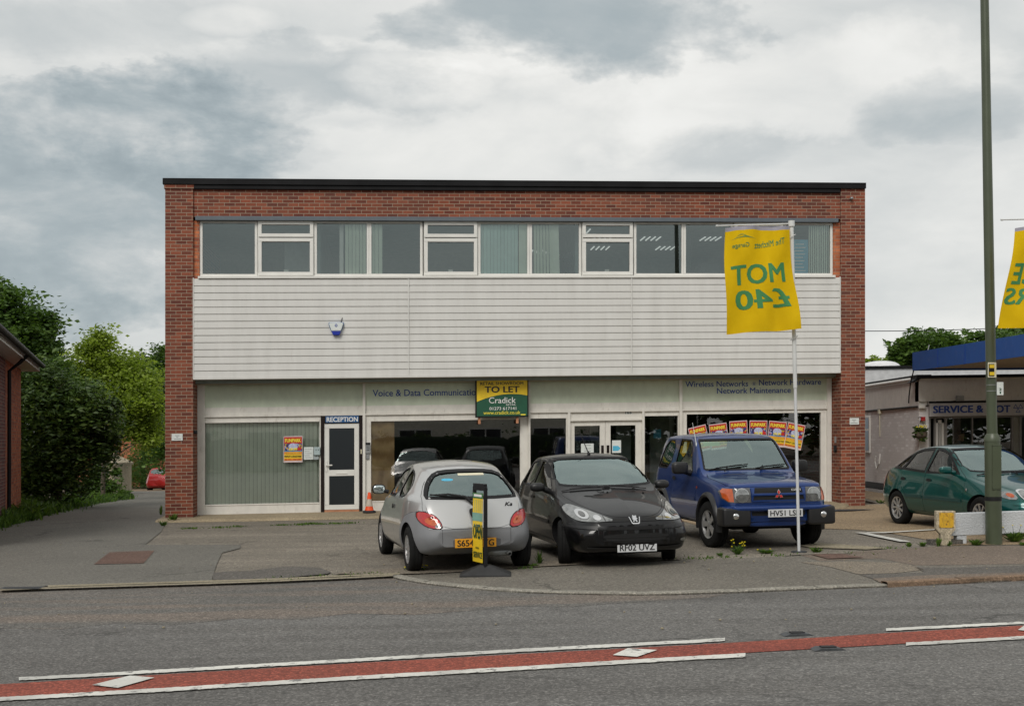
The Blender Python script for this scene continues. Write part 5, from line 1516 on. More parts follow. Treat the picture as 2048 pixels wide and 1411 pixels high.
# upper windows
V0 = .12
def wlvl(px, py): return W_(px, py, V0)
def frame_obj(name, x0, x1, z0, z1, t, parent=bld, v0=V0 - .035, v1=V0 + .045, mat=upvc, bevel=.005):
    m = MB(BF)
    m.box(x0, x1, v0, v1, z0, z0 + t); m.box(x0, x1, v0, v1, z1 - t, z1)
    m.box(x0, x0 + t, v0, v1, z0 + t, z1 - t); m.box(x1 - t, x1, v0, v1, z0 + t, z1 - t)
    return m.build(name, mat, parent, bevel=bevel)
def pane(x0, x1, z0, z1, parent, v=V0, mat=glass_office, name='pane'):
    m = MB(BF); m.add([(x0, v, z0), (x1, v, z0), (x1, v, z1), (x0, v, z1)]); return m.build(name, mat, parent, fix=False)
def slats(x0, x1, z0, z1, parent, v=V0 + .08, n=None, mat=blind_m, ang=.35, w=.089, name='blind', lean=0.0):
    m = MB(BF); n = n or max(2, int((x1 - x0) / (w * .86)))
    for i in range(n):
        c = x0 + (x1 - x0) * (i + .5) / n; a = ang + random.uniform(-.16, .16); hw = (x1 - x0) / n * (.475 if n > 1 else .5)
        L = lean * (i + .5) / n
        du, dv = cos(a) * hw, sin(a) * hw
        m.add([(c - du, v - dv, z0), (c + du, v + dv, z0), (c + du + L, v + dv, z1), (c - du + L, v - dv, z1)])
    return m.build(name, mat, parent, fix=False)
zt, zb2 = wt_, wb_
units = [('f', 400, 515.5), ('c', 515.5, 628.5), ('f', 628.5, 739), ('f', 737.5, 845.5), ('c', 847, 955.5), ('f', 955.5, 1059.5),
         ('f', 1058.5, 1162.5), ('c', 1163, 1266), ('f', 1267, 1367.5), ('f', 1366, 1466), ('c', 1466, 1566), ('f', 1567, 1664.5)]
for i, (k, a, b) in enumerate(units):
    x0, x1 = U(a, V0), U(b, V0)
    x0 += .004; x1 -= .004
    f = frame_obj('window', x0, x1, zb2, zt, .055 if k == 'f' else .035)
    if k == 'f':
        pane(x0 + .05, x1 - .05, zb2 + .05, zt - .05, f)
    else:
        zs = zb2 + (zt - zb2) * .695
        g = frame_obj('casement', x0 + .012, x1 - .012, zb2 + .02, zs - .012, .075, f, V0 - .075, V0 + .02)
        pane(x0 + .08, x1 - .08, zb2 + .09, zs - .08, g, V0 - .02)
        g = frame_obj('fanlight', x0 + .012, x1 - .012, zs + .012, zt - .018, .072, f, V0 - .075, V0 + .02)
        pane(x0 + .08, x1 - .08, zs + .08, zt - .085, g, V0 - .02)
        m = MB(BF); m.box((x0 + x1) / 2 - .05, (x0 + x1) / 2 + .05, V0 + .03, V0 + .06, zb2 + .10, zb2 + .16); m.build('latch', upvc, f)
    if i == 2: slats(U(690, V0 + .08), U(733, V0 + .08), zb2 + .02, zt - .02, f); m = MB(BF); m.box(U(679, .25), U(687, .25), .25, .29, zb2, zt); m.build('roller_post', upvc, f)
    if i == 3: slats(U(742, V0 + .08), U(765, V0 + .08), zb2 + .02, zt - .02, f)
    if i == 5: slats(U(960, V0 + .08), U(1036, V0 + .08), zb2 + .02, zt - .03, f, mat=blind_teal, ang=.1); slats(U(1037, .27), U(1055, .27), zb2 + .02, zt - .02, f, mat=blind_m, n=1, ang=0)
    if i == 6: slats(U(1067, V0 + .08), U(1112, V0 + .08), zb2 + .02, zt - .03, f, n=7, ang=.5, lean=-.03); slats(U(1103, V0 + .2), U(1118, V0 + .2), zb2 + .02, zt - .03, f, n=1, ang=0, lean=-.06)
    if i in (8, 9):
        m = MB(BF); s_ = 1 if i == 8 else -1; uc = U(1366, V0 + .3)
        pts = [(uc, zt), (uc - s_ * .14, zt)] + [(uc - s_ * (.14 + .05 * sin(pi * t / 6)), zt - (zt - zb2) * t / 6 * 1.0) for t in range(1, 6)] + [(uc - s_ * .02, zb2 + .05), (uc, zb2 + .05)]
        m.prism([(p[0], p[1]) for p in pts], 'y', V0 + .28, V0 + .31); m.build('curtain', curtain_m, f)
    if i == 11:
        slats(U(1614, .28), U(1657, .28), zb2 + .03, zt - .03, f, n=10, ang=.45, mat=room_m if False else blind_m)
        m = MB(BF); m.box(U(1585, .2), U(1616, .2), .195, .20, wlvl(1600, 548), wlvl(1600, 478)); po = m.build('poster', paper_blue, f)
        m = MB(BF)
        for r_ in range(9):
            z = wlvl(1600, 541) + r_ * .075
            m.box(U(1589 + (r_ % 3), .19), U(1611 - (r_ * 3) % 7, .19), .192, .194, z, z + .022)
        m.build('print', ink_white, po)
# upper office interior: back wall, ceiling with lamps, partitions
m = MB(BF); m.box(.31, UB - .31, 5.6, 5.7, wb_ - .9, TOP - .13); m.build('office_back_wall', room_m, bld)
m = MB(BF); m.box(.31, UB - .31, .43, 5.6, wb_ - 1.0, wb_ - .9); m.build('office_floor', carpet_m, bld)
m = MB(BF); m.box(.31, UB - .31, .31, 5.6, wt_ + .05, wt_ + .10); m.build('office_ceiling', room_m, bld)
for px in (632, 1150):
    m = MB(BF); m.box(U(px, .5), U(px, .5) + .1, .5, 5.59, wb_ - .89, wt_ + .045); m.build('partition', room_m, bld)
lit = NT('fluorescent_tube'); em = lit.n('ShaderNodeEmission'); em.inputs[0].default_value = (1, 1, .95, 1); em.inputs[1].default_value = .32; lit.l(em.outputs[0], lit.out.inputs[0]); lit = lit.m
for (u_, v_) in ((9.7, 2.2), (10.9, 2.2), (12.4, 2.2), (9.9, 3.6), (11.6, 3.6), (9.0, 1.2), (13.6, 3.2), (8.4, 4.2)):
    m = MB(BF)
    for k in range(4):
        for q_ in range(4): m.box(u_ + k * .13, u_ + k * .13 + .03, v_ + q_ * .14, v_ + q_ * .14 + .08, wt_ + .025, wt_ + .045)
    m.build('ceiling_lamp', lit, bld)
m = MB(BF); m.box(U(569, 1.6), U(628, 1.6), 1.6, 1.65, wb_ - .89, wt_ + .045); m.box(U(742, 2.6), U(800, 2.6), 2.6, 2.65, wb_ - .3, wb_ + .35); m.build('screen_panel', simple('pale_screen', (.46, .50, .50), .9), bld)
m = MB(BF); m.box(U(862, 2.2), U(925, 2.2), 2.2, 2.9, wb_ - .89, wb_ + .42); m.box(U(1400, 2.0), U(1440, 2.0), 2.0, 2.5, wb_ - .89, wb_ + .55); m.build('cupboard', simple('cupboard_grey', (.16, .17, .18), .7), bld)
# desk fan standing at an upper window
fanr = Frame(*((lambda u, v: (BF.x + u * BF.c - v * BF.n, BF.y + u * BF.n + v * BF.c))(U(1138, .35), .45)), BF.a)
fe = fanr.empty('desk_fan', 'dark round desk fan standing behind the fourth upper window group', 'fan'); 
m = MB(fanr); z0 = wb_ + .0
m.lathe([(.001, -.05), (.11, -.05), (.115, 0), (.11, .05), (.001, .05)], 20, 'y', (0, 0, z0 + .47)); m.lathe([(.001, -.05), (.05, -.05), (.06, 0), (.05, .06), (.001, .06)], 16, 'x', (-.15, 0, z0 + .48))
m.build('head', blk_plastic, fe, smooth=40)
m = MB(fanr); m.tube([(-.10, 0, z0 + .42), (-.02, 0, z0 - .02)], .022); m.tube([(.05, 0, z0 + .40), (-.0, 0, z0 - .02)], .028); m.tube([(0, 0, z0 - .9), (0, 0, z0)], .03); m.build('stand', blk_plastic, fe, smooth=40)

# ---------------- ground floor shopfront, set back under the cladding
V1 = .60
def sw(px, py, v=V1): return W_(px, py, v)
z_sof = c0 - .03
m = MB(BF); m.box(uL, uR, .0, V1 + .2, z_sof + .002, z_sof + .05); m.build('soffit', soffit_m, bld)
bb('soffit_batten', soffit_m, [(uL, uR, V1 - .16, V1 - .04, z_sof - .09, z_sof + .001)])
zp1, zp0 = sw(500, 763.5), sw(500, 814)         # fascia panels
zb1 = sw(500, 829); ztr = sw(500, 829)
zbase = .10
bb('beam', shop_white, [(uL + .12, uR - .05, V1 - .02, V1 + .08, zb1, zp0)], bevel=.004)
bb('transom', shop_white, [(uL + .12, uR - .05, V1 - .06, V1 + .08, zb1 - .045, zb1 - .002)], bevel=.004)
posts = [(uL + .002, uL + .16), (U(725.5, V1), U(731, V1)), (U(1056, V1), U(1060, V1)), (U(1357.5, V1), U(1363.5, V1)), (U(1652.5, V1), U(1661, V1))]
for i, (a, b) in enumerate(posts):
    bb('post', shop_white, [(a, b, V1 - .075, V1 + .08, zbase - .08, z_sof)], bevel=.004)
pn = [(posts[0][1], posts[1][0]), (posts[1][1], posts[2][0]), (posts[2][1], posts[3][0]), (posts[3][1], posts[4][0])]
panels = []
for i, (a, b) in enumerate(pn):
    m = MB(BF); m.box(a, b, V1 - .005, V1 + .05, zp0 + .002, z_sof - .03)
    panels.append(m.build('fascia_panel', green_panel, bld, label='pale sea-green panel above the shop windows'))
def btext(txt, x0, y0, x1, y1, v, mat, parent, bold=0, slant=0, name='lettering'):
    """fit text between pixel corners (x0, y0 bottom left) (x1, y1 top right) on local plane v"""
    a, z0 = BF.uw(x0, y0, v); b, z1 = BF.uw(x1, y1, v)
    return text_obj(name, txt, lambda p, q: BF.loc(p, v, q), a, b, z0, z1, mat, parent, bold, slant)
def hh(x0, x1, ymid, hpx): return None
ns = U(745, V1)
def line_txt(txt, x0, x1, ybase_l, ytop_l, parent, v=V1 - .012, bold=.009, mat=ink_blue):
    a = U(x0, v); b = U(x1, v); z0 = W_(x0, ybase_l, v); z1 = W_(x0, ytop_l, v)
    text_obj('lettering', txt, lambda p, q: BF.loc(p, v, q), a, b, z0, z1, mat, parent, bold)
line_txt('Voice & Data Communications', 745.5, 967, 792.3, 779.2, panels[1])
line_txt('Wireless Networks', 1371, 1496, 773.6, 762.4, panels[3])
line_txt('Network Hardware', 1518, 1642, 770.2, 758.8, panels[3])
line_txt('Network Maintenance', 1434, 1581.5, 786.8, 775.6, panels[3])
# small eye ornament between the words
v = V1 - .012; eu, ez = BF.uw(1508, 766.8, v)
m = MB(BF); n = 16; rx, rz = .066, .034
for s0 in (1, -1):
    for i in range(n):
        def q(i, k): t = -1 + 2 * i / n; return (eu + rx * t, v, ez + s0 * k * rz * (1 - t * t))
        m.add([q(i, 1), q(i + 1, 1), q(i + 1, .70), q(i, .70)])
for i in range(n):
    a0, a1 = 2 * pi * i / n, 2 * pi * (i + 1) / n
    m.add([(eu + .016 * cos(a0), v, ez + .016 * sin(a0)), (eu + .016 * cos(a1), v, ez + .016 * sin(a1)), (eu, v, ez)])
m.build('eye_ornament', ink_blue, panels[3], fix=False)

zt2 = zb1 - .045        # top of the openings
def shop_window(name, a, b, gl, gr, gtop, gbot, wd_side=None, label=None, mat=glass_shop):
    """painted timber surround from a..b with glass between gl..gr"""
    f = MB(BF); v0, v1 = V1 - .02, V1 + .07
    f.box(a, gl, v0, v1, zbase - .06, zt2); f.box(gr, b, v0, v1, zbase - .06, zt2)
    f.box(gl, gr, v0, v1, gtop, zt2); f.box(gl, gr, v0, v1, zbase - .06, gbot)
    o = f.build(name, shop_white, bld, bevel=.004, label=label)
    t = .02
    for z0, z1 in ((gbot - .01, gbot + t), (gtop - t, gtop + .01)):
        f = MB(BF); f.box(gl, gr, v0 - .012, v0 + .02, z0, z1); f.build('bead', shop_white, o, bevel=.003)
    pane(gl - .005, gr + .005, gbot - .005, gtop + .005, o, V1 + .03, mat)
    return o
w1 = shop_window('shop_window', uL + .16, U(641.7, V1), U(404, V1), U(639, V1), sw(404, 844), sw(404, 1010.5))
w2 = shop_window('shop_window', posts[1][1], posts[2][0] - .001, U(742, V1), U(1040, V1), sw(742, 840.5), sw(742, 1003))
w3 = shop_window('side_light', posts[2][1], U(1135, V1), U(1060.8, V1), U(1132, V1), sw(1060, 835), sw(1060, 993))
w4 = shop_window('side_light', U(1288, V1), posts[3][0] - .001, U(1289.2, V1), U(1355.5, V1), sw(1289, 830), sw(1289, 985))
w5 = shop_window('shop_window', posts[3][1], posts[4][0] - .001, U(1373, V1), U(1641, V1), sw(1373, 826.5), sw(1641, 985))
# left window: vertical blinds, with a gap at the right
zl0, zl1 = sw(404, 1010.5), sw(404, 844)
slats(U(402, V1 + .12), U(634, V1 + .12), zl0 - .03, zl1 + .05, w1, v=V1 + .12, n=29, ang=.16, mat=blind_m)
slats(U(628, V1 + .17), U(637, V1 + .17), zl0 - .03, zl1 + .05, w1, v=V1 + .17, n=1, ang=0, mat=blind_m, lean=.08)
# reception door in its dark frame
da, db = U(641.8, V1), posts[1][0] - .002
zd1 = sw(680, 846); zd0 = .15
dm = MB(BF)
dla, dlb = U(648.6, V1), U(718.6, V1)
dm.box(da, dla, V1 - .05, V1 + .08, zbase - .02, zt2); dm.box(dlb, db, V1 - .05, V1 + .08, zbase - .02, zt2); dm.box(dla, dlb, V1 - .05, V1 + .08, zd1, zt2)
door1 = dm.build('reception_door', dark_brown, bld, bevel=.004, label='white half-glazed door in a dark brown frame')
m = MB(BF); m.box(dla, dlb, V1 - .03, V1 + .08, zbase - .02, zd0 - .015); m.build('threshold', timber, door1)
lf = frame_obj('door_leaf', dla + .004, dlb - .004, zd0 - .01, zd1 - .004, .105, door1, V1 - .03, V1 + .03)
zr0, zr1 = sw(680, 951), sw(680, 939)
m = MB(BF); m.box(dla + .109, dlb - .109, V1 - .03, V1 + .03, zr0, zr1); mr_ = m.build('mid_rail', upvc, lf, bevel=.004)
m = MB(BF); m.box(dla + .26, dlb - .26, V1 - .042, V1 - .029, zr0 + .04, zr0 + .085); m.build('letter_plate', upvc, lf, bevel=.004)
pane(dla + .10, dlb - .10, zr1 - .005, zd1 - .10, lf, V1, glass_obscure); pane(dla + .10, dlb - .10, zd0 + .08, zr0 + .005, lf, V1, glass_obscure)
m = MB(BF); m.box(dla + .03, dla + .07, V1 - .045, V1 - .029, zr0 + .10, zr0 + .34); m.box(dla + .04, dla + .18, V1 - .085, V1 - .065, zr0 + .23, zr0 + .255); m.box(dla + .04, dla + .06, V1 - .07, V1 - .04, zr0 + .23, zr0 + .255); m.build('handle', upvc, lf, bevel=.004)
m = MB(BF); m.box(U(651, V1 - .06), U(717.4, V1 - .06), V1 - .062, V1 - .05, sw(680, 844.5), sw(680, 831.5)); sg = m.build('name_sign', sign_blue, door1, bevel=.003, label='blue RECEPTION sign')
line_txt('RECEPTION', 653.5, 715.5, 843.2, 834.0, sg, V1 - .065, .03, ink_white)
m = MB(BF); m.box(dlb + .03, dlb + .055, V1 - .065, V1 - .05, sw(721, 907), sw(721, 898)); m.build('bell_push', cream_pl, door1, bevel=.003)
# double door with number
e0, e1 = U(1140, V1), U(1283.5, V1)
zh0 = sw(1200, 837.5); zh1 = zt2
dd = bb('double_door', shop_white, [(U(1135, V1), e0, V1 - .06, V1 + .08, zbase - .05, zt2), (e1, U(1288, V1), V1 - .06, V1 + .08, zbase - .05, zt2), (e0, e1, V1 - .01, V1 + .07, zh0, zt2), (e0, e1, V1 - .05, V1 + .07, zh0 - .04, zh0 - .001)], label='white glazed double door numbered 103')
m = MB(BF)
hb = m; hb.box(U(1250, V1), U(1263.5, V1), V1 - .014, V1 - .009, W_(1256, 827.6, V1), W_(1256, 819.3, V1)); pl_ = hb.build('number_plaque', paper_m, dd)
line_txt('103', 1251, 1262.6, 827.0, 820.2, pl_, V1 - .017, .03, ink_black)
mid = U(1210.5, V1)
zdt = zh0 - .045
for a, b, ga, gb_ in ((e0, mid - .003, U(1149, V1), U(1199.6, V1)), (mid + .003, e1, U(1221, V1), U(1271, V1))):
    m = MB(BF); gt = sw(1150, 851.5)
    m.box(a, ga, V1, V1 + .045, zbase + .02, zdt); m.box(gb_, b, V1, V1 + .045, zbase + .02, zdt); m.box(ga, gb_, V1, V1 + .045, gt, zdt); m.box(ga, gb_, V1, V1 + .045, zbase + .02, zbase + .35)
    lf2 = m.build('door_leaf', shop_white, dd, bevel=.004)
    pane(ga - .01, gb_ + .01, zbase + .34, gt + .01, lf2, V1 + .02, glass_shop)
    hx = gb_ + .03 if a == e0 else ga - .09
    m = MB(BF); m.box(hx, hx + .06, V1 - .012, V1 - .001, sw(1205, 905.5), sw(1205, 890)); m.build('push_plate', dark_brown, lf2)
# ground-floor room behind the glass
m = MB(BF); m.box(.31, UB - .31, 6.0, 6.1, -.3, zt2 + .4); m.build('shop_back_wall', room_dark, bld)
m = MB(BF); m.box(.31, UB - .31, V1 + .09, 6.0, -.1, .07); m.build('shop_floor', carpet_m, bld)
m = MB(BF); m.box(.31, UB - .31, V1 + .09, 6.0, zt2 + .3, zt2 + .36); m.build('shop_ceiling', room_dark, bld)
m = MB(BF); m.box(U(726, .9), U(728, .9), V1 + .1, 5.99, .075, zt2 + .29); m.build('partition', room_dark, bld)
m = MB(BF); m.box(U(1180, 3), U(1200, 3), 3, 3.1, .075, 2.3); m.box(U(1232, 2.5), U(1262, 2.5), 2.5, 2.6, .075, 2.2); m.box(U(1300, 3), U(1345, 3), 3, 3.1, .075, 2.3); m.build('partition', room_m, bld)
# plywood sheet inside the second window
m = MB(BF); m.box(U(741, V1 + .05), U(788.7, V1 + .05), V1 + .05, V1 + .07, sw(742, 1003), sw(742, 840.5)); tag(m.build('plywood_board', ply_m, None), 'plywood sheet standing inside the left end of the dark shop window', 'board')
bpy.data.objects['plywood_board'].location = (BF.x, BF.y, BF.z); bpy.data.objects['plywood_board'].rotation_euler = (0, 0, BF.a)

def top_obj(name, label, cat, group=None): return BF.empty(name, label, cat, group)
# ---------------- things fixed to the front
# agents' board
tl = top_obj('letting_board', 'yellow and green TO LET board fixed above the dark shop window', 'sign')
vb = .34
bx0, bx1 = U(950.5, vb), U(1057, vb); bz0, bz1 = W_(1000, 834, vb), W_(1000, 756.5, vb)
m = MB(BF); m.box(bx0, bx1, vb, vb + .03, bz0, bz1); m.build('frame', blk_plastic, tl, bevel=.004)
fx0, fx1, fz0, fz1 = bx0 + .035, bx1 - .028, bz0 + .03, bz1 - .035
def fp(s, t): return (fx0 + (fx1 - fx0) * s, fz0 + (fz1 - fz0) * t)
m = MB(BF); m.box(fx0, fx1, vb - .004, vb - .001, fz0, fz1); fc = m.build('green_face', simple('board_green', (.012, .085, .045), .45), tl)
m = MB(BF); n = 20; arc = [(i / n, .40 + .21 * (1 - ((i / n - .68) / .68) ** 2)) for i in range(n + 1)]
for i in range(n):
    a, b = fp(*arc[i]), fp(*arc[i + 1]); c, d = fp(arc[i + 1][0], 1), fp(arc[i][0], 1)
    m.add([(a[0], vb - .006, a[1]), (b[0], vb - .006, b[1]), (c[0], vb - .006, c[1]), (d[0], vb - .006, d[1])])
yf = m.build('yellow_face', simple('board_yellow', (.80, .55, .02), .45), tl)
def bt(txt, s0, s1, t0, t1, mat, bold=.01):
    a = fp(s0, t0); b = fp(s1, t1)
    text_obj('lettering', txt, lambda p, q: BF.loc(p, vb - .009, q), a[0], b[0], a[1], b[1], mat, yf if t0 > .6 else fc, bold)
bt('RETAIL SHOWROOM', .07, .92, .865, .945, ink_black, .02); bt('TO LET', .16, .84, .655, .825, ink_black, .035)
bt('Cradick', .24, .77, .355, .52, ink_white, .005); bt('RETAIL', .58, .775, .29, .328, ink_white, .02)
bt('01273 617141', .25, .78, .165, .25, ink_white, .01); bt('www.cradick.co.uk', .13, .86, .045, .14, ink_yellow, .01)
m = MB(BF); a, b = fp(.87, .012), fp(.965, .045); m.box(a[0], b[0], vb - .007, vb - .005, a[1], b[1]); m.build('maker_mark', ink_yellow, fc)
m = MB(BF)
for px in (956, 1032): m.box(U(px, vb + .05), U(px + 5, vb + .05), vb + .032, vb + .075, bz0 - .14, bz0 + .3)
m.box(bx0 + .03, bx1 - .03, vb + .032, V1 - .07, bz1 - .2, bz1 - .15)
m.build('batten', timber, tl)
m = MB(BF); m.box(bx0 + .04, bx1 - .04, vb + .0, vb + .2, bz1 + .002, bz1 + .045); m.build('top_rail', dark_brown, tl)
# alarm box
al = top_obj('alarm_box', 'white and blue burglar alarm box on the cladding', 'alarm')
ax, az = BF.uw(672.5, 658, -.03)
pr = [(-.145, .135), (.145, .135), (.15, .10), (.10, -.04), (-.10, -.04), (-.15, .10)]
m = MB(BF); m.prism([(ax + x, az + z) for x, z in pr], 'y', -.085, -.004); m.build('cover', paper_m, al, bevel=.012)
pr = [(-.10, -.043), (.10, -.043), (.07, -.13), (-.07, -.13)]
m = MB(BF); m.prism([(ax + x, az + z) for x, z in pr], 'y', -.085, -.004); m.build('lens', simple('alarm_blue', (.01, .03, .35), .3), al, bevel=.01)
pr = [(-.158, .145), (.158, .145), (.162, .10), (.108, -.05), (-.108, -.05), (-.162, .10)]
m = MB(BF); m.prism([(ax + x, az + z) for x, z in pr], 'y', -.05, -.002); m.build('backplate', sign_blue, al)
m = MB(BF); m.prism([(ax, az + .115), (ax + .035, az + .075), (ax, az + .035), (ax - .035, az + .075)], 'y', -.088, -.084); mk = m.build('emblem', ink_blue, al)
m = MB(BF); m.box(ax - .008, ax + .008, -.091, -.087, az + .06, az + .09); m.box(ax - .07, ax + .07, -.088, -.084, az - .005, az + .012); m.build('emblem', ink_white, mk)
m = MB(BF); m.tube([(ax + .10, -.01, az + .14), (ax + .12, -.015, az + .22), (ax + .13, -.01, az + .25)], .008, 6); m.build('cable', blk_plastic, al)
# small wall fittings
def gadget(name, label, cat, px0, px1, py0, py1, v, th, mat, bevel=.006, extra=None):
    o = top_obj(name, label, cat)
    m = MB(BF); m.box(U(px0, v), U(px1, v), v - th, v, W_((px0 + px1) / 2, py1, v), W_((px0 + px1) / 2, py0, v)); k = m.build('casing', mat, o, bevel=bevel)
    return o
ic = gadget('door_intercom', 'grey door intercom on the white post right of the reception door', 'intercom', 731.5, 740.5, 888.5, 906, V1 - .02, .05, metal_grey)
m = MB(BF); m.box(U(731, V1), U(741, V1), V1 - .085, V1 - .07, sw(736, 888.5), sw(736, 884.5)); m.build('hood', blk_plastic, ic)
m = MB(BF); m.box(U(732.5, V1), U(738.5, V1), V1 - .05, V1 - .021, sw(736, 917.5), sw(736, 907)); m.build('keypad', metal_grey, ic, bevel=.004)
m = MB(BF)
for k in range(3): m.box(U(733.2, V1), U(739, V1), V1 - .073, V1 - .0705, sw(736, 893 + k * 3.4), sw(736, 892 + k * 3.4))
m.build('grille', blk_plastic, ic)
nb = top_obj('notice', 'white typed notice taped inside the left shop window', 'notice')
m = MB(BF); m.box(U(607.5, V1), U(626.5, V1), V1 - .004 + .02, V1 + .022, sw(617, 918.5), sw(617, 893.5)); sh_ = m.build('sheet', paper_m, nb)
m = MB(BF)
for k in range(5): m.box(U(609.5, V1), U(623 - (k % 2) * 4, V1), V1 + .013, V1 + .0145, sw(617, 898 + k * 4.2), sw(617, 897.4 + k * 4.2))
m.build('print', metal_grey, sh_)
mb_ = top_obj('meter_box', 'small pale blue-grey box beside the reception door', 'box')
m = MB(BF); m.box(U(628, V1), U(640.6, V1), V1 - .09, V1 - .022, sw(634, 909.5), sw(634, 893.5)); m.build('casing', simple('box_blue_grey', (.36, .44, .45), .5), mb_, bevel=.012)
m = MB(BF)
for k in (631.5, 636): m.box(U(k, V1 - .09), U(k + 1.3, V1 - .09), V1 - .093, V1 - .0905, sw(634, 900), sw(634, 898))
m.build('slot', blk_plastic, mb_)
m = MB(BF); m.box(U(627.5, V1), U(637.5, V1), V1 - .05, V1 - .022, sw(632, 918.5), sw(632, 911)); m.build('lower_box', simple('box_grey2', (.33, .37, .38), .5), mb_, bevel=.004)
for px0, px1, py0, py1, pr_, lb in ((343.5, 365.5, 867, 880.5, 0, 'left'), (1699, 1717.5, 835.5, 848.5, 0, 'right')):
    o = top_obj('notice_plate', 'small white notice plate on the %s brick pier' % lb, 'sign', 'white plates on the brick piers')
    m = MB(BF); m.box(U(px0, 0), U(px1, 0), -.018, -.002, W_((px0 + px1) / 2, py1, 0), W_((px0 + px1) / 2, py0, 0)); k = m.build('plate', paper_m, o, bevel=.003)
    m = MB(BF); c_ = (px0 + px1) / 2
    for j, (hw, t) in enumerate(((4, 3), (2, 6.2), (7, 9.6))): m.box(U(c_ - hw, -.02), U(c_ + hw, -.02), -.0205, -.0185, W_(c_, py0 + t + 1, 0), W_(c_, py0 + t, 0))
    m.build('print', metal_grey, k)
cb = top_obj('cable_clamp', 'black bracket on the left pier edge beside the white post', 'bracket')
m = MB(BF); x, z = BF.uw(388, 863.5, .1); m.box(uL + .002, uL + .07, .05, .16, z - .04, z + .04); m.box(uL + .03, uL + .05, .0, .05, z - .02, z + .02); m.build('bracket', blk_plastic, cb, bevel=.01)
kb = top_obj('key_safe', 'small black lever box inside the right brick pier', 'box')
x = uR - .002; m = MB(BF); zz1 = W_(1670, 896, .3); m.box(x - .05, x, .25, .33, zz1 - .09, zz1 + .07); m.tube([(x - .03, .22, zz1 + .05), (x - .03, .2, zz1 - .05)], .015, 8); m.build('casing', blk_plastic, kb, bevel=.008)
m = MB(BF); m.box(x - .03, x, .26, .32, zz1 + .13, zz1 + .27); m.build('meter', metal_grey, kb, bevel=.006)
pc = top_obj('security_sensor', 'tiny sensor near the top of the right brick pier', 'sensor')
m = MB(BF); x, z = BF.uw(1702, 397, -.02); rbox(m, (x, -.045, z), (.035, .05, .03), 3); m.box(x - .012, x + .012, -.04, -.0, z - .02, z + .02); m.build('casing', metal_grey, pc, smooth=50)

# posters ------------------------------------------------------------
def poster(parent_fn, name, label, group=None, mapf=None, back=None):
    """fairground poster in unit coords s,t (0..1): mapf(s, t, lift) -> local point"""
    o = parent_fn
    def quad(s0, s1, t0, t1, lift, m):
        m.add([mapf(s0, t0, lift), mapf(s1, t0, lift), mapf(s1, t1, lift), mapf(s0, t1, lift)])
    def part(nm, rects, mat, lift, par=None):
        m = MB()
        for r in rects: quad(*r, lift, m)
        return m.build(nm, mat, par or o, fix=False)
    sheet_ = part('sheet', [(0, 1, 0, 1)], paper_m, 0); sheet_.data.materials[0] = simple('pink_white_paper', (.62, .50, .50), .6) if 'pink_white_paper' not in MATS else MATS['pink_white_paper']
    part('sheet_back', [(0, 1, 0, 1)], MATS['pink_white_paper'], -.002)
    part('print_field', [(.03, .97, .70, .965)], ink_red, .002, sheet_)
    pic = part('print_field', [(.03, .97, .44, .72)], MATS.get('busy_print') or busy_print(), .004, sheet_)
    m = MB(); n = 20
    for i in range(n):
        a0, a1 = 2 * pi * i / n, 2 * pi * (i + 1) / n
        m.add([mapf(.5 + .24 * cos(a0), .60 + .13 * sin(a0), .006), mapf(.5 + .24 * cos(a1), .60 + .13 * sin(a1), .006), mapf(.5, .60, .006)])
    m.build('print_disc', simple('disc_white_blue', (.45, .48, .66), .6, 0, .4, 60) if 'disc_white_blue' not in MATS else MATS['disc_white_blue'], sheet_, fix=False)
    part('print_field', [(.03, .97, .41, .445)], MATS.get('sky_print') or simple('sky_print', (.06, .30, .55), .6), .004, sheet_)
    part('print_field', [(.03, .97, .15, .30)], print_yellow, .004, sheet_)
    part('print_field', [(.03, .97, .07, .15), (.03, .97, .30, .405)], MATS.get('orange_print') or simple('orange_print', (.72, .24, .02), .6), .004, sheet_)
    part('print_field', [(.74, .92, .45, .57)], ink_red, .007, sheet_)
    def tx(t, s0, s1, t0, t1, mat, bold): text_obj('lettering', t, lambda p, q: mapf(p, q, .009), s0, s1, t0, t1, mat, sheet_, bold)
    tx('FUNPARK', .09, .91, .77, .90, ink_yellow, .05)
    tx('£8.99', .30, .72, .46, .55, ink_yellow, .05)
    tx('UNLIMITED RIDES', .10, .90, .32, .385, ink_yellow, .01)
    tx('FRIMLEY LODGE PARK', .05, .95, .19, .265, ink_black, .02)
    tx('FRI 17TH - MON 27TH', .08, .92, .09, .13, ink_red, .01)
def busy_print():
    t = NT('busy_print'); c = t.coord(); v = t.vor(c, 26, out='Color'); s_ = t.n('ShaderNodeSeparateColor'); t.l(v, s_.inputs[0])
    return t.pbr(t.ramp(s_.outputs[0], [(0, (.03, .02, .10)), (.3, (.02, .05, .22)), (.5, (.4, .03, .03)), (.65, (.5, .3, .03)), (.8, (.35, .35, .5)), (1, (.05, .02, .10))], 'CONSTANT'), .6)
busy_print()
p1 = top_obj('fairground_poster', 'FUNPARK fairground poster alone on the left window with blinds', 'poster', None)
pu0, pu1 = U(567, V1 - .03), U(605, V1 - .03); pz0, pz1 = sw(586, 924), sw(586, 871.5)
poster(p1, '', '', mapf=lambda s, t, l: BF.loc(pu0 + (pu1 - pu0) * s, V1 - .022 - l, pz0 + (pz1 - pz0) * t))
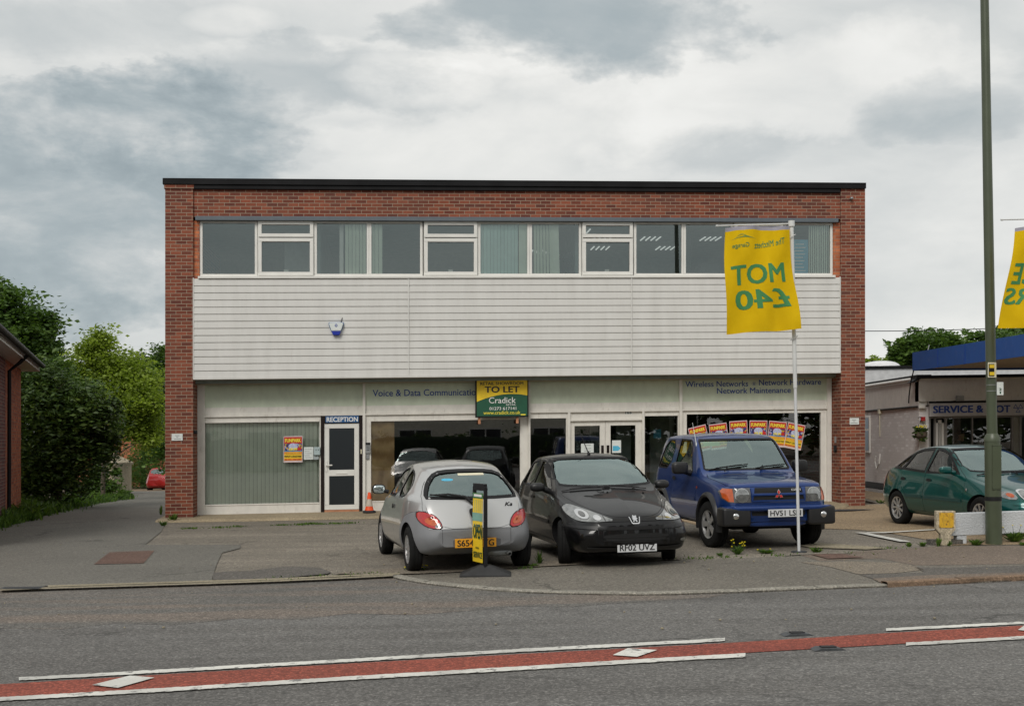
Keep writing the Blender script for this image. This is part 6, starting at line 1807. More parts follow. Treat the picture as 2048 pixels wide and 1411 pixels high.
fan = [(1399, 877, 37, -13, 'first from the left in the fan of six'), (1438, 872, 37, -6.5, 'second from the left in the fan of six'), (1477.5, 866.5, 38, -2.5, 'third from the left in the fan of six'), (1516.5, 866, 38, 1, 'fourth from the left in the fan of six'), (1554, 867.5, 38, 5.5, 'fifth from the left in the fan of six'), (1589, 872, 38, 11.5, 'rightmost in the fan of six')]
for i, (px, py, w_, an, lb) in enumerate(fan):
    o = top_obj('fairground_poster', 'FUNPARK fairground poster, %s on the right window' % lb, 'poster', 'fan of fairground posters on the right window')
    v = V1 - .03 - .012 * i
    cu_, cz = BF.uw(px, py, v); ww = .42; h = ww * 1.40
    a = R(-an)
    def mf(s, t, l, cu_=cu_, cz=cz, v=v, ww=ww, h=h, a=a):
        x, z = (s - .5) * ww, (t - .5) * h
        return BF.loc(cu_ + x * cos(a) - z * sin(a), v - l * .4, cz + x * sin(a) + z * cos(a))
    poster(o, '', '', mapf=mf)
for px0, px1, py0, py1, mt, lb, hd in ((1162, 1187.3, 886.5, 904.5, paper_m, 'white notice on the left leaf of the double door', 0), (1224, 1242, 880, 905, paper_m, 'white and blue arrow notice on the right leaf of the double door', 1)):
    o = top_obj('notice', lb, 'notice'); v = V1 + .012
    m = MB(BF); m.box(U(px0, v), U(px1, v), v - .003, v, sw((px0 + px1) / 2, py1), sw((px0 + px1) / 2, py0)); k = m.build('sheet', mt, o)
    c_ = (px0 + px1) / 2
    m = MB(BF)
    if hd:
        m.prism([(U(1225.5, v), sw(c_, 901)), (U(1225.5, v), sw(c_, 891)), (U(1236, v), sw(c_, 891)), (U(1241, v), sw(c_, 896)), (U(1236, v), sw(c_, 901))], 'y', v - .006, v - .004)
    else:
        for j in (889.5, 896, 901): m.box(U(c_ - 8 + j % 3, v), U(c_ + 8 - j % 2, v), v - .006, v - .004, sw(c_, j + .8), sw(c_, j))
    m.build('print', paper_blue if hd else metal_grey, k)
o = top_obj('wall_paper_sheet', 'small blue sheet seen through the right side light', 'notice'); m = MB(BF); v = 1.6
m.box(U(1307, v), U(1322, v), v, v + .004, W_(1315, 876, v), W_(1315, 858, v)); m.build('sheet', paper_blue, o)
# traffic cone on the apron
g = BF; cu2 = U(738.5, .15)
wx, wy = BF.x + cu2 * BF.c - .15 * BF.n, BF.y + cu2 * BF.n + .15 * BF.c
cn = Empty('traffic_cone', wx, wy, R(20), 'small orange and white traffic cone beside the reception door', 'cone', z=zg(wx, wy) + .085)
m = MB(); m.lathe([(.148, 0), (.150, .02), (.135, .045), (.10, .05), (.001, .05)], 8, 'z', (0, 0, 0), pi / 8); m.build('base', blk_rubber, cn, bevel=.004)
m = MB(); m.lathe([(.098, .05), (.077, .145)], 24, 'z', caps=False); m.lathe([(.050, .29), (.033, .42), (.028, .44), (.018, .445)], 24, 'z', caps=False); m.build('cone_body', orange_pl, cn, smooth=40)
m = MB(); m.lathe([(.079, .14), (.050, .295)], 24, 'z', caps=False); m.build('reflective_sleeve', refl_sleeve, cn, smooth=40)
# ------------------------------------------------------------------ street furniture
def pole_between(mb, a, b, r0, r1, n=16): mb.tube([a, b], [r0, r1], n)
# lamp column
g = G(1988, 1088); lp = Empty('lamp_column', g.x, g.y, 0, 'tall olive green lamp column with a thick base in front of the white wall', 'lamp post')
top = Vector((-.165, 0, 9.5)); ax_ = top.normalized(); axl = lambda h: top * (h / 9.5)
m = MB(); m.tube([axl(-.05), axl(.62), axl(1.49), axl(1.50)], [.115, .113, .108, .108], 28); m.tube([axl(1.50), axl(1.56), axl(1.62)], [.112, .112, .075], 28); m.build('base_column', lamp_green, lp, smooth=40)
m = MB(); m.tube([axl(1.60), axl(5), axl(9.5)], [.074, .068, .055], 24); m.tube([axl(9.5), axl(9.5) + Vector((.0, -.3, .35)), axl(9.5) + Vector((0, -1.3, .55))], .035, 12); m.build('shaft', lamp_green, lp, smooth=40)
m = MB(); m.tube([axl(.64), axl(.70)], [.1165, .1165], 28, False); m.build('band', blk_plastic, lp, smooth=40)
m = MB(); m.prism([(-.07, -.118), (.06, -.118), (.06, -.085), (-.07, -.085)], 'z', .82, 1.44)
m.prism([(-.075, -.124), (.065, -.124), (.065, -.085), (-.075, -.085)], 'z', 1.44, 1.452); m.prism([(-.072, -.122), (.062, -.122), (.062, -.085), (-.072, -.085)], 'z', .808, .818); m.build('access_door', lamp_green, lp, bevel=.004)
m = MB(); rbox(m, tuple(axl(9.5) + Vector((0, -1.5, .55))), (.14, .35, .07), 3); m.build('lamp_head', metal_grey, lp, smooth=50)
bz_ = lambda py: (1088 - py) / 136.9
m = MB(); m.box(-.125, -.004, -.092, -.078, bz_(755), bz_(725)); k = m.build('bus_stop_plate', cream_pl, lp, bevel=.003, label='cream plate with two yellow windows')
m = MB(); m.box(-.115, -.035, -.096, -.091, bz_(752.5), bz_(728)); m.build('print', blk_plastic, k)
m = MB(); m.box(-.105, -.035, -.100, -.095, bz_(736), bz_(729.5)); m.box(-.105, -.035, -.100, -.095, bz_(750.5), bz_(744)); m.build('print', print_yellow, k)
m = MB(); m.box(.005, .10, -.092, -.080, bz_(790), bz_(764)); k = m.build('number_plate', paper_m, lp, bevel=.003, label='white column number plate reading 21')
text_obj('lettering', '2', lambda p, q: (p, -.094, q), .035, .070, bz_(781), bz_(776), ink_dkgreen, k, .03)
text_obj('lettering', '1', lambda p, q: (p, -.094, q), .047, .060, bz_(787), bz_(783), ink_dkgreen, k, .03)
m = MB()
for z in (770, 782): m.tube([axl(bz_(z)), axl(bz_(z) + .01)], .078, 20, False)
m.build('strap', metal_grey, lp)

# flagpoles and flags
def flag_pole(px, py, lean, arm, label):
    g = G(px, py); o = Empty('flagpole', g.x, g.y, 0, label, 'flagpole', 'flagpoles along the forecourt edge')
    h = 4.60; t = Vector((-lean, 0, h)); ax = lambda z: t * (z / h)
    m = MB(); m.tube([ax(0), ax(2.33)], .021, 14); m.build('lower_tube', steel_white, o, smooth=40)
    m = MB(); m.tube([ax(2.30), ax(4.58)], .028, 14); m.build('upper_tube', pole_white, o, smooth=40)
    m = MB(); m.tube([ax(4.56), ax(4.64)], .045, 12); m.tube([ax(4.60), ax(4.60) + Vector((arm, 0, -.03))], .010, 8); m.tube([ax(4.60) + Vector((arm, 0, -.03)), ax(4.60) + Vector((arm - .03 * (1 if arm > 0 else -1) * -1, 0, -.032))], .014, 8)
    m.build('arm', pole_white, o, smooth=40)
    m = MB()
    for z in (4.42, 3.78, 3.0):
        n = 12; m.tube([ax(z) + Vector((.05 * cos(2 * pi * i / n), .05 * sin(2 * pi * i / n), .03 * cos(2 * pi * i / n))) for i in range(n + 1)], .006, 6, False)
    m.build('ring', pole_white, o, smooth=40)
    m = MB(); m.prism(circle(0, 0, .11, .09, 16), 'z', -.0, .02); m.build('foot_plate', iron_m, o)
    return o
flag_pole(1598, 1104, .105, -1.03, 'white two-part flagpole carrying the MOT flag beside the blue off-roader')
def flag(name, d, TL, TR, BR, BL, label, seed, lines, hem=.035):
    c = [P(*TL, d), P(*TR, d), P(*BR, d), P(*BL, d)]
    root = bpy.data.objects.new(name, None); COL.objects.link(root); root.location = c[0]
    tag(root, label, 'flag', 'yellow garage flags')
    def pt(s, t, lift=0.0):
        p = (c[3] * (1 - s) + c[2] * s) * (1 - t) + (c[0] * (1 - s) + c[1] * s) * t
        dy = .050 * sin(5 * s + seed + 2.2 * t) * (1 - .5 * t) + .026 * sin(11 * s - 6 * t + seed) + .012 * sin(19 * s + 9 * t) * (1 - .4 * t) + .03 * math.exp(-((s - .95 + .3 * (1 - t)) ** 2) * 60) * (1 - t) \
            + .018 * sin(26 * s + seed) * max(0, t - .7) * 3 + .02 * sin(9 * (s + t) + seed) * (1 - t)
        return p - c[0] + Vector((.012 * sin(7 * t + seed), dy + lift, .01 * sin(6 * s)))
    N, M_ = 44, 56
    V = [pt(i / N, j / M_) for j in range(M_ + 1) for i in range(N + 1)]
    def grid(j0, j1, nm, mat):
        Fc = [(j * (N + 1) + i, j * (N + 1) + i + 1, (j + 1) * (N + 1) + i + 1, (j + 1) * (N + 1) + i) for j in range(j0, j1) for i in range(N)]
        me = bpy.data.meshes.new(nm); me.from_pydata([tuple(v) for v in V], [], Fc)
        bm = bmesh.new(); bm.from_mesh(me); bmesh.ops.delete(bm, geom=[v for v in bm.verts if not v.link_faces], context='VERTS'); bm.to_mesh(me); bm.free()
        me.materials.append(mat); me.shade_smooth(); o = bpy.data.objects.new(nm, me); COL.objects.link(o); o.parent = root; return o
    j1 = int(M_ * (1 - hem)); fab = grid(0, j1, 'fabric', flag_m); grid(j1, M_, 'hem', flag_hem)
    for (txt, s0, s1, t0, t1, b, tilt) in lines:
        # the print shows through from the back, so it reads mirrored
        text_obj('lettering', txt, lambda p, q: pt(1 - p, q + tilt * (1 - p - .5), -.006), 1 - s1, 1 - s0, t0, t1, flag_green, fab, b, cell=.03)
    # swoosh outline of a car roof
    m = MB(); n = 24
    def curve_band(f, s0, s1, th):
        for i in range(n):
            a, b = s0 + (s1 - s0) * i / n, s0 + (s1 - s0) * (i + 1) / n
            th_a, th_b = th * sin(pi * i / n), th * sin(pi * (i + 1) / n)
            m.add([pt(a, f(a) - th_a, -.006), pt(b, f(b) - th_b, -.006), pt(b, f(b) + th_b, -.006), pt(a, f(a) + th_a, -.006)])
    curve_band(lambda s: .872 + .028 * sin((s - .08) / .40 * pi), .08, .48, .003)
    curve_band(lambda s: .878 + .045 * sin((s - .14) / .22 * pi) ** .8 if .14 <= s <= .36 else .878, .14, .36, .0028)
    curve_band(lambda s: .885 + .022 * sin((s - .2) / .2 * pi), .2, .40, .002)
    m.build('logo', flag_green, fab, fix=False)
    return root
flag('flag', 16.0, (1450, 455), (1578, 450.5), (1600, 657), (1453.5, 668.5), 'yellow MOT £40 flag seen from behind, in front of the white cladding', .4,
     [('MOT', .10, .87, .458, .640, .03, .03), ('£40', .14, .885, .222, .400, .03, .02), ('The Mitchett', .44, .90, .790, .850, .006, .10), ('Garage', .11, .36, .792, .848, .006, .02)])
flag_pole(2205, 1096, .105, -1.28, 'white flagpole of the second flag just outside the right edge')
flag('flag', 16.0, (2030, 456), (2188, 451), (2200, 668), (1999, 655), 'yellow garage services flag cut by the right edge of the picture', 2.1,
     [('SERVICE', .06, .93, .435, .640, .03, 0), ('REPAIRS', .02, .93, .235, .395, .03, 0), ('The Mitchett', .55, .90, .80, .85, .006, .05), ('Garage', .13, .42, .80, .85, .006, .02)])

# hydrant marker post
g = G(1890, 1090); hy = Empty('hydrant_marker', g.x, g.y, R(-4), 'stained concrete hydrant marker with a rusty yellow H plate', 'marker post')
ppm = 137.
m = MB(); m.prism([(-.075, 0), (.075, 0), (.075, .16), (.135, .235), (.137, .505), (-.137, .505), (-.137, .235), (-.075, .16)], 'y', -.05, .06); m.build('post', stone_m, hy, bevel=.008)
m = MB(); m.box(-.098, .108, -.058, -.051, .262, .482); k = m.build('plate', plate_y, hy, bevel=.003)
text_obj('lettering', 'H', lambda p, q: (p, -.060, q), -.045, .055, .29, .455, simple('faded_H', (.50, .30, .03), .5), k, .0)
text_obj('lettering', '4', lambda p, q: (p, -.061, q), -.012, .022, .425, .45, simple('faded_digit', (.30, .16, .03), .5), k, .0)
text_obj('lettering', '1', lambda p, q: (p, -.061, q), -.008, .014, .30, .325, MATS['faded_digit'], k, .0)
m = MB()
for x in (-.086, .096):
    for z in (.275, .47): m.lathe([(.006, -.063), (.007, -.058)], 8, 'y', (x, 0, z))
m.build('screw', iron_m, k)
m = MB(); m.box(-.19, .29, .0, .16, -.02, .075); tag(m.build('edging_stone', pave_dark, None), 'dark low edging stone under the hydrant marker', 'edging'); bpy.data.objects['edging_stone'].location = (g.x, g.y + .07, g.z)
# low white wall of cast panels
g0, g1 = G(1903, 1090), G(2140, 1080)
WF = Frame(g0.x, g0.y + .12, math.atan2(g1.y - g0.y, g1.x - g0.x))
wl_ = WF.empty('low_wall', 'low white rough-rendered barrier wall on stub legs', 'wall')
m = MB(WF); m.box(-.02, 6.0, 0, .12, .125, .455); m.build('panel', render_white, wl_, bevel=.012)
for x in (.155, 1.75, 3.4, 5.0):
    m = MB(WF); m.box(x, x + .16, .01, .11, -.02, .124); m.build('leg', render_white, wl_, bevel=.012)

# swinging pavement sign, nearly edge-on
g = G(971, 1152); os_ = Empty('pavement_sign', g.x, g.y, 0, 'yellow OPEN panel hanging in a black frame, seen almost edge-on behind the silver hatchback', 'sign')
dv = Vector((-.135, .27, 0)); nv = Vector((-.27, -.135, 0)).normalized()
def sp_(s, z, off=0.0): q = dv * s + nv * off; return Vector((q.x, q.y, z))
m = MB(); 
def slab(m, s0, s1, z0, z1, o0, o1):
    p = [sp_(s, z, o) for z in (z0, z1) for s, o in ((s0, o0), (s1, o0), (s1, o1), (s0, o1))]
    for f in ((0, 1, 5, 4), (1, 2, 6, 5), (2, 3, 7, 6), (3, 0, 4, 7), (4, 5, 6, 7), (3, 2, 1, 0)): m.add([p[i] for i in f])
slab(m, -.06, .06, .05, 1.08, -.022, .022); slab(m, .98, 1.10, .20, 1.08, -.022, .022); slab(m, -.02, 1.06, 1.03, 1.115, -.022, .022); slab(m, .0, 1.04, .20, .235, -.02, .02)
m.build('frame', blk_plastic, os_, bevel=.010)
def curved(s, z, off=0): # panel bows slightly
    return sp_(s, z, .026 + .008 * sin(z * 3.3) + off)
def bandp(z0, z1, off, s0=.05, s1=1.0, n=8):
    m = MB()
    for i in range(n):
        a, b = z0 + (z1 - z0) * i / n, z0 + (z1 - z0) * (i + 1) / n
        m.add([curved(s1, a, off), curved(s0, a, off), curved(s0, b, off), curved(s1, b, off)])
    return m
pn_ = bandp(.16, 1.0, 0).build('panel', print_yellow, os_, smooth=60, fix=False)
bandp(.935, 1.0, .003).build('print_field', ink_green, pn_, fix=False)
bandp(.955, .985, .005, .15, .9).build('print', ink_white, pn_, fix=False)
bandp(.66, .76, .003).build('print_field', simple('teal_print', (.16, .34, .28), .5), pn_, fix=False)
m = MB()
for k in range(5):
    s0 = .1 + k * .17
    for i in range(6):
        a, b = .77 + .15 * i / 6, .77 + .15 * (i + 1) / 6; m.add([curved(s0 + .05, a, .004), curved(s0, a, .004), curved(s0, b, .004), curved(s0 + .05, b, .004)])
m.build('print', simple('pale_stripe', (.50, .52, .20), .5), pn_, fix=False)
def st(t, z0, z1, mat, b=.03, s0=.12, s1=.93): text_obj('lettering', t, lambda p, q: curved(1 - p, q, .006), s0, s1, z0, z1, mat, pn_, b)
st('OPEN', .45, .62, ink_dkgreen, .04); st('FOR', .325, .345, ink_dkgreen, .02, .35, .65); st('SERVICE', .215, .285, ink_dkgreen, .02)
m = MB()
bs = [(-.31, -.10), (.31, -.10), (.31, .34), (-.31, .34)]; apx = .135
top4 = [(-.06, .0), (.05, .0), (.05, .16), (-.06, .16)]
for i in range(4):
    a, b = bs[i], bs[(i + 1) % 4]; c_, d_ = top4[(i + 1) % 4], top4[i]
    m.add([(a[0], a[1], 0), (b[0], b[1], 0), (b[0], b[1], .022), (a[0], a[1], .022)]); m.add([(a[0], a[1], .022), (b[0], b[1], .022), (c_[0], c_[1], apx), (d_[0], d_[1], apx)])
m.add([(p[0], p[1], apx) for p in top4]); m.build('base', blk_rubber, os_, bevel=.008)

# grey post at the corner of the building
g = BF; u_ = U(1736, .3)
px_, py_ = BF.x + (UB + .06) * BF.c - .3 * BF.n, BF.y + (UB + .06) * BF.n + .3 * BF.c
po = Empty('gate_post', px_, py_, 0, 'chipped pale grey steel gate post beside the right brick pier', 'post')
m = MB(); m.tube([(0, 0, 0), (-.01, 0, 1.58)], .036, 14); m.build('post', steel_white, po, smooth=40)
m = MB(); m.tube([(-.01, 0, 1.56), (-.01, 0, 1.60)], .045, 14); m.box(-.02, .02, -.05, -.03, .5, .62); m.build('cap', galv, po, smooth=40)
# gas bottle-shaped bollard stub at the far left of the brown step
# ------------------------------------------------------------------ garage on the right
GX, GY = 10.27, 29.0
gr = Frame(GX, GY, 0.0)
ga = gr.empty('garage_building', 'white painted garage with SERVICE & MOT sign and lean-to left wall', 'building')
def gb2(name, mat, boxes, parent=ga, bevel=0): 
    m = MB(gr)
    for b in boxes: m.box(*b)
    return m.build(name, mat, parent, bevel=bevel)
gpx = lambda px, py, v=0.0: gr.uw(px, py, v)
gz = lambda py, v=0.0, px=1900: gr.uw(px, py, v)[1]
xs0 = 0.0; xs1 = gpx(1857, 800)[0]
# left wall, running back
m = MB(gr); m.box(-.0, .22, .003, 7, -.1, 2.30); m.build('brick_wall', brick_white, ga)
m = MB(gr); m.box(-.02, .20, .0, 7, 2.303, 3.02); m.build('boarded_gable', shop_white, ga)
m = MB(gr); m.box(-.06, .30, -.02, 7, 3.023, 3.10); m.build('roof_edge', fascia_blk, ga)
m = MB(gr); m.box(-.04, .0, .0, 7, 2.93, 3.02); m.tube([(-.05, .0, 3.0), (-.05, 7, 3.0)], .05, 10); m.build('gutter', upvc, ga, smooth=40)
m = MB(gr); m.tube([(-.03, .05, 2.30), (-.03, 6.9, 2.28)], .022, 8); m.tube([(.05, -.03, 2.30), (xs1 + .1, -.03, 2.33), (xs1 + .2, -.04, 2.42), (gpx(1915, 802)[0], -.05, 2.43)], .014, 8); m.build('conduit', blk_plastic, ga, smooth=40)
m = MB(gr); m.box(-.14, -.02, 2.2, 6.5, -.1, .06); m.box(-.05, 0, .05, 6.5, .10, .26); m.build('step', simple('black_plinth', (.03, .03, .03), .7), ga); 
m = MB(gr); m.box(-.16, -.142, 2.0, 6.5, -.1, .09); m.build('white_kerb', render_white, ga)
f = MB(gr); f.box(-.05, -.002, 3.9, 4.55, 1.08, 2.15); wf = f.build('side_window', upvc, ga, bevel=.01)
m = MB(gr)
for z0, z1 in ((1.15, 1.72), (1.78, 2.09)): m.box(-.056, -.051, 3.97, 4.48, z0, z1)
m.build('pane', glass_obscure, wf)
m = MB(gr); m.tube([(-.06, 2.9, 1.08), (-.09, 2.88, .80), (-.10, 3.05, .66), (-.10, 3.25, .85), (-.08, 3.2, 1.0)], .022, 8); m.build('hose_hook', upvc, ga, smooth=40)
m = MB(gr); m.tube([(-.04, 3.0, 2.25), (-.04, 2.98, 1.55)], .012, 6); m.box(-.07, 0, 2.95, 3.08, 2.18, 2.30); m.build('wall_cable', cream_pl, ga)
# front
m = MB(gr); m.box(.223, xs1, -.03, .25, -.1, 2.42); m.build('corner_pier', brick_white, ga)
m = MB(gr); m.box(-.02, 14, -.06, .25, 2.425, 3.0); m.build('front_boarding', shop_white, ga)
m = MB(gr); m.box(-.10, 14, -.12, .35, 3.003, 3.075); m.prism([(-.10, 3.003), (.02, 3.003), (-.18, 2.90), (-.26, 2.90)], 'y', -.118, .20); m.build('roof_edge', fascia_blk, ga)
m = MB(gr); m.box(.3, 14, .35, 7, 2.95, 3.0); m.build('roof', roof_felt, ga)
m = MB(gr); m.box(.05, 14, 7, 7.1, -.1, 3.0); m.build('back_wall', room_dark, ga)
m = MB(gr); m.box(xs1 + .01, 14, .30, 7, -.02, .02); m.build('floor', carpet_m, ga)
sz0, sz1 = gz(832), gz(806)
m = MB(gr); m.box(gpx(1855, 820)[0], 14, -.16, -.065, sz0, sz1); sgn = m.build('name_sign', simple('sign_face_pale', (.50, .49, .50), .5), ga, bevel=.01)
def gtext(t, x0, x1, y0, y1, b=.05, v=-.165):
    a, z0 = gr.uw(x0, y0, v); c_, z1 = gr.uw(x1, y1, v)
    text_obj('lettering', t, lambda p, q: gr.loc(p, v, q), a, c_, z0, gr.uw(x0, y1, v)[1], ink_blue, sgn, b)
gtext('SERVICE &', 1867, 1966, 825.5, 811.5); gtext('MOT', 1977, 2020, 824.5, 810.5)
# three triangles emblem
m = MB(gr)
def tri_ring(cx, cz, r, flip):
    a = [(cx + r * cos(R(90 + 120 * k + (180 if flip else 0))), cz + r * sin(R(90 + 120 * k + (180 if flip else 0)))) for k in range(3)]
    b = [(cx + (p[0] - cx) * .62, cz + (p[1] - cz) * .62) for p in a]
    for k in range(3): m.add([(a[k][0], -.166, a[k][1]), (a[(k + 1) % 3][0], -.166, a[(k + 1) % 3][1]), (b[(k + 1) % 3][0], -.166, b[(k + 1) % 3][1]), (b[k][0], -.166, b[k][1])])
cx0, cz0 = gr.uw(2036, 816, -.16)
tri_ring(cx0 - .062, cz0 + .035, .075, False); tri_ring(cx0 + .062, cz0 + .035, .075, False); tri_ring(cx0, cz0 - .068, .075, False)
m.build('triangles_emblem', ink_blue, sgn, fix=False)
# glazed front
V2 = .05
gx = lambda px: gpx(px, 850, V2)[0]
fr_ = MB(gr)
for a, b in ((1857, 1860), (1868, 1871), (1888, 1893), (1943, 1945), (2022, 2026), (2038, 2042)): fr_.box(gx(a), gx(b), V2 - .04, V2 + .05, 0, sz0)
fr_.box(gx(1857), 14, V2 - .03, V2 + .04, sz0 - .05, sz0); fr_.box(gx(1893), 14, V2 - .03, V2 + .04, .3, .36)
sf = fr_.build('shop_front', simple('grey_frame', (.22, .21, .20), .5), ga)
m = MB(gr); m.box(gx(2024), gx(2041), V2, V2 + .03, 0, sz0 - .05); m.build('white_panel', shop_white, sf)
m = MB(gr); m.add([(gx(1893), V2, .3), (14, V2, .3), (14, V2, sz0 - .05), (gx(1893), V2, sz0 - .05)]); m.build('pane', glass_shop, sf, fix=False)
m = MB(gr)
d0, d1 = gx(1871), gx(1888)
for b in ((d0, d0 + .06, .05, 1.95), (d1 - .06, d1, .05, 1.95)): m.box(b[0], b[1], V2, V2 + .04, b[2], b[3])
m.box(d0, d1, V2, V2 + .04, 1.88, 1.95); m.box(d0, d1, V2, V2 + .04, .9, 1.0)
m.box(d0 + .10, d0 + .13, V2, V2 + .03, 1.0, 1.88); m.box(d1 - .13, d1 - .10, V2, V2 + .03, 1.0, 1.88); m.build('shop_door', upvc, sf)
# higher block behind with rooflight
hb_ = Frame((1728 - 1024) / F * 38, 38, 0); hbl = hb_.empty('rear_block', 'white flat-roofed block behind the garage with a domed rooflight', 'building')
zh = hb_.uw(1760, 737, 0)[1]
m = MB(hb_); m.box(-2, 12, 0, 6, -.5, zh); m.build('wall', simple('pale_boarding', (.56, .57, .58), .7), hbl)
m = MB(hb_); m.box(-2.05, 12.05, -.06, 6, zh + .003, zh + .09); m.build('roof_edge', fascia_blk, hbl)
cxr = hb_.uw(1762, 730, .8)[0]
m = MB(hb_)
n = 12
for j in range(6):
    for i in range(24):
        def q(i, j): a = 2 * pi * i / 24; e_ = pi / 2 * j / 6; return (cxr + .66 * cos(a) * cos(e_) ** .8, .9 + .66 * sin(a) * cos(e_) ** .8, zh + .09 + .22 * sin(e_))
        m.add([q(i, j), q(i + 1, j), q(i + 1, j + 1), q(i, j + 1)])
m.build('rooflight_dome', simple('white_dome', (.66, .66, .68), .3), hbl, smooth=50)
# blue forecourt canopy
ca = Frame(9.89, 28.4, math.atan2(1, -.1126) - pi / 2)
cab = ca.empty('canopy', 'blue fascia canopy over the garage forecourt', 'canopy')
L_, cw = 9.0, 8.5
ct, cbm = 3.62, 3.17
m = MB(ca); m.box(-.0, .05, -L_, 0, cbm, ct); m.box(.05, cw, -.05, 0, cbm, ct); m.box(.05, cw, -L_, -L_ + .05, cbm, ct); m.build('blue_fascia', blue_canopy, cab)
m = MB(ca); m.box(.052, cw, -L_ + .052, -.052, cbm + .05, cbm + .10); m.build('soffit', soffit_m, cab)
m = MB(ca); m.box(.052, cw, -L_ + .052, -.052, ct - .08, ct - .03); m.build('deck', roof_felt, cab)
m = MB(ca)
for i in range(1, 7): m.box(-.006, .002, -L_ * i / 7 - .012, -L_ * i / 7 + .012, cbm, ct)
m.build('panel_joint', ink_blue, cab)
m = MB(ca)
for x, y in ((3.4, -1.2), (3.4, -7.6)): m.box(x, x + .2, y, y + .2, 0, cbm + .05)
m.build('support_post', pole_white, cab)
m = MB(ca); m.tube([(-.02, -.1, cbm), (-.0, .1, cbm - .3), (.10, .4, cbm - .62), (.14, .5, cbm - .78)], .016, 8); m.build('drop_cable', blk_plastic, cab, smooth=40)
m = MB(ca); m.tube([(.1, -.6, ct), (.16, -.55, ct + .14)], .012, 6); m.build('bracket', metal_grey, cab)
# things on the garage wall
def gobj(name, label, cat): return gr.empty(name, label, cat)
fl = gobj('floodlight', 'small grey floodlight on the garage boarding above the sign', 'light')
x, z = gpx(1917, 797, -.15); m = MB(gr); m.box(x - .07, x + .10, -.26, -.14, z - .06, z + .07); m.box(x - .02, x + .05, -.14, -.061, z - .02, z + .03); m.build('housing', metal_grey, fl, bevel=.01)
ra = gobj('alarm_bell', 'small red alarm box above the hanging basket', 'alarm')
x, z = gpx(1844, 837, -.03); m = MB(gr); m.box(x - .06, x + .06, -.11, -.032, z - .055, z + .05); m.build('casing', lamp_red, ra, bevel=.008)
jb = gobj('junction_box', 'white junction box under the corner of the garage boarding', 'box')
x, z = gpx(1843, 812, -.03); m = MB(gr); m.box(x - .08, x + .08, -.10, -.032, z - .05, z + .05); m.build('casing', upvc, jb, bevel=.008)
# ------------------------------------------------------------------ plants
def leaves_mesh(name, blobs, n, size, mat, parent, aspect=.5, flat=.3, clump=.22, droop=0.0, seed=1, shell=.55):
    """thousands of separate leaf faces in clumps; blobs = (centre, radii) in parent space"""
    r = np.random.default_rng(seed)
    vol = np.array([b[1][0] * b[1][1] * b[1][2] for b in blobs]) ** (2 / 3); vol = vol / vol.sum()
    P_, Rn = [], []
    for b, w in zip(blobs, vol):
        k = max(8, int(n * w)); nc = max(4, k // 26)
        d = r.normal(size=(nc, 3)); d /= np.linalg.norm(d, axis=1)[:, None]
        rad = (shell + (1 - shell) * r.random(nc)) * (1 + .20 * r.normal(size=nc))
        cc = np.array(b[0]) + d * rad[:, None] * np.array(b[1])
        idx = r.integers(0, nc, k)
        cs = clump * np.mean(b[1]) * (0.6 + .8 * r.random(nc))
        p = cc[idx] + r.normal(size=(k, 3)) * cs[idx][:, None] * np.array([1, 1, .6])
        P_.append(p); crnd = r.random(nc)
        Rn.append(np.clip(.5 * crnd[idx] + .5 * r.random(k) + 0, 0, 1))
    p = np.vstack(P_); rn = np.concatenate(Rn); k = len(p)
    a = r.normal(size=(k, 3)); a[:, 2] *= flat; a[:, 2] -= droop; a /= np.linalg.norm(a, axis=1)[:, None]
    c = r.normal(size=(k, 3)); c[:, 2] += .8
    b_ = np.cross(a, c); b_ /= np.linalg.norm(b_, axis=1)[:, None] + 1e-9
    s = size * (.6 + .8 * r.random(k))[:, None]
    nn = np.cross(a, b_)
    q = np.stack([p - a * s, p + b_ * s * aspect + nn * s * .15, p + a * s, p - b_ * s * aspect + nn * s * .15], 1).reshape(-1, 3)
    me = bpy.data.meshes.new(name)
    me.vertices.add(k * 4); me.vertices.foreach_set('co', q.ravel().astype(np.float32))
    me.loops.add(k * 4); me.loops.foreach_set('vertex_index', np.arange(k * 4, dtype=np.int32))
    me.polygons.add(k); me.polygons.foreach_set('loop_start', np.arange(0, k * 4, 4, dtype=np.int32))
    me.update(calc_edges=True)
    at = me.attributes.new('rnd', 'FLOAT', 'POINT'); at.data.foreach_set('value', np.repeat(rn, 4).astype(np.float32))
    me.materials.append(mat)
    o = bpy.data.objects.new(name, me); COL.objects.link(o); o.parent = parent
    return o
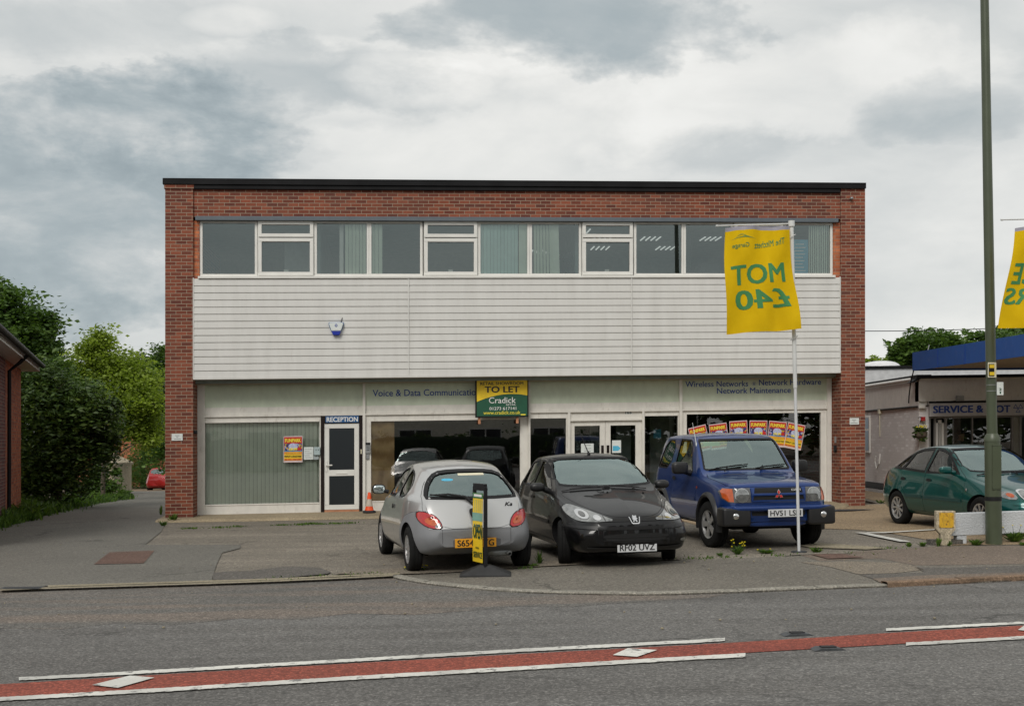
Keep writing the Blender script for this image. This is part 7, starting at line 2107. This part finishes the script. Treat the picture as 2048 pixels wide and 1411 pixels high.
def tree(label, cat, d, blobs_px, n, size, mat, base_px, group=None, depth=1.0, trunk=.14, seed=1, name='tree', **kw):
    """blobs given by where they stand: (column, row, half width, half height) at distance d"""
    ppm = F / d
    X = (base_px - 1024) / ppm; o = Empty(name, X, d, 0, label, cat, group); o.rotation_quaternion = (1, 0, 0, 0)
    r = random.Random(seed); gz_ = zg(X, d)
    bl = []
    for (px, py, rx, ry) in blobs_px:
        q = P(px, py, d); dy = r.uniform(-.5, .5) * depth * rx / ppm
        bl.append(((q.x - X, dy, q.z - gz_), (rx / ppm, max(rx, ry) / ppm * depth, ry / ppm)))
    m = MB(); hi = max(b[0][2] for b in bl)
    tk = [Vector((0, 0, -.2)), Vector((.05, 0, hi * .3)), Vector((-.04, .05, hi * .6)), Vector((0, 0, hi * .85))]
    m.tube(tk, [trunk, trunk * .8, trunk * .55, trunk * .25], 10)
    m.build('trunk', bark_m, o, smooth=50)
    m = MB()
    for b in bl:
        c0 = Vector(b[0]); st_ = Vector((0, 0, max(.3, min(hi * .7, c0.z * .55))))
        mid = st_.lerp(c0, .5) + Vector((r.uniform(-.2, .2), r.uniform(-.2, .2), .1))
        m.tube([st_, mid, c0], [trunk * .4, trunk * .25, trunk * .1], 7)
        for k in range(4):
            e_ = c0 + Vector((r.uniform(-1, 1) * b[1][0], r.uniform(-1, 1) * b[1][1], r.uniform(-.3, 1) * b[1][2])) * .8
            m.tube([c0 - (c0 - mid) * .3, e_], [trunk * .13, trunk * .04], 5)
    m.build('limbs', bark_m, o, smooth=50)
    leaves_mesh('crown', bl, n, size, mat, o, seed=seed, **kw)
    return o
tree('large dark green tree rising behind the left brick house', 'tree', 58, [(20, 640, 80, 70), (-50, 650, 80, 80), (80, 665, 42, 52), (40, 700, 80, 60), (100, 640, 20, 28), (108, 700, 20, 30), (10, 600, 50, 36), (55, 735, 70, 40), (-20, 760, 90, 60)], 26000, .13, leaf_mid, 30, seed=3, trunk=.3, clump=.20, shell=.4)
tree('bright yellow-green maple sapling above the lane', 'tree', 42, [(203, 680, 32, 32), (175, 705, 28, 26), (150, 745, 40, 30), (215, 730, 55, 42), (262, 755, 52, 40), (180, 780, 60, 45), (295, 800, 34, 46), (235, 800, 60, 45), (265, 850, 55, 40), (300, 870, 28, 35), (130, 790, 36, 36)], 34000, .062, leaf_bright, 205, seed=5, trunk=.09, clump=.22, aspect=.62, shell=.35)
tree('dense dark green laurel bush beside the lane', 'bush', 33.5, [(100, 790, 70, 55), (150, 850, 70, 62), (85, 870, 60, 80), (120, 930, 85, 66), (190, 820, 42, 50), (70, 760, 40, 40), (196, 895, 26, 42), (60, 960, 40, 50), (222, 872, 20, 20), (150, 785, 30, 20), (55, 740, 26, 22), (212, 808, 22, 16)], 30000, .085, leaf_dark, 115, seed=8, trunk=.10, name='bush', clump=.26, aspect=.36, droop=.25, shell=.45)
tree('mid green shrub with arching sprays above the dark laurel', 'bush', 35, [(75, 745, 34, 26), (120, 765, 40, 26), (165, 790, 34, 28), (60, 780, 26, 22), (205, 850, 26, 34), (110, 730, 26, 18)], 7000, .075, leaf_mid, 120, seed=41, trunk=.06, name='bush', clump=.3, shell=.3, aspect=.4)
tree('mid green hedge tree close to the left of the building', 'tree', 55, [(318, 790, 26, 70), (325, 720, 20, 30), (300, 830, 30, 50), (330, 870, 26, 60)], 9000, .10, leaf_mid, 352, seed=12, trunk=.12)
tree('small dark conifer seen behind the bright sapling', 'tree', 75, [(285, 745, 26, 36), (300, 730, 18, 20), (270, 790, 36, 40)], 6000, .13, leaf_dark, 285, seed=13, trunk=.15)
tree('bamboo-like shrub with long pale leaves behind the shed', 'bush', 73, [(288, 920, 36, 46), (300, 955, 34, 30), (265, 945, 28, 38), (308, 890, 22, 36)], 6500, .13, leaf_mid, 290, seed=15, trunk=.04, name='bush', aspect=.16, droop=.5, clump=.35, shell=.25)
tree('dark scrub filling the far end of the lane', 'bush', 84, [(210, 850, 70, 60), (300, 900, 70, 60), (240, 930, 90, 40), (150, 860, 50, 80), (330, 950, 50, 30), (100, 900, 70, 80)], 16000, .15, leaf_dark, 240, seed=16, trunk=.08, name='bush', shell=.2)
tree('leafy green shrub growing around the foot of the shed', 'bush', 50, [(222, 972, 24, 18), (200, 945, 24, 26), (245, 985, 16, 10), (190, 975, 36, 22), (234, 945, 9, 14)], 6500, .07, leaf_mid, 215, seed=18, trunk=.03, name='bush', shell=.2)
tree('rounded oak crown beyond the garage roof', 'tree', 62, [(1838, 690, 42, 28), (1880, 682, 40, 22), (1800, 705, 24, 24), (1860, 712, 66, 22), (1905, 700, 30, 22), (1815, 730, 40, 22)], 14000, .13, leaf_mid, 1850, seed=21, trunk=.2, clump=.20, shell=.4)
tree('thin sparse tree right of the oak beyond the canopy', 'tree', 64, [(1952, 678, 20, 16), (1975, 676, 16, 10), (2000, 668, 20, 12)], 1500, .12, leaf_mid, 1960, seed=22, trunk=.1, clump=.25)
tree('green tree behind the right end of the canopy', 'tree', 64, [(2015, 662, 26, 14), (2045, 668, 30, 14), (2075, 660, 40, 22), (2010, 690, 60, 22)], 6000, .12, leaf_mid, 2040, seed=23, trunk=.15)
tree('low leafy treetop just right of the brick pier', 'tree', 66, [(1742, 722, 16, 8), (1785, 722, 26, 8), (1812, 725, 16, 14), (1750, 735, 30, 12)], 2600, .11, leaf_bright, 1760, seed=24, trunk=.08)

# distant red-brick house glimpsed through the leaves
q = P(255, 860, 78); df = Frame(q.x, 78, 0, False)
dh = df.empty('distant_house', 'red brick house glimpsed through the leaves at the end of the lane', 'house')
m = MB(df); m.box(-3.5, 3.5, 0, 6, -1.5, 4.2); m.build('wall', brick_left, dh)
m = MB(df); m.prism([(-4, 4.2), (4, 4.2), (0, 6.4)], 'y', -.3, 6.3); rf = m.build('roof', simple('brown_tiles', (.10, .07, .06), .8), dh)
m = MB(df); m.box(.7, 1.3, 2, 2.6, 5.2, 7.0); m.build('chimney', brick_left, rf)

# undergrowth and grass along the lane edge
def scatter(name, label, pts, n, size, mat, kind='stuff', hgt=.18, spread=.22, seed=1, cat='grass', aspect=.16):
    r = np.random.default_rng(seed); root = None
    ce = [pts[int(i)] for i in r.integers(0, len(pts), n)]
    V = []; Fc = []; rn = []
    for (x, y, s) in ce:
        a = r.random() * 2 * pi; rr = abs(r.normal()) * spread * s
        bx, by = x + rr * cos(a), y + rr * sin(a) * .7
        h = hgt * s * (.4 + r.random()); ln = r.normal(size=2) * h * .5; w = size * (.5 + r.random())
        z = zg(bx, by); a2 = r.random() * pi; dx, dy = cos(a2) * w, sin(a2) * w
        i = len(V)
        V += [(bx - dx, by - dy, z), (bx + dx, by + dy, z), (bx + ln[0] * .4 + dx * .9, by + ln[1] * .4 + dy * .9, z + h * .65), (bx + ln[0], by + ln[1], z + h), (bx + ln[0] * .4 - dx * .9, by + ln[1] * .4 - dy * .9, z + h * .65)]
        Fc.append((i, i + 1, i + 2, i + 3, i + 4)); rn += [r.random()] * 5
    me = bpy.data.meshes.new(name); me.from_pydata(V, [], Fc)
    at = me.attributes.new('rnd', 'FLOAT', 'POINT'); at.data.foreach_set('value', np.array(rn, np.float32))
    me.materials.append(mat); o = bpy.data.objects.new(name, me); COL.objects.link(o)
    return tag(o, label, cat, None, kind)
edge = []
le = gp([(44, 1045), (60, 1041), (130, 1022), (170, 1012), (210, 1004), (235, 1000.5), (262, 997)])
for a, b in zip(le[:-1], le[1:]):
    for i in range(18): t = i / 18; k_ = random.uniform(0, 1) ** 1.5; edge.append((a[0] + (b[0] - a[0]) * t - .05 - k_ * 1.3, a[1] + (b[1] - a[1]) * t, .45 + 1.1 * k_ + random.uniform(0, .4)))
scatter('undergrowth', 'weeds and nettles along the left edge of the lane', edge, 9000, .022, leaf_mid, hgt=.19, spread=.26, seed=4, cat='undergrowth')
edge2 = [(*G(px, py)[:2], random.uniform(.5, 1.3)) for px, py in [(x, 1047 - (x - 30) * .27 - random.uniform(0, 14)) for x in range(-40, 60, 3)]]
scatter('verge_grass', 'rough grass at the foot of the left brick house', edge2, 3500, .014, leaf_weed, hgt=.15, spread=.2, seed=5, cat='grass')
mossp = [(*G(px, py)[:2], 1) for px, py in [(380, 1057), (440, 1055), (475, 1053), (560, 1050), (600, 1049), (612, 1048), (622, 1047), (640, 1048), (672, 1047), (700, 1046)]]
scatter('moss', 'thin moss and grass in the joint along the front of the apron', mossp, 700, .008, leaf_weed, hgt=.03, spread=.14, seed=6, cat='moss')
kp = [(*G(px, py)[:2], 1) for px, py in [(700, 1151), (560, 1158), (640, 1155), (740, 1148), (760, 1150), (1050, 1137), (1380, 1117), (1420, 1116), (1455, 1114), (1700, 1107), (1560, 1111), (1780, 1096)]]
scatter('joint_grass', 'sparse grass in the joints of the kerb and channel', kp, 420, .006, leaf_weed, hgt=.03, spread=.20, seed=7, cat='grass')
def weed(px, py, h, n, label, flowers=0, seed=1, wide=.12, spire=False):
    g = G(px, py); o = Empty('weed', g.x, g.y, 0, label, 'weed', 'weeds growing in the kerb joint')
    r = random.Random(seed); V = []; Fc = []; rn = []
    for k in range(n):
        a = r.uniform(0, 2 * pi); ln = r.uniform(.4, 1) * wide; hh_ = h * r.uniform(.35, 1); w = r.uniform(.006, .014)
        dx, dy = -sin(a) * w, cos(a) * w; ex, ey = cos(a) * ln, sin(a) * ln; sx_, sy_ = r.uniform(-.3, .3) * wide, r.uniform(-.2, .2) * wide
        i = len(V); z0 = 0
        V += [(sx_ - dx * .3, sy_ - dy * .3, z0), (sx_ + dx * .3, sy_ + dy * .3, z0), (sx_ + ex * .5 + dx, sy_ + ey * .5 + dy, hh_ * .7), (sx_ + ex, sy_ + ey, hh_), (sx_ + ex * .5 - dx, sy_ + ey * .5 - dy, hh_ * .7)]
        Fc.append((i, i + 1, i + 2, i + 3, i + 4)); rn += [r.random()] * 5
    me = bpy.data.meshes.new('leaves'); me.from_pydata(V, [], Fc)
    at = me.attributes.new('rnd', 'FLOAT', 'POINT'); at.data.foreach_set('value', np.array(rn, np.float32)); me.materials.append(leaf_weed)
    l = bpy.data.objects.new('leaves', me); COL.objects.link(l); l.parent = o
    if flowers:
        m = MB(); m2 = MB()
        for k in range(flowers):
            x, y, z = r.uniform(-1, 1) * wide * 1.1, r.uniform(-.5, .5) * wide, h * r.uniform(.8, 1.6)
            m.tube([(x * .3, y * .3, 0), (x, y, z)], .0025, 5); m2.lathe([(.001, z + .004), (.013, z + .006), (.010, z - .004), (.001, z - .006)], 8, 'z', (x, y, 0))
        m.build('stems', leaf_weed, o); m2.build('flowers', flower_y, o)
    return o
weed(1475, 1108, .13, 60, 'tall yellow-flowered weed in front of the blue off-roader', 11, 1, .10)
weed(1532, 1106, .06, 60, 'flat green weed between the yellow flowers and the flagpole', 2, 2, .14)
weed(1632, 1105, .09, 60, 'tuft of green grass just right of the flagpole foot', 0, 3, .10)
weed(1440, 1111, .05, 30, 'small weed left of the tall yellow-flowered one', 0, 4, .07)
weed(1818, 1093, .07, 30, 'single green tuft left of the hydrant marker', 0, 5, .06)
weed(1845, 1092, .07, 40, 'wider green tuft beside the edging stone', 0, 6, .08)
weed(1877, 1092, .14, 40, 'dark leafy weed at the left foot of the hydrant marker', 0, 7, .06)
weed(1899, 1092, .09, 26, 'small weed at the right foot of the hydrant marker', 0, 8, .05)
weed(1952, 1090, .10, 80, 'bushy grass tuft between the wall leg and the lamp column', 0, 9, .11)
weed(2030, 1084, .17, 110, 'large green weed under the wall right of the lamp column', 3, 10, .16)
weed(2045, 1091, .06, 30, 'small weed near the right edge of the picture', 0, 11, .07)
weed(818, 1141, .05, 16, 'yellow flowers by the left rear wheel of the silver hatchback', 4, 12, .08)
weed(846, 1141, .05, 10, 'yellow flowers just under the silver rear bumper', 4, 13, .05)
weed(1078, 1128, .20, 26, 'thin grass stalks between the silver and the black hatchback', 0, 14, .06)
weed(1064, 1133, .05, 40, 'low weed beside the right rear wheel of the silver hatchback', 0, 15, .14)
weed(1330, 1118, .09, 36, 'dark weed beside the right front wheel of the black hatchback', 0, 16, .06)
weed(1348, 1119, .05, 20, 'tiny weed right of the black hatchback', 0, 17, .05)
weed(346, 1044, .22, 46, 'leafy weed at the foot of the left brick pier', 0, 18, .13)
weed(326, 1052, .14, 40, 'green weed at the outer corner of the left brick pier', 0, 19, .10)
weed(322, 1030, .28, 26, 'straggling weed up the outer edge of the left brick pier', 0, 20, .05)
weed(1762, 1006, .10, 30, 'small weed behind the tail of the teal hatchback', 0, 21, .14)

# ------------------------------------------------------------------ left house
W2 = Vector((-12.64, 29.6)); dr = Vector((.332, -1)).normalized()
hf = Frame(W2.x, W2.y, math.atan2(dr.y, dr.x))        # +u runs towards the camera, +v to the lane side
lh = hf.empty('brick_house', 'orange brick house wall with black downpipe and eaves at the left edge', 'house')
m = MB(hf); m.box(0, 12, -8, 0, -.8, 3.62); m.build('wall', brick_left, lh)
m = MB(hf); m.box(4.2, 12, .002, .03, -.8, 3.60); m.build('rear_wall_section', brick_mat('brick_mauve', (.13, .045, .045), (.20, .07, .06), (.08, .03, .035), (.30, .25, .22)), lh)
m = MB(hf); m.box(-.35, 12.3, -.3, .40, 3.623, 3.70); m.build('soffit', upvc, lh)
m = MB(hf); m.prism([(.42, 3.70), (.42, 3.82), (-4, 6.2), (-4, 6.08)], 'x', -.42, 12.4); m.build('roof', simple('brown_roof_tiles', (.16, .12, .09), .85, 0, .3, 6), lh)
m = MB(hf); m.tube([(-.42, .50, 3.74), (12.4, .50, 3.74)], .062, 12); m.build('gutter', blk_plastic, lh, smooth=40)
m = MB(hf); m.tube([(4.05, .48, 3.70), (4.05, .30, 3.52), (4.05, .10, 3.35), (4.05, .09, .05)], .042, 12); m.build('downpipe', blk_plastic, lh, smooth=40)
m = MB(hf); m.box(-.42, -.36, -4, .42, 3.60, 3.80); m.build('barge_board', upvc, lh)
# shed by the lane
q = G(222, 990); sf_ = Frame(0, 0, 0, False); XS = (222 - 1024) / F * 54; sh = Empty('shed', XS, 54.0, R(0), 'tumbledown white timber shed with lichened roof half buried in leaves', 'shed')
def shp(px, py): p = P(px, py, 54.0); return Vector((p.x - XS, 0, p.z - sh.location.z))
m = MB(); a, b = shp(213, 990), shp(230, 925)
m.box(a.x, b.x, 0, .08, a.z, b.z); m.box(b.x - .03, b.x + .05, 0, 2.2, a.z, b.z); m.build('wall', stone_m, sh)
a, b = shp(188, 905), shp(233, 926)
m = MB(); m.prism([(a.x, a.z), (b.x, b.z), (b.x, b.z - .10), (a.x, a.z - .10)], 'y', -.3, 2.4); m.build('roof', stone_m, sh)
m = MB(); m.box(a.x, b.x - .4, .1, 2.2, -.5, a.z - .3); m.build('side_panel', timber, sh)
# overhead cable on the right
m = MB(); a, b = P(1600, 660, 33), P(2150, 646.5, 33); n = 20
m.tube([a.lerp(b, i / n) + Vector((0, 0, -.10 * 4 * (i / n) * (1 - i / n))) for i in range(n + 1)], .012, 6, False); o = m.build('overhead_cable', blk_plastic, None); tag(o, 'thin black overhead cable crossing behind the lamp column', 'cable')
# hanging basket
x, z = gpx(1842, 862, -.25); hbk = gr.empty('hanging_basket', 'hanging basket of dark leaves and yellow flowers on the garage corner', 'basket')
m = MB(gr); m.lathe([(.16, z - .02), (.14, z - .12), (.06, z - .20), (.001, z - .21)], 16, 'z', (x, -.25, 0), caps=False); m.build('basket', bark_m, hbk)
m = MB(gr); m.tube([(x, -.04, z + .34), (x, -.25, z + .36), (x, -.25, z + .30)], .010, 6)
for k in range(3): m.tube([(x, -.25, z + .30), (x + .15 * cos(k * 2.1), -.25 + .15 * sin(k * 2.1), z)], .004, 5)
m.build('bracket', blk_plastic, hbk)
zz0 = gr.loc(x, -.25, z)
leaves_mesh('leaves', [((zz0.x, zz0.y, zz0.z), (.17, .17, .13)), ((zz0.x, zz0.y, zz0.z - .14), (.13, .13, .10))], 1300, .035, leaf_dark, hbk, shell=.3, aspect=.5, seed=31)
m = MB()
for k in range(26):
    a = random.uniform(0, 2 * pi); rr = random.uniform(0, .16); rbox(m, (zz0.x + rr * cos(a), zz0.y + rr * sin(a), zz0.z + .12 + random.uniform(-.03, .03)), (.018, .018, .012), 2.2, 6, 4)
m.build('flowers', flower_y, hbk)

# ------------------------------------------------------------------ staff member inside the garage
def skin_body(name, joints, edges, radii, mat, parent):
    me = bpy.data.meshes.new(name); me.from_pydata(joints, edges, [])
    o = bpy.data.objects.new(name, me); COL.objects.link(o)
    sk = o.modifiers.new('s', 'SKIN'); 
    for i, r_ in enumerate(radii): me.skin_vertices[0].data[i].radius = (r_, r_) if not isinstance(r_, tuple) else r_
    me.skin_vertices[0].data[0].use_root = True
    o.modifiers.new('d', 'SUBSURF').levels = 2; o.modifiers['d'].render_levels = 2
    dg = bpy.context.evaluated_depsgraph_get(); dg.update()
    m2 = bpy.data.meshes.new_from_object(o.evaluated_get(dg)); bpy.data.objects.remove(o)
    m2.name = name; m2.materials.clear(); m2.materials.append(mat); m2.shade_smooth()
    o = bpy.data.objects.new(name, m2); COL.objects.link(o); o.parent = parent; return o
X = (1921 - 1024) / F * 31
pe = Empty('person', X, 31, R(25), 'person with pinned-up dark hair and black top standing inside the garage window', 'person')
skin_m = simple('skin', (.42, .22, .15), .55)
J = [(0, 0, .93), (0, -.01, 1.12), (0, 0, 1.32), (0, -.01, 1.42), (0, -.03, 1.53), (0, -.03, 1.62),
     (.17, 0, 1.36), (.22, -.03, 1.12), (.20, -.22, .98), (.19, -.30, .97), (-.17, 0, 1.36), (-.22, -.03, 1.12), (-.20, -.22, 1.0), (-.19, -.30, 1.0),
     (.09, 0, .86), (.10, -.02, .48), (.10, .03, .08), (.10, -.12, .03), (-.09, 0, .86), (-.10, -.02, .48), (-.10, .03, .08), (-.10, -.12, .03)]
E_ = [(0, 1), (1, 2), (2, 3), (3, 4), (4, 5), (2, 6), (6, 7), (7, 8), (8, 9), (2, 10), (10, 11), (11, 12), (12, 13), (0, 14), (14, 15), (15, 16), (16, 17), (0, 18), (18, 19), (19, 20), (20, 21)]
Rr = [(.15, .11), (.13, .10), (.15, .10), .055, .085, .075, .055, .042, .030, .028, .055, .042, .030, .028, .085, .055, .04, .035, .085, .055, .04, .035]
for sx, b0 in ((1, 9), (-1, 13)):
    hx, hy_, hz = J[b0]
    for k, (dx, dy, l) in enumerate(((-.032, 0, .06), (-.011, 0, .075), (.011, 0, .07), (.032, 0, .055), (-.045 * sx, .04, .05))):
        i = len(J); J += [(hx + dx * .8, hy_ - .02 + dy, hz), (hx + dx, hy_ - .02 - l * .6 + dy, hz - .004), (hx + dx, hy_ - .02 - l + dy, hz - .02)]
        E_ += [(b0, i), (i, i + 1), (i + 1, i + 2)]; Rr += [.010, .009, .008]
body = skin_body('body', J, E_, Rr, skin_m, pe)
m = MB(); rbox(m, (0, -.115, 1.585), (.012, .02, .022), 2.2, 8, 6); m.build('nose', skin_m, pe, smooth=60)
m = MB(); rbox(m, (0, .005, 1.625), (.090, .095, .075), 2.4); rbox(m, (0, .06, 1.70), (.045, .045, .04), 2.2); m.build('hair', simple('dark_hair', (.02, .013, .010), .6), pe, smooth=60)
m = MB()
skin_body('black_top', [(0, 0, .90), (0, -.01, 1.12), (0, 0, 1.32), (0, 0, 1.40), (.17, 0, 1.365), (.225, -.03, 1.12), (.205, -.15, 1.04), (-.17, 0, 1.365), (-.225, -.03, 1.12), (-.205, -.15, 1.05)],
          [(0, 1), (1, 2), (2, 3), (2, 4), (4, 5), (5, 6), (2, 7), (7, 8), (8, 9)], [(.17, .13), (.15, .12), (.165, .12), .075, .065, .052, .045, .065, .052, .045], simple('black_top', (.012, .012, .013), .8), pe)
skin_body('trousers', [(0, 0, .94), (.095, 0, .86), (.105, -.02, .48), (.105, .03, .10), (-.095, 0, .86), (-.105, -.02, .48), (-.105, .03, .10)], [(0, 1), (1, 2), (2, 3), (0, 4), (4, 5), (5, 6)], [(.165, .13), .10, .07, .06, .10, .07, .06], simple('dark_trousers', (.015, .016, .022), .8), pe)

# ------------------------------------------------------------------ cars in their places
def car_at(fn, name, label, x, y, yaw, group='cars parked on the forecourt', z=None):
    o = Empty(name, x, y, R(yaw), label, 'car', group, z, True)
    fn(o); return o
car_at(silver_hatch, 'parked_car', 'small silver hatchback with grey bumpers seen from behind, registration S654', -1.33, 17.66, 180 + 14.5)
car_at(black_hatch, 'parked_car', 'black hatchback with swept headlamps parked between the silver car and the blue off-roader', 1.57, 14.5, 12.5)
car_at(blue_offroader, 'parked_car', 'blue three-door off-roader with black wheel arches beside the flagpole', 3.83, 16.49, 9.5)
car_at(teal_hatch, 'parked_car', 'teal green hatchback parked behind the low white wall', 8.45, 17.75, 12.0).scale = (1, 1, 1.035)
xr = P(336, 990, 50)
car_at(red_hatch, 'parked_car', 'red hatchback at the far end of the lane half hidden by the brick pier', -19.95, 69.2, 180 - 2)

# ------------------------------------------------------------------ across the road, mirrored in the shop glass
for i, (x, lb, mt) in enumerate(((-9.5, 'cream rendered house across the road, mirrored in the dark shop windows', 'cream_render'), (6.5, 'second cream house across the road, mirrored in the right-hand shop window', 'cream_render2'))):
    of = Frame(x, -13, pi)
    oh = of.empty('opposite_house', lb, 'house', 'houses across the road')
    wm_ = simple(mt, (.74, .70, .60), .85)
    m = MB(of); m.box(-6.5, 6.5, 0, 7, -.3, 5.2); m.build('wall', wm_, oh)
    m = MB(of); m.prism([(-.5, 5.2), (7.5, 5.2), (3.5, 7.6)], 'x', -7, 7); m.build('roof', simple('slate_roof_%d' % i, (.08, .075, .07), .8), oh)
    for wx in (-4.5, -.8, 3.2):
        for z0 in (.9, 3.4):
            m = MB(of); m.box(wx, wx + 1.9, -.06, .02, z0, z0 + 1.25); m.build('window', upvc, oh)
            wo = bpy.context.scene.objects[-1] if False else None
            m = MB(of); m.box(wx + .08, wx + .9, -.075, -.061, z0 + .08, z0 + 1.17); m.box(wx + 1.0, wx + 1.82, -.075, -.061, z0 + .08, z0 + 1.17); m.build('window_glass', simple('dark_pane', (.03, .03, .035), .2) if 'dark_pane' not in MATS else MATS['dark_pane'], oh)
for x in (-13, -5, 3.5, 11):
    o = Empty('hedge', x, -10.5, 0, 'dark clipped hedge across the road, %s' % {-13: 'farthest left', -5: 'left of the camera', 3.5: 'right of the camera', 11: 'farthest right'}[x], 'hedge', 'hedges across the road')
    m = MB(); rbox(m, (0, 0, .85), (3.9, .45, .85), 6, 40, 16); m.build('body', leaf_dark, o)
    leaves_mesh('leaves', [((dx, 0, .85), (1.2, .55, .95)) for dx in (-3, -1, 1, 3)], 2600, .10, leaf_dark, o, shell=.8, seed=int(x) + 40)

for i, x in enumerate((-38, -27, -16, -2, 14, 24, 36)):
    o = Empty('street_tree', x, -23 - (i % 3), 0, 'dense dark tree across the road behind the houses, number %d counting from the left' % (i + 1), 'tree', 'trees across the road')
    m = MB(); m.tube([(0, 0, 0), (.1, 0, 3), (0, 0, 6)], [.3, .22, .1], 8); m.build('trunk', bark_m, o)
    leaves_mesh('crown', [((0, 0, 5.5), (5, 3, 3.8)), ((-3.5, 0, 3.4), (3.2, 2.5, 3)), ((3.5, .5, 3.6), (3.2, 2.5, 3)), ((0, 0, 8.3), (2.8, 2, 2.2))], 5200, .42, leaf_dark, o, shell=.3, seed=60 + i)
